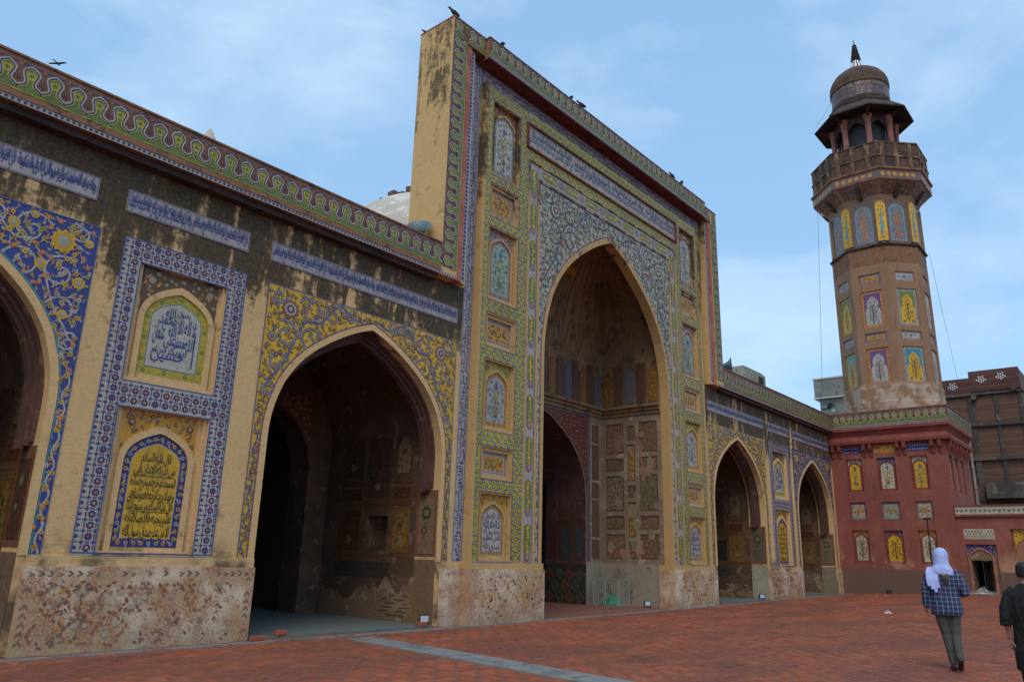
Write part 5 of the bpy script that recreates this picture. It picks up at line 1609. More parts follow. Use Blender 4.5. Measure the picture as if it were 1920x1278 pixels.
# octagonal shaft
def octa(mb, prof, m=0, cap=False): mb.lathe(prof, (AX, AY, 0), 8, m, R(22.5), cap)
def h(z): return 1.518 + (z - 1.518) * 1.014
K = 1.014; RS = 2.31
mb = MB(); octa(mb, [(RS * 1.06, 8.2), (RS * 1.06, h(9.15)), (RS * 1.03, h(9.2)), (RS * 1.02, h(10.02)), (RS * .995, h(10.1))]); mb.build('shaft_skirt', M['shaft'], MIN)
inr = RS * math.cos(R(22.5)); fwid = 2 * RS * math.sin(R(22.5))
def face_plane(deg, r=inr):
    a = R(deg); n = np.array((math.cos(a), math.sin(a), 0)); e1 = np.array((-math.sin(a), math.cos(a), 0))
    return Pl(np.array((AX, AY, 0)) + n * r, e1, n)
ROWS = [(h(10.02), h(11.85)), (h(12.18), h(12.64)), (h(12.92), h(14.83)), (h(15.23), h(15.74))]
pw = .53
for k in range(8):
    deg = 45 * k; p = face_plane(deg); mb = MB()
    vis = deg in (135, 180, 225, 270)
    mb.plate(p, -fwid / 2, fwid / 2, h(10.02), h(16.2), [(-pw, pw, a, b, .06) for a, b in ROWS] if vis else [])
    fo = mb.build('shaft_face', M['shaft'], MIN)
    if not vis: continue
    st = {180: ('gold', ['orange', 'gold', 'yellow', 'terra'], 'purple', 'white', 'terra'), 225: ('lilac', ['lilac', 'blue', 'navy', 'white'], 'green', 'yellow', 'lilac'),
          135: ('lilac', ['lime', 'green', 'gold', 'green'], 'green', 'yellow', 'lilac'), 270: ('beige', ['beige', 'gold', 'terra', 'beige'], 'beige', 'cream', 'beige')}[deg]
    for j, (a, b) in enumerate(ROWS):
        if j in (1, 3): rect_panel(p, -pw, pw, a, b, MIN, .06, st[0] if st[0] != 'gold' else 'mauve', 'white' if st[0] == 'lilac' else st[0], [('terra', 'yellow'), ('green', 'gold')] if st[0] == 'gold' else [('grey', 'navy'), ('blue', 'white')], M['shaft'], rim=.03)
        else:
            q = p.at(-.06); m = Mos(q, .003)
            sp = st[2] if j == 2 or deg == 180 else ('turq' if deg in (135, 225) else st[2])
            m.rect(-pw + .01, a + .01, pw - .01, b - .01, st[1][0], 0)
            for t in np.arange(a + .06, b - .03, .085):
                for s_ in (-1, 1): m.disc(s_ * (pw - .07), t, .028, st[1][1 + int(t * 50) % 3], 1, 6)
            for t in np.arange(-pw + .08, pw - .05, .085):
                for zz in (a + .07, b - .07): m.disc(t, zz, .028, st[1][1 + int(abs(t) * 50) % 3], 1, 6)
            bd = .13; w = pw - bd; z0 = a + bd; z1 = b - bd
            m.rect(-w, z0, w, z1, sp, 1)
            # cusped arch: wide below, waisted, round head
            H = z1 - z0
            half = [(w * .93, z0), (w * .93, z0 + .42 * H), (w * .80, z0 + .50 * H), (w * .62, z0 + .55 * H), (w * .70, z0 + .63 * H), (w * .68, z0 + .72 * H), (w * .52, z0 + .80 * H), (w * .28, z0 + .86 * H), (0, z0 + .91 * H)]
            m.poly(half + [(-x, z) for x, z in half[::-1][1:]], st[3] if j == 2 or deg != 135 else 'gold', 2)
            m.d0 += .006
            dots, tr, lf = ('blue', 'maroon', ('turq', 'green', 'mint')) if deg == 180 else ('maroon', 'brown', ('green', 'dgreen', 'gold'))
            fld_tree(m, 0, w * .66, z0 + .02, z0 + .6 * H, z0 + .88 * H, dots, tr, lf)
            if deg == 225:
                for s_ in (-1, 1): m.star(s_ * w * .6, z0 + .1, .09, 4, .5, 'green', 3)
            m.build('tile_panel', fo)
# carved band, ledge, tiled zone, corbelled gallery
mb = MB(); octa(mb, [(RS * .998, h(16.19)), (RS * 1.0, h(17.12))]); mb.build('carved_band', M['relief'], MIN)
m_ = [Mos(face_plane(d), .004) for d in (135, 180, 225, 270)]
for m in m_:
    for x, z in scatter(-.8, h(16.3), .8, h(17.0), .13): m.star(x, z, .05, 4, .45, (.26, .14, .06), 0, rng.random()); 
    m.build('carved_rosettes', MIN)
mb = MB(); octa(mb, [(RS * 1.0, h(17.12)), (RS * 1.045, h(17.16)), (RS * 1.045, h(17.24)), (RS * .985, h(17.28))]); mb.build('ledge', M['eave'], MIN)
mb = MB(); R2_ = RS * .975; octa(mb, [(R2_, h(17.27)), (R2_, h(19.72)), (R2_ * 1.03, h(19.95))]); mb.build('tiled_drum', M['shaft'], MIN)
in2 = R2_ * math.cos(R(22.5)); f2 = 2 * R2_ * math.sin(R(22.5))
for deg in (135, 180, 225, 270):
    p = face_plane(deg, in2); m = Mos(p, .004)
    m.rect(-f2 / 2 + .01, h(17.30), f2 / 2 - .01, h(19.90), (.20, .13, .10), 0)
    # one wide blue panel on each face and a narrow cypress panel at each arris
    za, zb = h(17.42), h(19.50)
    m.poly([(-.42, za)] + arch_curve(0, .42, zb - .45, zb) + [(.42, za)], 'sky', 1)
    m.poly([(-.36, za + .05)] + arch_curve(0, .36, zb - .45, zb - .07) + [(.36, za + .05)], (.20, .22, .24), 2)
    m.d0 += .004
    for x, z in scatter(-.36, za, .36, zb, .12, in_arch(0, .36, za + .05, zb - .45, zb - .07, .05)):
        m.star(x, z, .045, 5, .5, rng.choice(['blue', 'sky', 'turq', 'terra', 'lilac', 'orange', 'terra']), 2, rng.random())
    m.poly([(-.17, za + .1), (.17, za + .1), (.1, za + .7), (.17, za + 1.1), (.08, zb - .5), (-.08, zb - .5), (-.17, za + 1.1), (-.1, za + .7)], (.36, .17, .08), 2)
    m.build('drum_panel', MIN)
for deg in (112.5, 157.5, 202.5, 247.5, 292.5):
    p = face_plane(deg, R2_ + .02); mb = MB()
    za, zb = h(17.36), h(19.62)
    mb.pbox(p, -.26, .26, za, zb, -.35, 0); o = mb.build('cypress_panel', M['shaft'], MIN)
    m = Mos(p, .004); m.poly([(-.24, za + .03)] + arch_curve(0, .24, zb - .36, zb - .03) + [(.24, za + .03)], 'yellow', 0)
    fld_cypress(m, 0, .21, za + .05, zb - .36, zb - .05); m.build('tile_inlay', o)
mb = MB(); octa(mb, [(R2_ * 1.0, h(19.70)), (R2_ * 1.04, h(19.95)), (RS * 1.12, h(20.20)), (RS * 1.27, h(20.50)), (RS * 1.27, h(20.52))]); gcb = mb.build('gallery_corbel', M['shaft'], MIN)
for deg in (90, 135, 180, 225, 270):
    a = R(deg); n0 = np.array((math.cos(a), math.sin(a), 0)); e1 = np.array((-math.sin(a), math.cos(a), 0))
    for (r0, z0, r1, z1, w) in ((R2_ * 1.04, h(19.95), RS * 1.12, h(20.20), .80), (RS * 1.12, h(20.20), RS * 1.27, h(20.50), .90)):
        c8 = math.cos(R(22.5)); p0 = np.array((AX, AY, 0)) + n0 * r0 * c8 + np.array((0, 0, z0)); p1 = np.array((AX, AY, 0)) + n0 * r1 * c8 + np.array((0, 0, z1))
        L = np.linalg.norm(p1 - p0); e2 = (p1 - p0) / L; nn = np.cross(e1, e2); nn = nn if nn @ n0 > 0 or nn[2] < 0 else -nn
        m = Mos(Pl(p0, e1, nn, e2), .006); m.rect(-w, .01, w, L - .01, (.19, .12, .10), 0)
        for x, z in scatter(-w, .01, w, L - .01, .12): m.star(x, z, .045, 5, .5, rng.choice(['mauve', 'terra', 'lilac', 'gold', 'purple']), 1, rng.random())
        m.build('corbel_tiles', gcb)
for k in range(8):
    a = R(45 * k); d = Vector((math.cos(a), math.sin(a), 0)); c = Vector((AX, AY, 0)); t = Vector((-d.y, d.x, 0)) * .10
    mb = MB(); q8 = [(2.02, h(19.75)), (2.25, h(19.85)), (2.62, h(20.35)), (2.66, h(20.52)), (2.02, h(20.52))]
    L = [c + d * r + Vector((0, 0, z)) + t for r, z in q8]; Rr = [c + d * r + Vector((0, 0, z)) - t for r, z in q8]
    mb.add(L + Rr, [tuple(range(5)), tuple(range(9, 4, -1))] + [(i, (i + 1) % 5, 5 + (i + 1) % 5, 5 + i) for i in range(5)]); mb.build('gallery_bracket', M['eave'], MIN)
mb = MB(); octa(mb, [(RS * 1.27, h(20.50)), (RS * 1.30, h(20.54)), (RS * 1.30, h(21.02)), (RS * 1.34, h(21.08)), (RS * 1.34, h(21.18)), (RS * 1.30, h(21.2))]); gc = mb.build('gallery_cornice', M['relief'], MIN)
for deg in (90, 135, 180, 225, 270, 315):
    m = Mos(face_plane(deg, RS * 1.30 * math.cos(R(22.5))), .004); ww = RS * 1.30 * math.sin(R(22.5)) - .02
    m.rect(-ww, h(20.60), ww, h(21.0), (.16, .12, .14), 0)
    for x in np.arange(-ww + .2, ww - .1, .33): m.flower(x, h(20.80), .14, ('gold', 'orange', 'yellow'), 1)
    for x, z in scatter(-ww, h(20.6), ww, h(21.0), .11): m.star(x, z, .03, 4, .5, rng.choice(['purple', 'blue', 'maroon', 'lilac']), 0, rng.random())
    m.build('flower_frieze', gc)
mb = MB(); RP = RS * 1.275; octa(mb, [(RP, h(21.19)), (RP, h(22.60)), (RP * 1.015, h(22.60)), (RP * 1.015, h(22.68)), (RP * .93, h(22.68)), (RP * .93, h(21.5)), (.4, h(21.5))]); gp_ = mb.build('gallery_parapet', M['gallery'], MIN)
inp = RP * math.cos(R(22.5)); wp = RP * math.sin(R(22.5))
for deg in (90, 135, 180, 225, 270):
    p = face_plane(deg, inp); mb = MB()
    for i in range(3): mb.pbox(p, -wp + i * wp * .667 + .20, -wp + i * wp * .667 + .42, h(21.25), h(22.58), -.02, .05)
    mb.pbox(p, -wp + .01, wp - .01, h(21.82), h(21.90), -.02, .055)
    mb.build('parapet_posts', M['gallerypost'], gp_, kind='stuff')
# kiosk with eight columns
RK = 1.58 * K
for k in range(8):
    a = R(22.5 + 45 * k); cx, cy = AX + RK * math.cos(a), AY + RK * math.sin(a)
    mb = MB(); mb.lathe([(.20, h(22.0)), (.20, h(22.75)), (.15, h(22.85)), (.145, h(24.2)), (.16, h(24.5)), (.20, h(24.8)), (.26, h(25.0))], (cx, cy, 0), 8, 0, a)
    mb.build('column', M['column'], MIN)
for k in range(8):
    p = face_plane(45 * k, RK * math.cos(R(22.5))); w = RK * math.sin(R(22.5)) - .10
    mb = MB(); arch_face(mb, p, 0, w, h(24.05), h(24.75), -w, w, h(25.55)); arch_reveal(mb, p, 0, w, h(24.05), h(24.75), h(24.05), 0, -.2); mb.build('kiosk_arch', M['eave'], MIN)
mb = MB(); octa(mb, [(RK * .80, h(21.5)), (RK * .80, h(25.4))]); mb.build('kiosk_shade_core', M['black'], MIN)  # black core added to make the kiosk openings look dark inside
mb = MB(); octa(mb, [(RK * .9, h(25.35)), (2.55 * K, h(25.10)), (2.57 * K, h(25.16)), (RK * 1.06, h(25.98)), (RK * 1.06, h(26.15))]); mb.build('eave', M['eave'], MIN)
for k in range(8):
    a = R(22.5 + 45 * k); d = Vector((math.cos(a), math.sin(a), 0)); c = Vector((AX, AY, 0)); t = Vector((-d.y, d.x, 0)) * .07
    mb = MB(); pr_ = [(RK + .1, h(24.75)), (RK + .35, h(24.95)), (RK + .75, h(25.10)), (RK + .75, h(25.20)), (RK, h(25.3)), (RK, h(24.75))]
    L = [c + d * r + Vector((0, 0, z)) + t for r, z in pr_]; Rr = [c + d * r + Vector((0, 0, z)) - t for r, z in pr_]
    mb.add(L + Rr, [tuple(range(6)), tuple(range(11, 5, -1))] + [(i, (i + 1) % 6, 6 + (i + 1) % 6, 6 + i) for i in range(6)]); mb.build('eave_bracket', M['eave'], MIN)
mb = MB(); octa(mb, [(RK * 1.08, h(26.02)), (RK * 1.08, h(26.20)), (RK * .98, h(26.30)), (RK * .98, h(26.42))]); mb.build('drum_base', M['eave'], MIN)
mb = MB(); mb.lathe([(RK * .945, h(26.3)), (RK * .945, h(27.2))], (AX, AY, 0), 40, 0, 0, False); dr = mb.build('drum', M['cupola'], MIN, True)
for k in range(40):
    pass
def ring_mosaic(r, z0, z1, ground, cols, name, parent, spc=.12, rad=.05):
    for deg in range(90, 300, 15):
        m = Mos(face_plane(deg, r * math.cos(R(7.5)) + .012), .0); w = r * math.sin(R(7.5)) + .004
        m.rect(-w, z0, w, z1, ground, 0)
        for x, z in scatter(-w, z0, w, z1, spc): m.star(x, z, rad * rng.uniform(.7, 1.1), 5, .5, rng.choice(cols), 1, rng.random())
        m.build(name, parent)
ring_mosaic(RK * .945, h(26.40), h(26.98), (.13, .10, .095), ['purple', 'brown', 'lilac', 'terra', 'navy'], 'drum_tiles', dr)
ring_mosaic(RK * .945, h(27.0), h(27.24), (.17, .11, .10), ['cream', 'grey', 'blue', 'brown', 'brown'], 'drum_tiles', dr, .14, .06)
dome_prof = [(RK * .95, h(27.22)), (RK * .985, h(27.30)), (RK * .985, h(27.36)), (RK * .965, h(27.40)), (RK * .985, h(27.5)), (RK * .97, h(27.72)), (RK * .91, h(28.0)), (RK * .80, h(28.27)), (RK * .62, h(28.52)), (RK * .42, h(28.69)), (RK * .22, h(28.79)), (.18, h(28.82))]
mb = MB(); mb.lathe(dome_prof, (AX, AY, 0), 40, 0, 0, True); dm = mb.build('cupola', M['cupola'], MIN, True)
mb = MB(); mb.lathe([(.62, h(28.68)), (.45, h(28.80)), (.3, h(28.92))], (AX, AY, 0), 16, 0, 0, True); mb.build('cupola_crown', simple('blue_lead', (.10, .11, .17)), MIN, True)
mb = MB()
for k in range(12):
    a0, a1 = 2 * math.pi * k / 12, 2 * math.pi * (k + .62) / 12
    rs_ = [(.46, h(28.80)), (.28, h(29.2)), (.19, h(29.47))]
    for (r0, z0), (r1, z1) in zip(rs_, rs_[1:]): mb.face([(AX + r0 * math.cos(a0), AY + r0 * math.sin(a0), z0), (AX + r0 * math.cos(a1), AY + r0 * math.sin(a1), z0), (AX + r1 * math.cos(a1), AY + r1 * math.sin(a1), z1), (AX + r1 * math.cos(a0), AY + r1 * math.sin(a0), z1)])
mb.lathe([(.43, h(28.79)), (.25, h(29.2)), (.17, h(29.47))], (AX, AY, 0), 12, 1)
fi = mb.build('finial', [M['whitepaint'], M['eave']], MIN)
mb = MB(); pf = [(.16, h(29.45))]
for i in range(7):
    z = 29.46 + i * .158; r = .28 - i * .025; pf += [(r * .7, h(z)), (r, h(z + .05)), (r, h(z + .09)), (r * .6, h(z + .14))]
pf += [(.03, h(30.62)), (.025, h(30.86)), (.004, h(30.9))]
mb.lathe(pf, (AX, AY, 0), 10); mb.build('finial_spire', M['black'], fi)
# guy cables
for (a, b, lab) in (((AX - 1.0, AY + 1.2, h(27.0)), (AX - 1.5, AY + 2.1, h(25.3)), 'thin grey cable hanging from the minaret cupola to the eave'),
                    ((AX - 1.2, AY + 2.5, h(21.1)), (XC + .9, .5, 9.1), 'thin grey cable hanging down the left flank of the minaret'),
                    ((AX + 1.0, AY - 2.3, 17.5), (42.0, -2.3, 14.55), 'thin grey cable slung from the minaret to the brick block')):
    mb = MB(); A_, B_ = Vector(a), Vector(b); mb.tube([A_.lerp(B_, t) - Vector((0, 0, .12 * math.sin(math.pi * t))) for t in np.linspace(0, 1, 9)], .009, 5)
    tag(mb.build('cable', M['cable']), lab, 'cable')

# ------------------------------------------------------------------ low courtyard wall with the doorway
XW = XC + .15
LWALL = thing('courtyard_wall', 'low red brick courtyard wall with tiled crest and a dark doorway', 'wall', (XW, -YE - 2, 0))
WP = end_wall(XW)
k2 = lambda z: 1.518 + (z - 1.518) * (XW + 19.12) / 38.82
def wy(y): return 12.519 - (12.519 - y) * (XW + 19.12) / 38.82      # towards -Y
door = (wy(5.60), wy(6.38), .2, k2(1.84))
yl, yr = wy(5.47), wy(6.62)
mb = MB()
yel = (wy(7.21), wy(9.2))
mb.plate(WP, YE, 24, -.1, k2(3.66), [(yl, yr, -.1, k2(2.50), None), (yel[0], yel[1], 1.0, k2(3.14), .15)])
mb.build('wall_face', M['red'], LWALL)
# recess around the door: pointed arch head over a square opening
dp = WP.at(-.12); cxd, wd = (door[0] + door[1]) / 2, (yr - yl) / 2 - .08
mb = MB()
for a, b in ((yl, door[0]), (door[1], yr)): mb.face([dp(a, -.1), dp(b, -.1), dp(b, door[3]), dp(a, door[3])])
mb.face([dp(yl, door[3]), dp(yr, door[3]), dp(yr, k2(2.50)), dp(yl, k2(2.50))])
for a in (yl, yr): mb.face([dp(a, -.1, 0), dp(a, -.1, .12), dp(a, k2(2.5), .12), dp(a, k2(2.5), 0)])
mb.face([dp(yl, k2(2.5), 0), dp(yr, k2(2.5), 0), dp(yr, k2(2.5), .12), dp(yl, k2(2.5), .12)])
for a in (door[0], door[1]): mb.face([dp(a, -.1, 0), dp(a, -.1, -1.2), dp(a, door[3], -1.2), dp(a, door[3], 0)])
mb.face([dp(door[0], door[3], 0), dp(door[1], door[3], 0), dp(door[1], door[3], -1.2), dp(door[0], door[3], -1.2)])
mb.face([dp(door[0], -.1, -2.6), dp(door[1], -.1, -2.6), dp(door[1], door[3], -2.6), dp(door[0], door[3], -2.6)])
mb.pbox(dp, door[0] + .50, door[1], -.1, door[3], -1.9, -1.2)
mb.build('doorway', M['rubble'], LWALL)
mb = MB(); mb.box(XW + .3, XW + 2.75, -wy(6.9), -wy(5.2), k2(1.9), k2(2.0)); mb.box(XW + 1.3, XW + 2.75, -door[0] + .02, -wy(5.2), -.1, k2(1.9)); mb.box(XW + 1.3, XW + 2.75, -wy(6.9), -door[1] - .02, -.1, k2(1.9)); mb.build('passage', M['dark'], LWALL)
mb = MB(); arch_ring(mb, dp, cxd, wd - .07, k2(2.30), wd, k2(2.38), k2(1.85), .15, 0, .05); mb.build('door_arch', M['salmon'], LWALL)
m = Mos(dp, .006); pts = arch_curve(cxd, wd, k2(1.85), k2(2.38))
for (a, b), (c, d) in zip(pts, pts[1:]): m.poly([(a, b), (c, d), (c, k2(2.48)), (a, k2(2.48))], 'navy', 0)
fill_flowers(m, (yl, k2(1.9), yr, k2(2.48)), .10, lambda x, z: abs(x - cxd) < wd and z > arch_z(x - cxd, wd, k2(1.85), k2(2.38)) + .04 and z < k2(2.45), [('lilac', 'terra'), ('purple', 'white')], .035, ('lilac', 'purple'), 1)
m.build('door_spandrel', LWALL)
mb = MB(); mb.pbox(WP, door[0] - .12, door[1] + .16, .0, zg(19.9, -6) + .10, -.3, .32); mb.build('threshold', M['stone'], LWALL)
m = Mos(WP, .008); a, b = wy(5.46), wy(6.61); m.rect(a, k2(2.72), b, k2(3.14), 'cream', 0)
for x in np.arange(a + .1, b - .04, .12):
    for z in (k2(2.82), k2(2.93), k2(3.04)): m.star(x + (.05 if abs(z - k2(2.93)) < .01 else 0), z, .045, 4, .5, rng.choice(['brown', 'grey', 'navy', 'terra']), 1, .78)
m.build('lattice_panel', LWALL)
m = Mos(WP.at(-.15), .006); cy_, wy_ = (yel[0] + yel[1]) / 2, (yel[1] - yel[0]) / 2
pts = arch_curve(cy_, wy_ - .08, k2(2.2), k2(3.0))
for (p0, q0), (p1, q1) in zip(pts, pts[1:]): m.poly([(p0, q0), (p1, q1), (p1, k2(3.13)), (p0, k2(3.13))], 'yellow', 0)
fill_flowers(m, (yel[0], 2, yel[1], k2(3.13)), .12, lambda x, z: z > arch_z(x - cy_, wy_ - .08, k2(2.2), k2(3.0)) + .05 and abs(x - cy_) < wy_ - .1 and z < k2(3.08), [('maroon', 'green'), ('terra', 'lime')], .035, ('green',), 1)
m.poly([(cy_ - wy_ + .12, 1.02)] + arch_curve(cy_, wy_ - .12, k2(2.2), k2(2.94)) + [(cy_ + wy_ - .12, 1.02)], (.38, .17, .10), 0)
m.build('blind_arch', LWALL)
mb = MB(); mb.pbox(WP, YE + .02, 24, k2(3.66), k2(3.74), -.3, .10); mb.pbox(WP, YE + .02, 24, k2(3.74), k2(4.10), -.3, .04); mb.pbox(WP, YE + .02, 24, k2(4.10), k2(4.16), -.3, .08); cr = mb.build('wall_crest', M['redtrim'], LWALL)
m = Mos(WP.at(.04), .004); m.rect(YE + .04, k2(3.76), 24, k2(4.09), 'cream', 0)
for i, x in enumerate(np.arange(YE + .12, 16, .18)):
    m.star(x, k2(3.92), .10, 4, .5, 'grey', 1, .785 if i % 2 else 0); m.star(x, k2(3.89 if i % 2 else 3.95), .052, 4, .6, 'brown', 2)
m.build('crest_tiles', cr)
# far side of the courtyard (out of the picture) so the place is enclosed
# ------------------------------------------------------------------ buildings beyond
B = thing('brick_block', 'tall unplastered brick building with concrete piers behind the courtyard wall', 'building', (46, -6, 0))
XB = 42.0; BP = end_wall(XB)
def pierced(mb, p, x0, x1, z0, z1, holes, m=0): mb.plate(p, x0, x1, z0, z1, [(a, b, c, d, .25) for a, b, c, d in holes], m)
mb = MB()
wins = [(1.75, 2.35, 5.5, 7.1), (2.65, 3.55, 5.5, 7.1), (2.9, 3.5, 3.2, 4.8)]
pierced(mb, BP, -1.5, 3.0, 0, 14.45, [wins[0]]); pierced(mb, BP, 3.0, 6.0, 0, 14.88, [])
mb.face([(XB, -6.0, 0), (XB + 9, -6.0, 0), (XB + 9, -6.0, 14.88), (XB, -6.0, 14.88)])
mb.face([(XB, 1.5, 0), (XB + 9, 1.5, 0), (XB + 9, 1.5, 14.4), (XB, 1.5, 14.4)])
mb.build('wall', M['farbrick'], B)
mb = MB(); mb.pbox(BP, -1.5, 2.999, 13.3, 14.48, 0, .12); mb.pbox(BP, 3.0, 6.02, 13.45, 14.92, 0, .14); mb.build('roof_parapet', M['farbrick2'], B)
for cx, cz in ((1.95, 13.92), (3.75, 14.25), (4.95, 14.35)):
    mb = MB()
    for i in range(-2, 3):
        for j in range(-1, 2):
            if abs(i) + abs(j) < 3 and (i + j) % 2 == 0: mb.lathe([(.075, 0), (.075, .03)], (0, 0, 0), 6)
    mb = MB(); PB = BP.at(.145)
    for i in range(-2, 3):
        for j in range(-1, 2):
            if abs(i) + abs(j) < 3: 
                a = np.arange(6) * math.pi / 3
                mb.face([PB(cx + i * .13 + .05 * math.cos(t), cz + j * .16 + (.08 if i % 2 else 0) + .055 * math.sin(t), 0) for t in a])
    mb.build('vent_rosette', M['whitepaint'], B)
for x, w in ((-.1, .25), (2.75, .35), (4.35, .22), (5.8, .2)):
    mb = MB(); mb.pbox(BP, x, x + w, 0, 13.3, 0, .10); mb.build('pier', M['fargrey'], B)
for z, hh in ((13.2, .16), (11.0, .18), (8.65, .22), (5.0, .25)):
    mb = MB(); mb.pbox(BP, -1.5, 6.0, z, z + hh, 0, .22); mb.build('floor_band', M['fargrey'], B)
mb = MB(); mb.pbox(BP, 3.3, 6.4, 6.3, 7.05, .0, 1.1); mb.build('balcony', M['fargrey'], B)
mb = MB(); mb.pbox(BP, 3.3, 6.4, 6.0, 6.3, .0, 1.25); mb.build('balcony_slab', M['fargrey'], B)
for (a, b, c, d) in wins[:1] + [(.7, 1.5, 5.5, 7.1), (3.05, 3.25, 5.5, 6.2)]:
    mb = MB(); mb.pbox(BP, a, b, c, d, -.2, .03); w = mb.build('shutter', M['farbrick2'], B)
for (a, b) in ((1.0, 1.9), (2.2, 2.7)):
    mb = MB(); mb.pbox(BP, a, b, 5.35, 6.9, .03, .08); sh_ = mb.build('shutter', M['column'], B)
    mb = MB()
    for i in range(3):
        for j in range(4): mb.pbox(BP, a + .08 + i * (b - a - .1) / 3, a + .02 + (i + 1) * (b - a - .1) / 3, 5.45 + j * .35, 5.45 + j * .35 + .26, .08, .10)
    mb.build('lattice', M['redtrim'], sh_, kind='stuff')
for x, z in ((3.2, 13.0), (5.6, 13.4)):
    mb = MB(); c = BP(x, z, .1); rings = [[(c[0] - d, c[1] + .17 * math.cos(t), c[2] + .17 * math.sin(t)) for t in np.linspace(0, 6.283, 13)[:-1]] for d in (0, .35)]
    mb.loft(rings); mb.build('drain_pipe', M['fargrey'], B)
mb = MB(); mb.tube([BP(2.55, 0, .3), BP(2.55, 10.9, .3)], .08, 8); mb.build('rain_pipe', M['concrete'], B)
mb = MB(); mb.box(XB + .05, XB + 9, -6, 1.5, 13.2, 13.4); mb.build('roof', M['fargrey'], B)
B2 = thing('side_block', 'dark narrow building at the right edge behind the brick block', 'building', (43, -9, 0))
mb = MB(); mb.box(XB + 2, XB + 12, -16, -6.3, 0, 12.6, 0); mb.build('wall', M['fargrey'], B2)
for z in (3.0, 6.0, 9.0):
    mb = MB(); mb.box(XB + 1.6, XB + 2, -16, -6.4, z, z + .2); mb.build('floor_band', M['concrete'], B2)
    for y in (-8.5, -11, -13.5):
        mb = MB(); mb.box(XB + 1.92, XB + 2.02, y, y + 1.1, z + 1.0, z + 2.3); mb.build('window', M['dark'], B2)
for z0, z1 in ((8.2, 7.9), (6.9, 6.2)):
    mb = MB(); mb.tube([(XB - .5, -2.2 - 4.2 * t, z0 + (z1 - z0) * t - .5 * math.sin(math.pi * t)) for t in np.linspace(0, 1, 12)], .025, 5); mb.build('wire', M['black'], B)
mb = MB(); mb.lathe([(.75, 0), (.8, .1), (.8, 1.2), (.3, 1.45), (.3, 1.55)], (XB + 3.5, -1.0, 13.4), 18); mb.build('water_tank', M['black'], B)
G = thing('rooftop_block', 'plain grey concrete rooftop room behind the left side of the minaret', 'building', (36, 3, 0))
mb = MB(); mb.box(34, 38, -1, 4.85, 0, 12.52); mb.build('wall', M['concrete'], G)
mb = MB(); mb.box(33.8, 38.2, -1, 5.12, 12.53, 13.82); mb.build('tank_storey', M['concrete'], G)
mb = MB(); mb.box(33.74, 38.3, -1.05, 5.18, 13.82, 13.92); mb.box(33.74, 38.3, -1.05, 5.18, 12.46, 12.53); mb.build('slab_edges', M['whitepaint'], G)
# dome behind the portal
D = thing('hall_dome', 'large whitewashed dome half hidden behind the tall portal screen', 'dome', (0, 8, 8))
mb = MB(); n = 14
pts = [(5.42 * math.cos(R(90 * t / n)), 1.5 + 5.42 * math.sin(R(90 * t / n))) for t in range(n)] + [(.05, 6.92)]
mb.lathe([(5.42, -.2)] + pts, (0, 8, 8), 64, 0, 0, False); mb.build('shell', M['white'], D, True)
dm_ = Vector((-19.12, -12.519, 1.518))
mb = MB()
for i in range(34):           # crumbling collar of bricks around the crown
    a = 2 * math.pi * i / 34; r = 2.35; z = 8 + 1.5 + math.sqrt(5.42 ** 2 - r * r) - .06
    x, y = r * math.cos(a), 8 + r * math.sin(a); hgt = .10 + .16 * (i % 2)
    t = .17
    mb.add([(x + math.cos(a + q) * 0 + u * -math.sin(a) + v * math.cos(a), y + u * math.cos(a) + v * math.sin(a), z + w) for q in (0,) for w in (0, hgt) for (u, v) in ((-t, -.1), (t, -.1), (t, .1), (-t, .1))],
           [(0, 3, 2, 1), (4, 5, 6, 7), (0, 1, 5, 4), (1, 2, 6, 5), (2, 3, 7, 6), (3, 0, 4, 7)])
mb.build('brick_collar', M['farbrick'], D, kind='stuff')
# small pinnacle on the hall roof
Pn = thing('roof_pinnacle', 'small white pointed pinnacle on the roof behind the left parapet', 'pinnacle', (-11.45, 4, 8.2))
mb = MB(); mb.lathe([(.30, 8.2), (.30, 10.6), (.22, 10.7), (.20, 10.95), (.15, 11.15), (.06, 11.32), (.01, 11.42)], (-11.45, 4, 0), 10); mb.build('pinnacle_body', M['white'], Pn, True)
# stair hut on the roof
H_ = thing('roof_hut', 'small stained concrete roof hut with a dark hatch behind the far parapet', 'roof hut', (18.5, 3.5, 8.2))
mb = MB(); mb.box(17.3, 19.9, 3, 5.2, 8.2, 11.12); mb.build('wall', M['concrete'], H_)
mb = MB(); mb.box(17.4, 19.8, 3.1, 5.1, 11.12, 11.24); mb.build('roof', M['concrete'], H_)
mb = MB(); mb.box(19.0, 19.55, 2.97, 3.02, 10.2, 10.95); mb.build('hatch', M['dark'], H_)
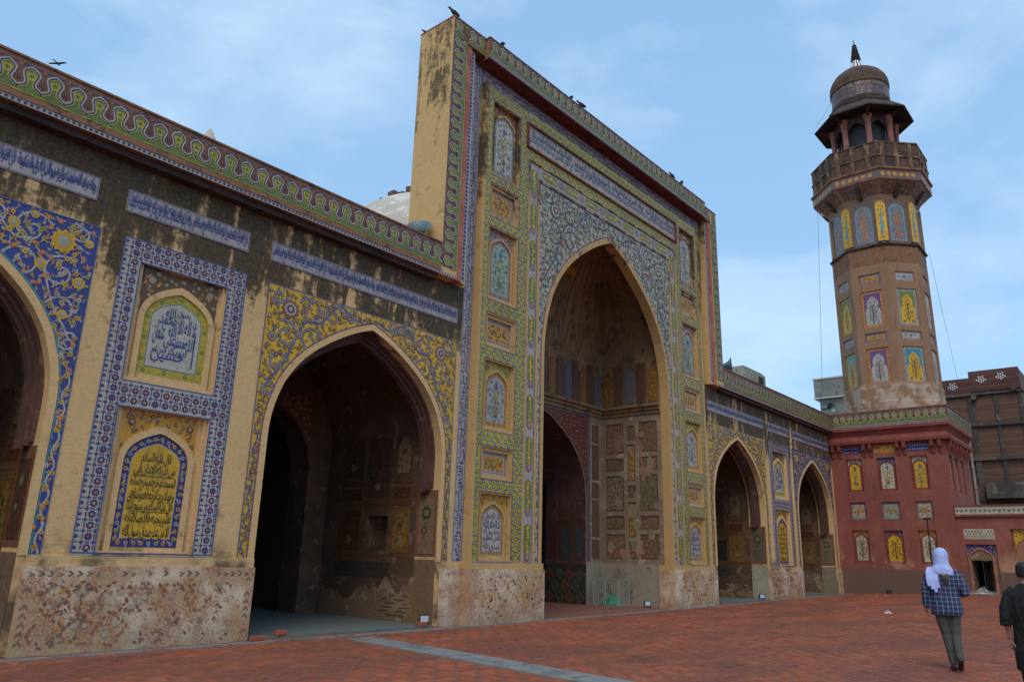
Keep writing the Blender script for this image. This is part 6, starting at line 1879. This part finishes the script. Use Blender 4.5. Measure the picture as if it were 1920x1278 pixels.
# horn loudspeakers
def horn(loc, aim, r, label):
    t = thing('horn_loudspeaker', label, 'loudspeaker', loc, 'grey horn loudspeakers on the parapets')
    d = Vector(aim).normalized(); q = d.to_track_quat('Z', 'Y'); c = Vector(loc)
    def put(mb, name, mat):
        mb.V = [tuple(c + q @ Vector(v)) for v in mb.V]; mb.build(name, mat, t, True)
    mb = MB(); L = r * 1.7
    prof = [(r * .16, -L), (r * .20, -L * .75), (r * .30, -L * .5), (r * .48, -L * .25), (r * .78, -L * .07), (r, 0), (r * 1.02, .01), (r * .97, .0), (r * .74, -L * .09), (r * .44, -L * .27), (r * .26, -L * .5), (r * .05, -L * .6)]
    mb.lathe(prof, n=24); put(mb, 'bell', M['horn'])
    mb = MB(); mb.lathe([(r * .10, -L * .6), (r * .12, -L * .3), (r * .09, -L * .22), (.004, -L * .2)], n=10); put(mb, 'throat', M['black'])
    mb = MB(); mb.lathe([(.01, -L * 1.55), (r * .33, -L * 1.5), (r * .36, -L * 1.05), (r * .2, -L * .95)], n=14); put(mb, 'driver', M['horn'])
    mb = MB(); b = c - d * L * .7; mb.tube([b, b - Vector((0, 0, r * 1.3))], r * .09, 6); mb.box(b.x - r * .4, b.x + r * .4, b.y - r * .25, b.y + r * .25, b.z - r * 1.75, b.z - r * 1.25); mb.build('bracket', M['steel'], t)
horn((-7.86, .20, 9.06), (-.62, -.45, .62), .30, 'grey horn loudspeaker on the near parapet against the portal side')
horn((9.25, .12, 9.12), (.42, -.90, .05), .36, 'grey horn loudspeaker just right of the tall portal')
horn((XC - .15, -.28, 9.10), (-.55, -.75, -.1), .27, 'grey horn loudspeaker in the corner at the foot of the minaret')
# birds
def bird(loc, yaw_, sc, label, flying=False):
    t = thing('bird', label, 'bird', loc, 'dark birds around the portal top')
    c = Vector(loc); m3 = Matrix.Rotation(yaw_, 3, 'Z')
    def put(mb, name):
        mb.V = [tuple(c + m3 @ (Vector(v) * sc * .8)) for v in mb.V]; mb.build(name, M['bird'], t, True)
    mb = MB()
    if not flying:
        rings = []
        for (x, z, rr) in ((-.17, .07, .012), (-.12, .09, .03), (-.05, .12, .062), (.03, .16, .07), (.08, .205, .05), (.105, .245, .036), (.13, .275, .038), (.155, .275, .028), (.175, .268, .010), (.20, .262, .003)):
            rings.append([(x + .0, rr * math.cos(a), z + rr * 1.1 * math.sin(a)) for a in np.linspace(0, 6.283, 11)[:-1]])
        mb.loft(rings); put(mb, 'body')
        mb = MB()
        for s in (-1, 1): mb.tube([(.0, s * .025, .10), (.01, s * .025, 0)], .007, 5)
        put(mb, 'legs')
        mb = MB()
        for s in (-1, 1): mb.add([(.07, s * .066, .20), (-.02, s * .085, .17), (-.20, s * .03, .06), (-.08, s * .07, .09)], [(0, 1, 2, 3)])
        put(mb, 'wings')
    else:
        rings = [[(x, rr * math.cos(a), rr * math.sin(a)) for a in np.linspace(0, 6.283, 9)[:-1]] for x, rr in ((-.3, .01), (-.16, .04), (0, .06), (.13, .05), (.19, .03), (.24, .005))]
        mb.loft(rings); put(mb, 'body')
        for s in (-1, 1):
            mb = MB(); up_ = [(.12, s * .04, .02), (.14, s * .3, .07), (.04, s * .62, .03), (-.06, s * .58, .03), (-.05, s * .3, .06), (-.08, s * .04, .01)]
            mb.add(up_ + [(x, y, z - .015) for x, y, z in up_], [tuple(range(6)), tuple(range(11, 5, -1))] + [(i, (i + 1) % 6, 6 + (i + 1) % 6, 6 + i) for i in range(6)]); put(mb, 'wing')
        mb = MB(); mb.add([(-.22, .02, 0), (-.42, .10, 0), (-.42, -.10, 0), (-.22, -.02, 0)], [(0, 1, 2, 3)]); put(mb, 'tail')
for (x, y, z, a, sc, lab) in ((-7.48, -.22, 15.02, 2.6, 1.15, 'dark bird perched on the top left corner of the portal'), (-7.45, .90, 15.02, 2.0, .8, 'dark bird low on the back edge of the portal top'),
                              (-5.74, -.40, 15.02, .6, 1.1, 'lone dark bird perched left along the portal crest'), (-2.515, -.40, 15.02, .3, 1.0, 'left bird of the close pair on the portal crest'),
                              (-1.975, -.40, 15.02, 2.4, 1.15, 'right bird of the close pair on the portal crest'), (3.80, -.40, 15.02, 2.8, 1.0, 'left bird of the two near the far end of the portal crest'),
                              (4.53, -.40, 15.02, .4, 1.25, 'rightmost bird near the far end of the portal crest')):
    bird((x, y, z), a, sc, lab)
bird((-14.385, 6.0, 12.47), R(35), .46, 'bird of prey gliding in the sky above the left parapet', True)

# ------------------------------------------------------------------ small things on the ground
def loose_brick(x, y, rz, label, z=None):
    mb = MB(); z = zg(x, y) + .035 if z is None else z
    m3 = Matrix.Rotation(rz, 3, 'Z'); mb.box(-.115, .115, -.055, .055, 0, .075)
    me = None
    o = mb.build('loose_brick', M['brick']); o.location = (x, y, z); o.rotation_euler = (0, 0, rz)
    bv = o.modifiers.new('bevel', 'BEVEL'); bv.width = .008; bv.segments = 2
    return tag(o, label, 'brick', 'loose bricks in the near arch')
loose_brick(-10.62, .10, .15, 'loose red brick lying on the carpet edge in the near arch', .034)
loose_brick(-7.22, .02, -.1, 'loose red brick at the right foot of the near arch', .034)
loose_brick(-11.28, -.20, .05, 'loose red brick against the plinth left of the near arch', .004)
def flood(x, y, z, rz, label, blue=False, dark=False):
    t = thing('flood_light', label, 'floodlight', (x, y, z), 'small floodlights on the floor of the arches')
    m3 = Matrix.Rotation(rz, 3, 'Z'); c = Vector((x, y, z))
    def put(mb, name, mat): mb.V = [tuple(c + m3 @ Vector(v)) for v in mb.V]; mb.build(name, mat, t)
    mb = MB(); mb.box(-.10, .10, -.03, .05, .03, .18); put(mb, 'housing', M['black'])
    mb = MB(); mb.box(-.085, .085, -.04, -.031, .045, .165); put(mb, 'lens', M['black'] if dark else (M['litter'] if not blue else M['scarf']))
    mb = MB(); mb.box(-.115, -.102, -.02, .02, 0, .12); mb.box(.102, .115, -.02, .02, 0, .12); mb.box(-.115, .115, -.02, .02, -.005, .006); put(mb, 'yoke', M['black'])
flood(-6.98, .20, .05, R(-35), 'white floodlight on the floor by the right jamb of the near arch')
flood(3.18, .66, .06, R(-40), 'white floodlight on the floor inside the tall portal at its right wall')
flood(11.2, .25, .13, R(-40), 'pale blue floodlight at the right jamb of the arch beyond the portal', True)
flood(19.2, -2.3, zg(19.2, -2.3) + .01, R(-60), 'dark floodlight on the paving in front of the red minaret base', dark=True)
# barrier cage with green netting
Cg = thing('barrier_cage', 'low metal railing cage with green netting heaped inside the portal', 'railing', (2.85, 1.75, 0))
cx0, cx1, cy0, cy1 = 2.55, 3.22, 1.35, 2.30
for (a, b) in (((cx0, cy0), (cx1, cy0)), ((cx0, cy0), (cx0, cy1)), ((cx0, cy1), (cx1, cy1))):
    for z in (.06, .86):
        mb = MB(); mb.tube([(a[0], a[1], z), (b[0], b[1], z)], .013, 6); mb.build('rail', M['steel'], Cg)
for (x, y) in ((cx0, cy0), (cx1, cy0), (cx0, cy1), (cx1, cy1), (cx0, (cy0 + cy1) / 2)):
    mb = MB(); mb.tube([(x, y, .0), (x, y, .86)], .013, 6); mb.build('post', M['steel'], Cg)
mb = MB()
for i in range(11): 
    y = cy0 + (cy1 - cy0) * (i + .5) / 11; mb.tube([(cx0, y, .06), (cx0, y, .86)], .005, 4)
for i in range(7):
    x = cx0 + (cx1 - cx0) * (i + .5) / 7; mb.tube([(x, cy0, .06), (x, cy0, .86)], .005, 4)
mb.build('bars', M['steel'], Cg, kind='stuff')
def heap(name, c, rx, ry, hz, mat, n=14, seed=1, rough=.35):
    r = random.Random(seed); mb = MB(); V = []
    k = 24
    rings = []
    for i in range(n + 1):
        t = i / n
        rings.append([(c[0] + rx * (1 - t) * math.cos(a) * (1 + rough * r.uniform(-.5, .5)), c[1] + ry * (1 - t) * math.sin(a) * (1 + rough * r.uniform(-.5, .5)), c[2] + hz * (t ** .7) * (1 + rough * r.uniform(-1, 1) * (t < .95))) for a in np.linspace(0, 6.283, k + 1)[:-1]])
    mb.loft(rings); return mb.build(name, mat)
o = heap('green_netting', (2.87, 1.78, .02), .27, .44, .33, M['net']); tag(o, 'crumpled green netting heaped inside the low railing cage', 'netting')
o = heap('plastic_scrap', (6.32, -5.64, zg(6.3, -5.6)), .16, .10, .055, M['litter'], 6, 3, .9); tag(o, 'scrap of white plastic lying alone on the courtyard paving', 'litter')
for i, (x, y) in enumerate(((17.0, -2.35), (17.0, -2.75))):
    o = heap('orange_scrap', (x, y, zg(x, y)), .09, .07, .05, M['orange'], 4, 5 + i, .8); tag(o, ['left of two orange scraps on the paving before the red base', 'right of two orange scraps on the paving before the red base'][i], 'litter', 'orange scraps on the paving')
o = heap('rubble_heap', (XW + .1, -wy(5.9), zg(19.9, -6) + .05), .16, .25, .16, M['concrete'], 6, 8, .9); tag(o, 'small pale heap of rubbish in the dark doorway', 'rubbish')
o = heap('rubbish_scrap', (XW - .5, -wy(5.95), zg(19.9, -6) + .01), .10, .35, .05, M['litter'], 4, 9, .9); tag(o, 'flat white scraps of rubbish in front of the doorway step', 'rubbish')
# slim post with a small lamp bar
px_, py_ = 17.2, -4.62; gz = zg(px_, py_)
Lp = thing('lamp_post', 'slim dark post with a small crossbar lamp behind the woman', 'lamp post', (px_, py_, gz))
mb = MB(); mb.tube([(px_, py_, gz), (px_, py_, 3.42)], .028, 8); mb.build('post', M['black'], Lp)
mb = MB(); mb.box(px_ - .07, px_ + .07, py_ - .14, py_ + .14, 3.42, 3.50); mb.build('lamp_bar', M['black'], Lp)
mb = MB(); mb.lathe([(.16, 0), (.16, .02), (.04, .05)], (px_, py_, gz), 12); mb.build('foot', M['black'], Lp)
# ------------------------------------------------------------------ people
def sweep(mb, path, radii, n=12, squash=None, up_hint=None):
    """closed tube along a path; radii = (rx, ry) per point"""
    pts = [Vector(p) for p in path]; rings = []
    for i, p in enumerate(pts):
        t = (pts[min(i + 1, len(pts) - 1)] - pts[max(i - 1, 0)]).normalized()
        ref = Vector((1, 0, 0)) if abs(t.x) < .8 else Vector((0, 1, 0))
        b = t.cross(ref).normalized(); a = b.cross(t).normalized()
        r = radii[i]; rx, ry = r if isinstance(r, tuple) else (r, r)
        rings.append([p + a * rx * math.cos(2 * math.pi * j / n) + b * ry * math.sin(2 * math.pi * j / n) for j in range(n)])
    mb.loft(rings)
def fuse(mb, name, mat, parent, M4, voxel=.012, smooth=6):
    """merge overlapping volumes into one continuous skin, then place it"""
    me = mb.mesh(name, mat)
    bm = bmesh.new(); bm.from_mesh(me); bmesh.ops.recalc_face_normals(bm, faces=bm.faces); bm.to_mesh(me); bm.free()
    o = bpy.data.objects.new(name, me); COL.objects.link(o)
    r = o.modifiers.new('r', 'REMESH'); r.mode = 'VOXEL'; r.voxel_size = voxel; r.use_smooth_shade = True
    s = o.modifiers.new('s', 'SMOOTH'); s.iterations = smooth; s.factor = .5
    dg = bpy.context.evaluated_depsgraph_get(); dg.update()
    m2 = bpy.data.meshes.new_from_object(o.evaluated_get(dg)); m2.name = name
    bpy.data.objects.remove(o); bpy.data.meshes.remove(me)
    m2.materials.clear(); m2.materials.append(mat)
    m2.transform(M4)
    m2.polygons.foreach_set('use_smooth', [True] * len(m2.polygons)); m2.update()
    o = bpy.data.objects.new(name, m2); link(o, parent); return o

def hand(mb, wrist, direction, palm_n, side, curl=.5, sc=1.0):
    """palm and five fingers; direction = along the fingers, palm_n = out of the palm, side = +1 when the thumb is on +cross"""
    d = Vector(direction).normalized(); n = Vector(palm_n); n = (n - d * n.dot(d)).normalized(); c = d.cross(n) * side
    w = Vector(wrist)
    sweep(mb, [w, w + d * .03 * sc, w + d * .06 * sc, w + d * .095 * sc], [(.024 * sc, .018 * sc), (.034 * sc, .016 * sc), (.040 * sc, .015 * sc), (.037 * sc, .012 * sc)])
    for i, (off, L) in enumerate(((.030, .070), (.010, .080), (-.010, .075), (-.029, .058))):
        b = w + d * .09 * sc + c * off * sc; q = [b]; a = 0
        for k in range(3):
            a += curl * (.5 + .35 * k); q.append(q[-1] + (d * math.cos(a) + n * math.sin(a)) * L * sc * (.42, .33, .25)[k])
        sweep(mb, q, [.0095 * sc, .009 * sc, .008 * sc, .006 * sc], 8)
    b = w + d * .035 * sc + c * .03 * sc
    q = [b, b + (d * .6 + c * .75 + n * .25) * .04 * sc, b + (d * .95 + c * .75 + n * .5) * .065 * sc, b + (d * 1.25 + c * .6 + n * .75) * .085 * sc]
    sweep(mb, q, [.013 * sc, .0115 * sc, .010 * sc, .007 * sc], 8)

def place(pos, fwd, sc):
    f = Vector((fwd[0], fwd[1], 0)).normalized(); r = Vector((f.y, -f.x, 0))
    m = Matrix((r, f, Vector((0, 0, 1)))).transposed().to_4x4() @ Matrix.Scale(sc, 4)
    m.translation = Vector(pos); return m
def head(mb, c, tilt=0.0):
    x, y, z = c
    sweep(mb, [(x, y - .012, z - .10), (x, y, z - .075), (x, y + .004, z - .03), (x, y, z + .02), (x, y - .008, z + .065), (x, y - .012, z + .10), (x, y - .012, z + .118)],
          [(.045, .055), (.062, .078), (.074, .094), (.078, .100), (.072, .092), (.048, .062), (.012, .016)], 14)
    sweep(mb, [(x, y + .088, z + .005), (x, y + .112, z - .025), (x, y + .085, z - .035)], [.008, .013, .006], 8)          # nose
    sweep(mb, [(x - .02, y + .078, z - .058), (x, y + .088, z - .058), (x + .02, y + .078, z - .058)], [.006, .009, .006], 6)     # lips
    for s in (-1, 1):
        sweep(mb, [(x + s * .076, y - .012, z + .020), (x + s * .086, y - .02, z), (x + s * .078, y - .012, z - .028)], [.008, .012, .006], 6)   # ears
        sweep(mb, [(x + s * .045, y + .078, z + .020), (x + s * .030, y + .086, z + .020), (x + s * .015, y + .080, z + .020)], [.004, .008, .004], 6)

# --- woman in a plaid overshirt
wz = zg(-5.35, -9.55) + .004
W = thing('person', 'woman in white headscarf, blue plaid shirt and dark trousers walking away', 'person', (-5.325, -9.645, wz))
MW = place((-5.325, -9.645, wz), (.965, .262), 1.02)
mb = MB()
sweep(mb, [(0, 0, .84), (0, 0, .95), (0, -.005, 1.1), (0, -.01, 1.25), (0, -.01, 1.38), (0, 0, 1.45)], [(.15, .11), (.17, .12), (.13, .10), (.15, .11), (.15, .095), (.06, .06)])
sweep(mb, [(0, 0, 1.42), (0, .012, 1.53)], [.052, .050])
head(mb, (0, .02, 1.605))
LS, LE, LWp = (-.165, 0, 1.40), (-.245, -.03, 1.12), (-.262, .02, .885)
RS_, RE, RWp = (.165, 0, 1.40), (.262, -.04, 1.13), (.185, .17, 1.11)
for a in ((LS, LE, LWp), (RS_, RE, RWp)): sweep(mb, a, [.045, .038, .024])
hand(mb, LWp, (-.02, .12, -1), (1, .2, 0), 1, .45, .95)
hand(mb, RWp, (-.75, .65, .15), (0, -.1, 1), -1, .7, .95)
LA, RA = (.010, -.02, .085), (.085, -.20, .150)
LK, RK_ = (-.035, .03, .50), (.075, .01, .50)
for a in (((-.085, 0, .90), LK, LA), ((.085, 0, .90), RK_, RA)): sweep(mb, a, [.085, .058, .036])
sweep(mb, [(LA[0], LA[1] - .04, .045), (LA[0], LA[1] + .05, .045), (LA[0] - .01, LA[1] + .16, .030)], [.036, .040, .028])
sweep(mb, [(RA[0], RA[1] - .05, .165), (RA[0], RA[1] + .03, .09), (RA[0], RA[1] + .12, .035)], [.034, .038, .028])
fuse(mb, 'body', M['skin'], W, MW, .009, 3)
mb = MB()
sweep(mb, [(.0, -.005, .775), (.0, -.005, .86), (.0, -.005, .97), (0, -.005, 1.10), (0, -.01, 1.24), (0, -.012, 1.35), (0, -.005, 1.42), (0, 0, 1.455)],
      [(.212, .150), (.222, .165), (.212, .155), (.188, .135), (.195, .138), (.196, .125), (.150, .10), (.07, .07)], 20)
sweep(mb, [(-.13, 0, 1.40), (-.19, -.01, 1.34), (-.235, -.03, 1.20), (-.258, -.03, 1.08), (-.268, -.005, .97), (-.272, .02, .88)], [.070, .072, .064, .060, .052, .046], 14)
sweep(mb, [(.13, 0, 1.40), (.195, -.01, 1.33), (.250, -.04, 1.20), (.278, -.05, 1.11), (.24, .06, 1.09), (.195, .15, 1.10)], [.070, .072, .066, .062, .055, .048], 14)
fuse(mb, 'plaid_shirt', M['plaid'], W, MW, .011, 5)
mb = MB()
sweep(mb, [(0, 0, .82), (0, -.005, .92), (0, 0, 1.0)], [(.175, .135), (.175, .135), (.15, .11)], 18)
sweep(mb, [(-.085, 0, .88), (-.070, .015, .70), (-.040, .03, .50), (-.018, .0, .30), (.008, -.02, .085)], [(.098, .105), (.088, .092), (.068, .072), (.058, .064), (.052, .060)], 16)
sweep(mb, [(.085, 0, .88), (.085, .01, .70), (.080, .01, .50), (.085, -.09, .30), (.086, -.185, .155)], [(.098, .105), (.088, .092), (.068, .074), (.058, .064), (.050, .056)], 16)
fuse(mb, 'trousers', M['trousers'], W, MW, .011, 4)
mb = MB()
sweep(mb, [(0, .01, 1.745), (0, .0, 1.735), (0, -.004, 1.70), (0, -.008, 1.64), (0, -.012, 1.57), (0, -.02, 1.50), (0, -.03, 1.445), (-.01, -.025, 1.40), (-.015, -.02, 1.375)],
      [(.02, .02), (.062, .075), (.095, .118), (.108, .130), (.104, .125), (.110, .120), (.150, .130), (.178, .135), (.168, .125)], 24)
fuse(mb, 'headscarf', M['scarf'], W, MW, .008, 3)
mb = MB()
for k, (x, zb) in enumerate(((-.205, 1.185), (-.165, 1.14), (-.125, 1.10), (-.095, 1.16))):
    sweep(mb, [(x + .03, -.045, 1.46), (x, -.115, 1.38), (x - .005, -.142, 1.28), (x + .004 * k, -.145, zb)], [(.030, .018), (.034, .020), (.030, .018), (.024, .012)], 10)
fuse(mb, 'scarf_tail', M['scarf'], W, MW, .008, 2)
mb = MB()
for x, zb, xe in ((-.015, 1.20, .012), (.012, 1.15, .020), (.034, 1.19, .026), (.052, 1.24, .040)): sweep(mb, [(x, -.12, 1.40), (x + .002, -.156, 1.32), ((x + xe) / 2, -.158, 1.26), (xe, -.150, zb)], [(.015, .012), (.016, .013), (.013, .010), (.003, .003)], 8)
fuse(mb, 'hair', M['hair'], W, MW, .005, 1)
def shoe(path, rad, name='shoe'):
    mb = MB(); sweep(mb, path, rad, 12); fuse(mb, name, M['shoe'], W, MW, .008, 2)
shoe([(LA[0], LA[1] - .075, .035), (LA[0], LA[1] - .03, .042), (LA[0] - .004, LA[1] + .06, .040), (LA[0] - .012, LA[1] + .15, .032), (LA[0] - .014, LA[1] + .19, .024)], [(.030, .034), (.040, .042), (.044, .040), (.042, .032), (.018, .018)])
shoe([(RA[0], RA[1] - .075, .19), (RA[0], RA[1] - .045, .155), (RA[0], RA[1] + .03, .085), (RA[0], RA[1] + .10, .040), (RA[0], RA[1] + .16, .028)], [(.028, .032), (.038, .040), (.042, .040), (.042, .032), (.018, .018)])

# --- man in black at the edge of the picture
PM = (-9.235, -11.235, 0.004)
Mn = thing('person', 'short-haired man in black shirt with rolled sleeves at the right edge', 'person', PM)
MM = place(PM, (.985, .17), .915)
mb = MB()
sweep(mb, [(0, 0, .86), (0, 0, .97), (0, 0, 1.15), (0, 0, 1.32), (0, 0, 1.43), (0, 0, 1.47)], [(.155, .11), (.15, .11), (.155, .11), (.17, .12), (.12, .09), (.06, .06)])
sweep(mb, [(0, -.01, 1.43), (0, .01, 1.56)], [.062, .058])
head(mb, (0, .02, 1.615))
aL = ((-.150, 0, 1.385), (-.245, -.06, 1.13), (-.225, .01, .895)); aR = ((.150, 0, 1.385), (.245, .02, 1.13), (.25, .14, .92))
for a in (aL, aR): sweep(mb, a, [.044, .042, .028])
hand(mb, aL[2], (.04, .10, -1), (1, .25, 0), 1, .85, 1.05); hand(mb, aR[2], (0, .4, -1), (-1, 0, 0), -1, .6, 1.05)
for s in (-1, 1):
    sweep(mb, [(s * .09, 0, .9), (s * .09, .06 * s, .5), (s * .08, .10 * s - .06, .085)], [.085, .06, .04])
    sweep(mb, [(s * .08, .10 * s - .11, .045), (s * .08, .10 * s, .045), (s * .09, .10 * s + .12, .03)], [.038, .042, .03])
fuse(mb, 'body', M['skin'], Mn, MM, .009, 3)
mb = MB()
sweep(mb, [(0, 0, .56), (0, 0, .72), (0, 0, .90), (0, 0, 1.08), (0, 0, 1.25), (0, 0, 1.36), (0, 0, 1.44), (0, .0, 1.50)], [(.205, .15), (.205, .16), (.195, .15), (.185, .14), (.20, .145), (.195, .13), (.13, .10), (.068, .068)], 20)
sweep(mb, [(-.12, 0, 1.425), (-.185, -.015, 1.36), (-.240, -.045, 1.22), (-.252, -.062, 1.12), (-.246, -.045, 1.06)], [.062, .064, .060, .056, .058], 14)
sweep(mb, [(.14, 0, 1.42), (.205, -.0, 1.35), (.240, .01, 1.22), (.252, .025, 1.12), (.25, .05, 1.06)], [.062, .064, .060, .056, .058], 14)
fuse(mb, 'shirt', M['shirt'], Mn, MM, .011, 4)
mb = MB(); sweep(mb, [(-.248, -.055, 1.085), (-.245, -.045, 1.04)], [(.066, .066), (.064, .064)], 14); fuse(mb, 'sleeve_cuff', M['shirt'], Mn, MM, .008, 1)
mb = MB()
for s in (-1, 1): sweep(mb, [(s * .085, 0, .95), (s * .09, .03 * s, .70), (s * .09, .06 * s, .5), (s * .082, .10 * s - .06, .09)], [.105, .095, .078, .068], 14)
fuse(mb, 'trousers', M['shirt'], Mn, MM, .012, 4)
mb = MB()
sweep(mb, [(0, -.035, 1.565), (0, -.030, 1.60), (0, -.012, 1.65), (0, -.008, 1.69), (0, -.008, 1.725), (0, -.008, 1.742)], [(.066, .062), (.083, .078), (.086, .100), (.080, .100), (.056, .072), (.014, .018)], 18)
fuse(mb, 'hair', M['blackhair'], Mn, MM, .008, 2)
for s in (-1, 1):
    mb = MB(); sweep(mb, [(s * .08, .10 * s - .13, .04), (s * .08, .10 * s, .045), (s * .09, .10 * s + .15, .03)], [.042, .048, .03], 12); fuse(mb, 'shoe', M['shoe'], Mn, MM, .009, 2)
mb = MB(); c = MM @ Vector((-.185, .035, .795)); mb.box(c.x - .07, c.x + .07, c.y - .012, c.y + .012, c.z - .030, c.z + .045)
o = mb.build('phone', M['black']); tag(o, 'black phone held in the left hand of the man in black', 'phone')
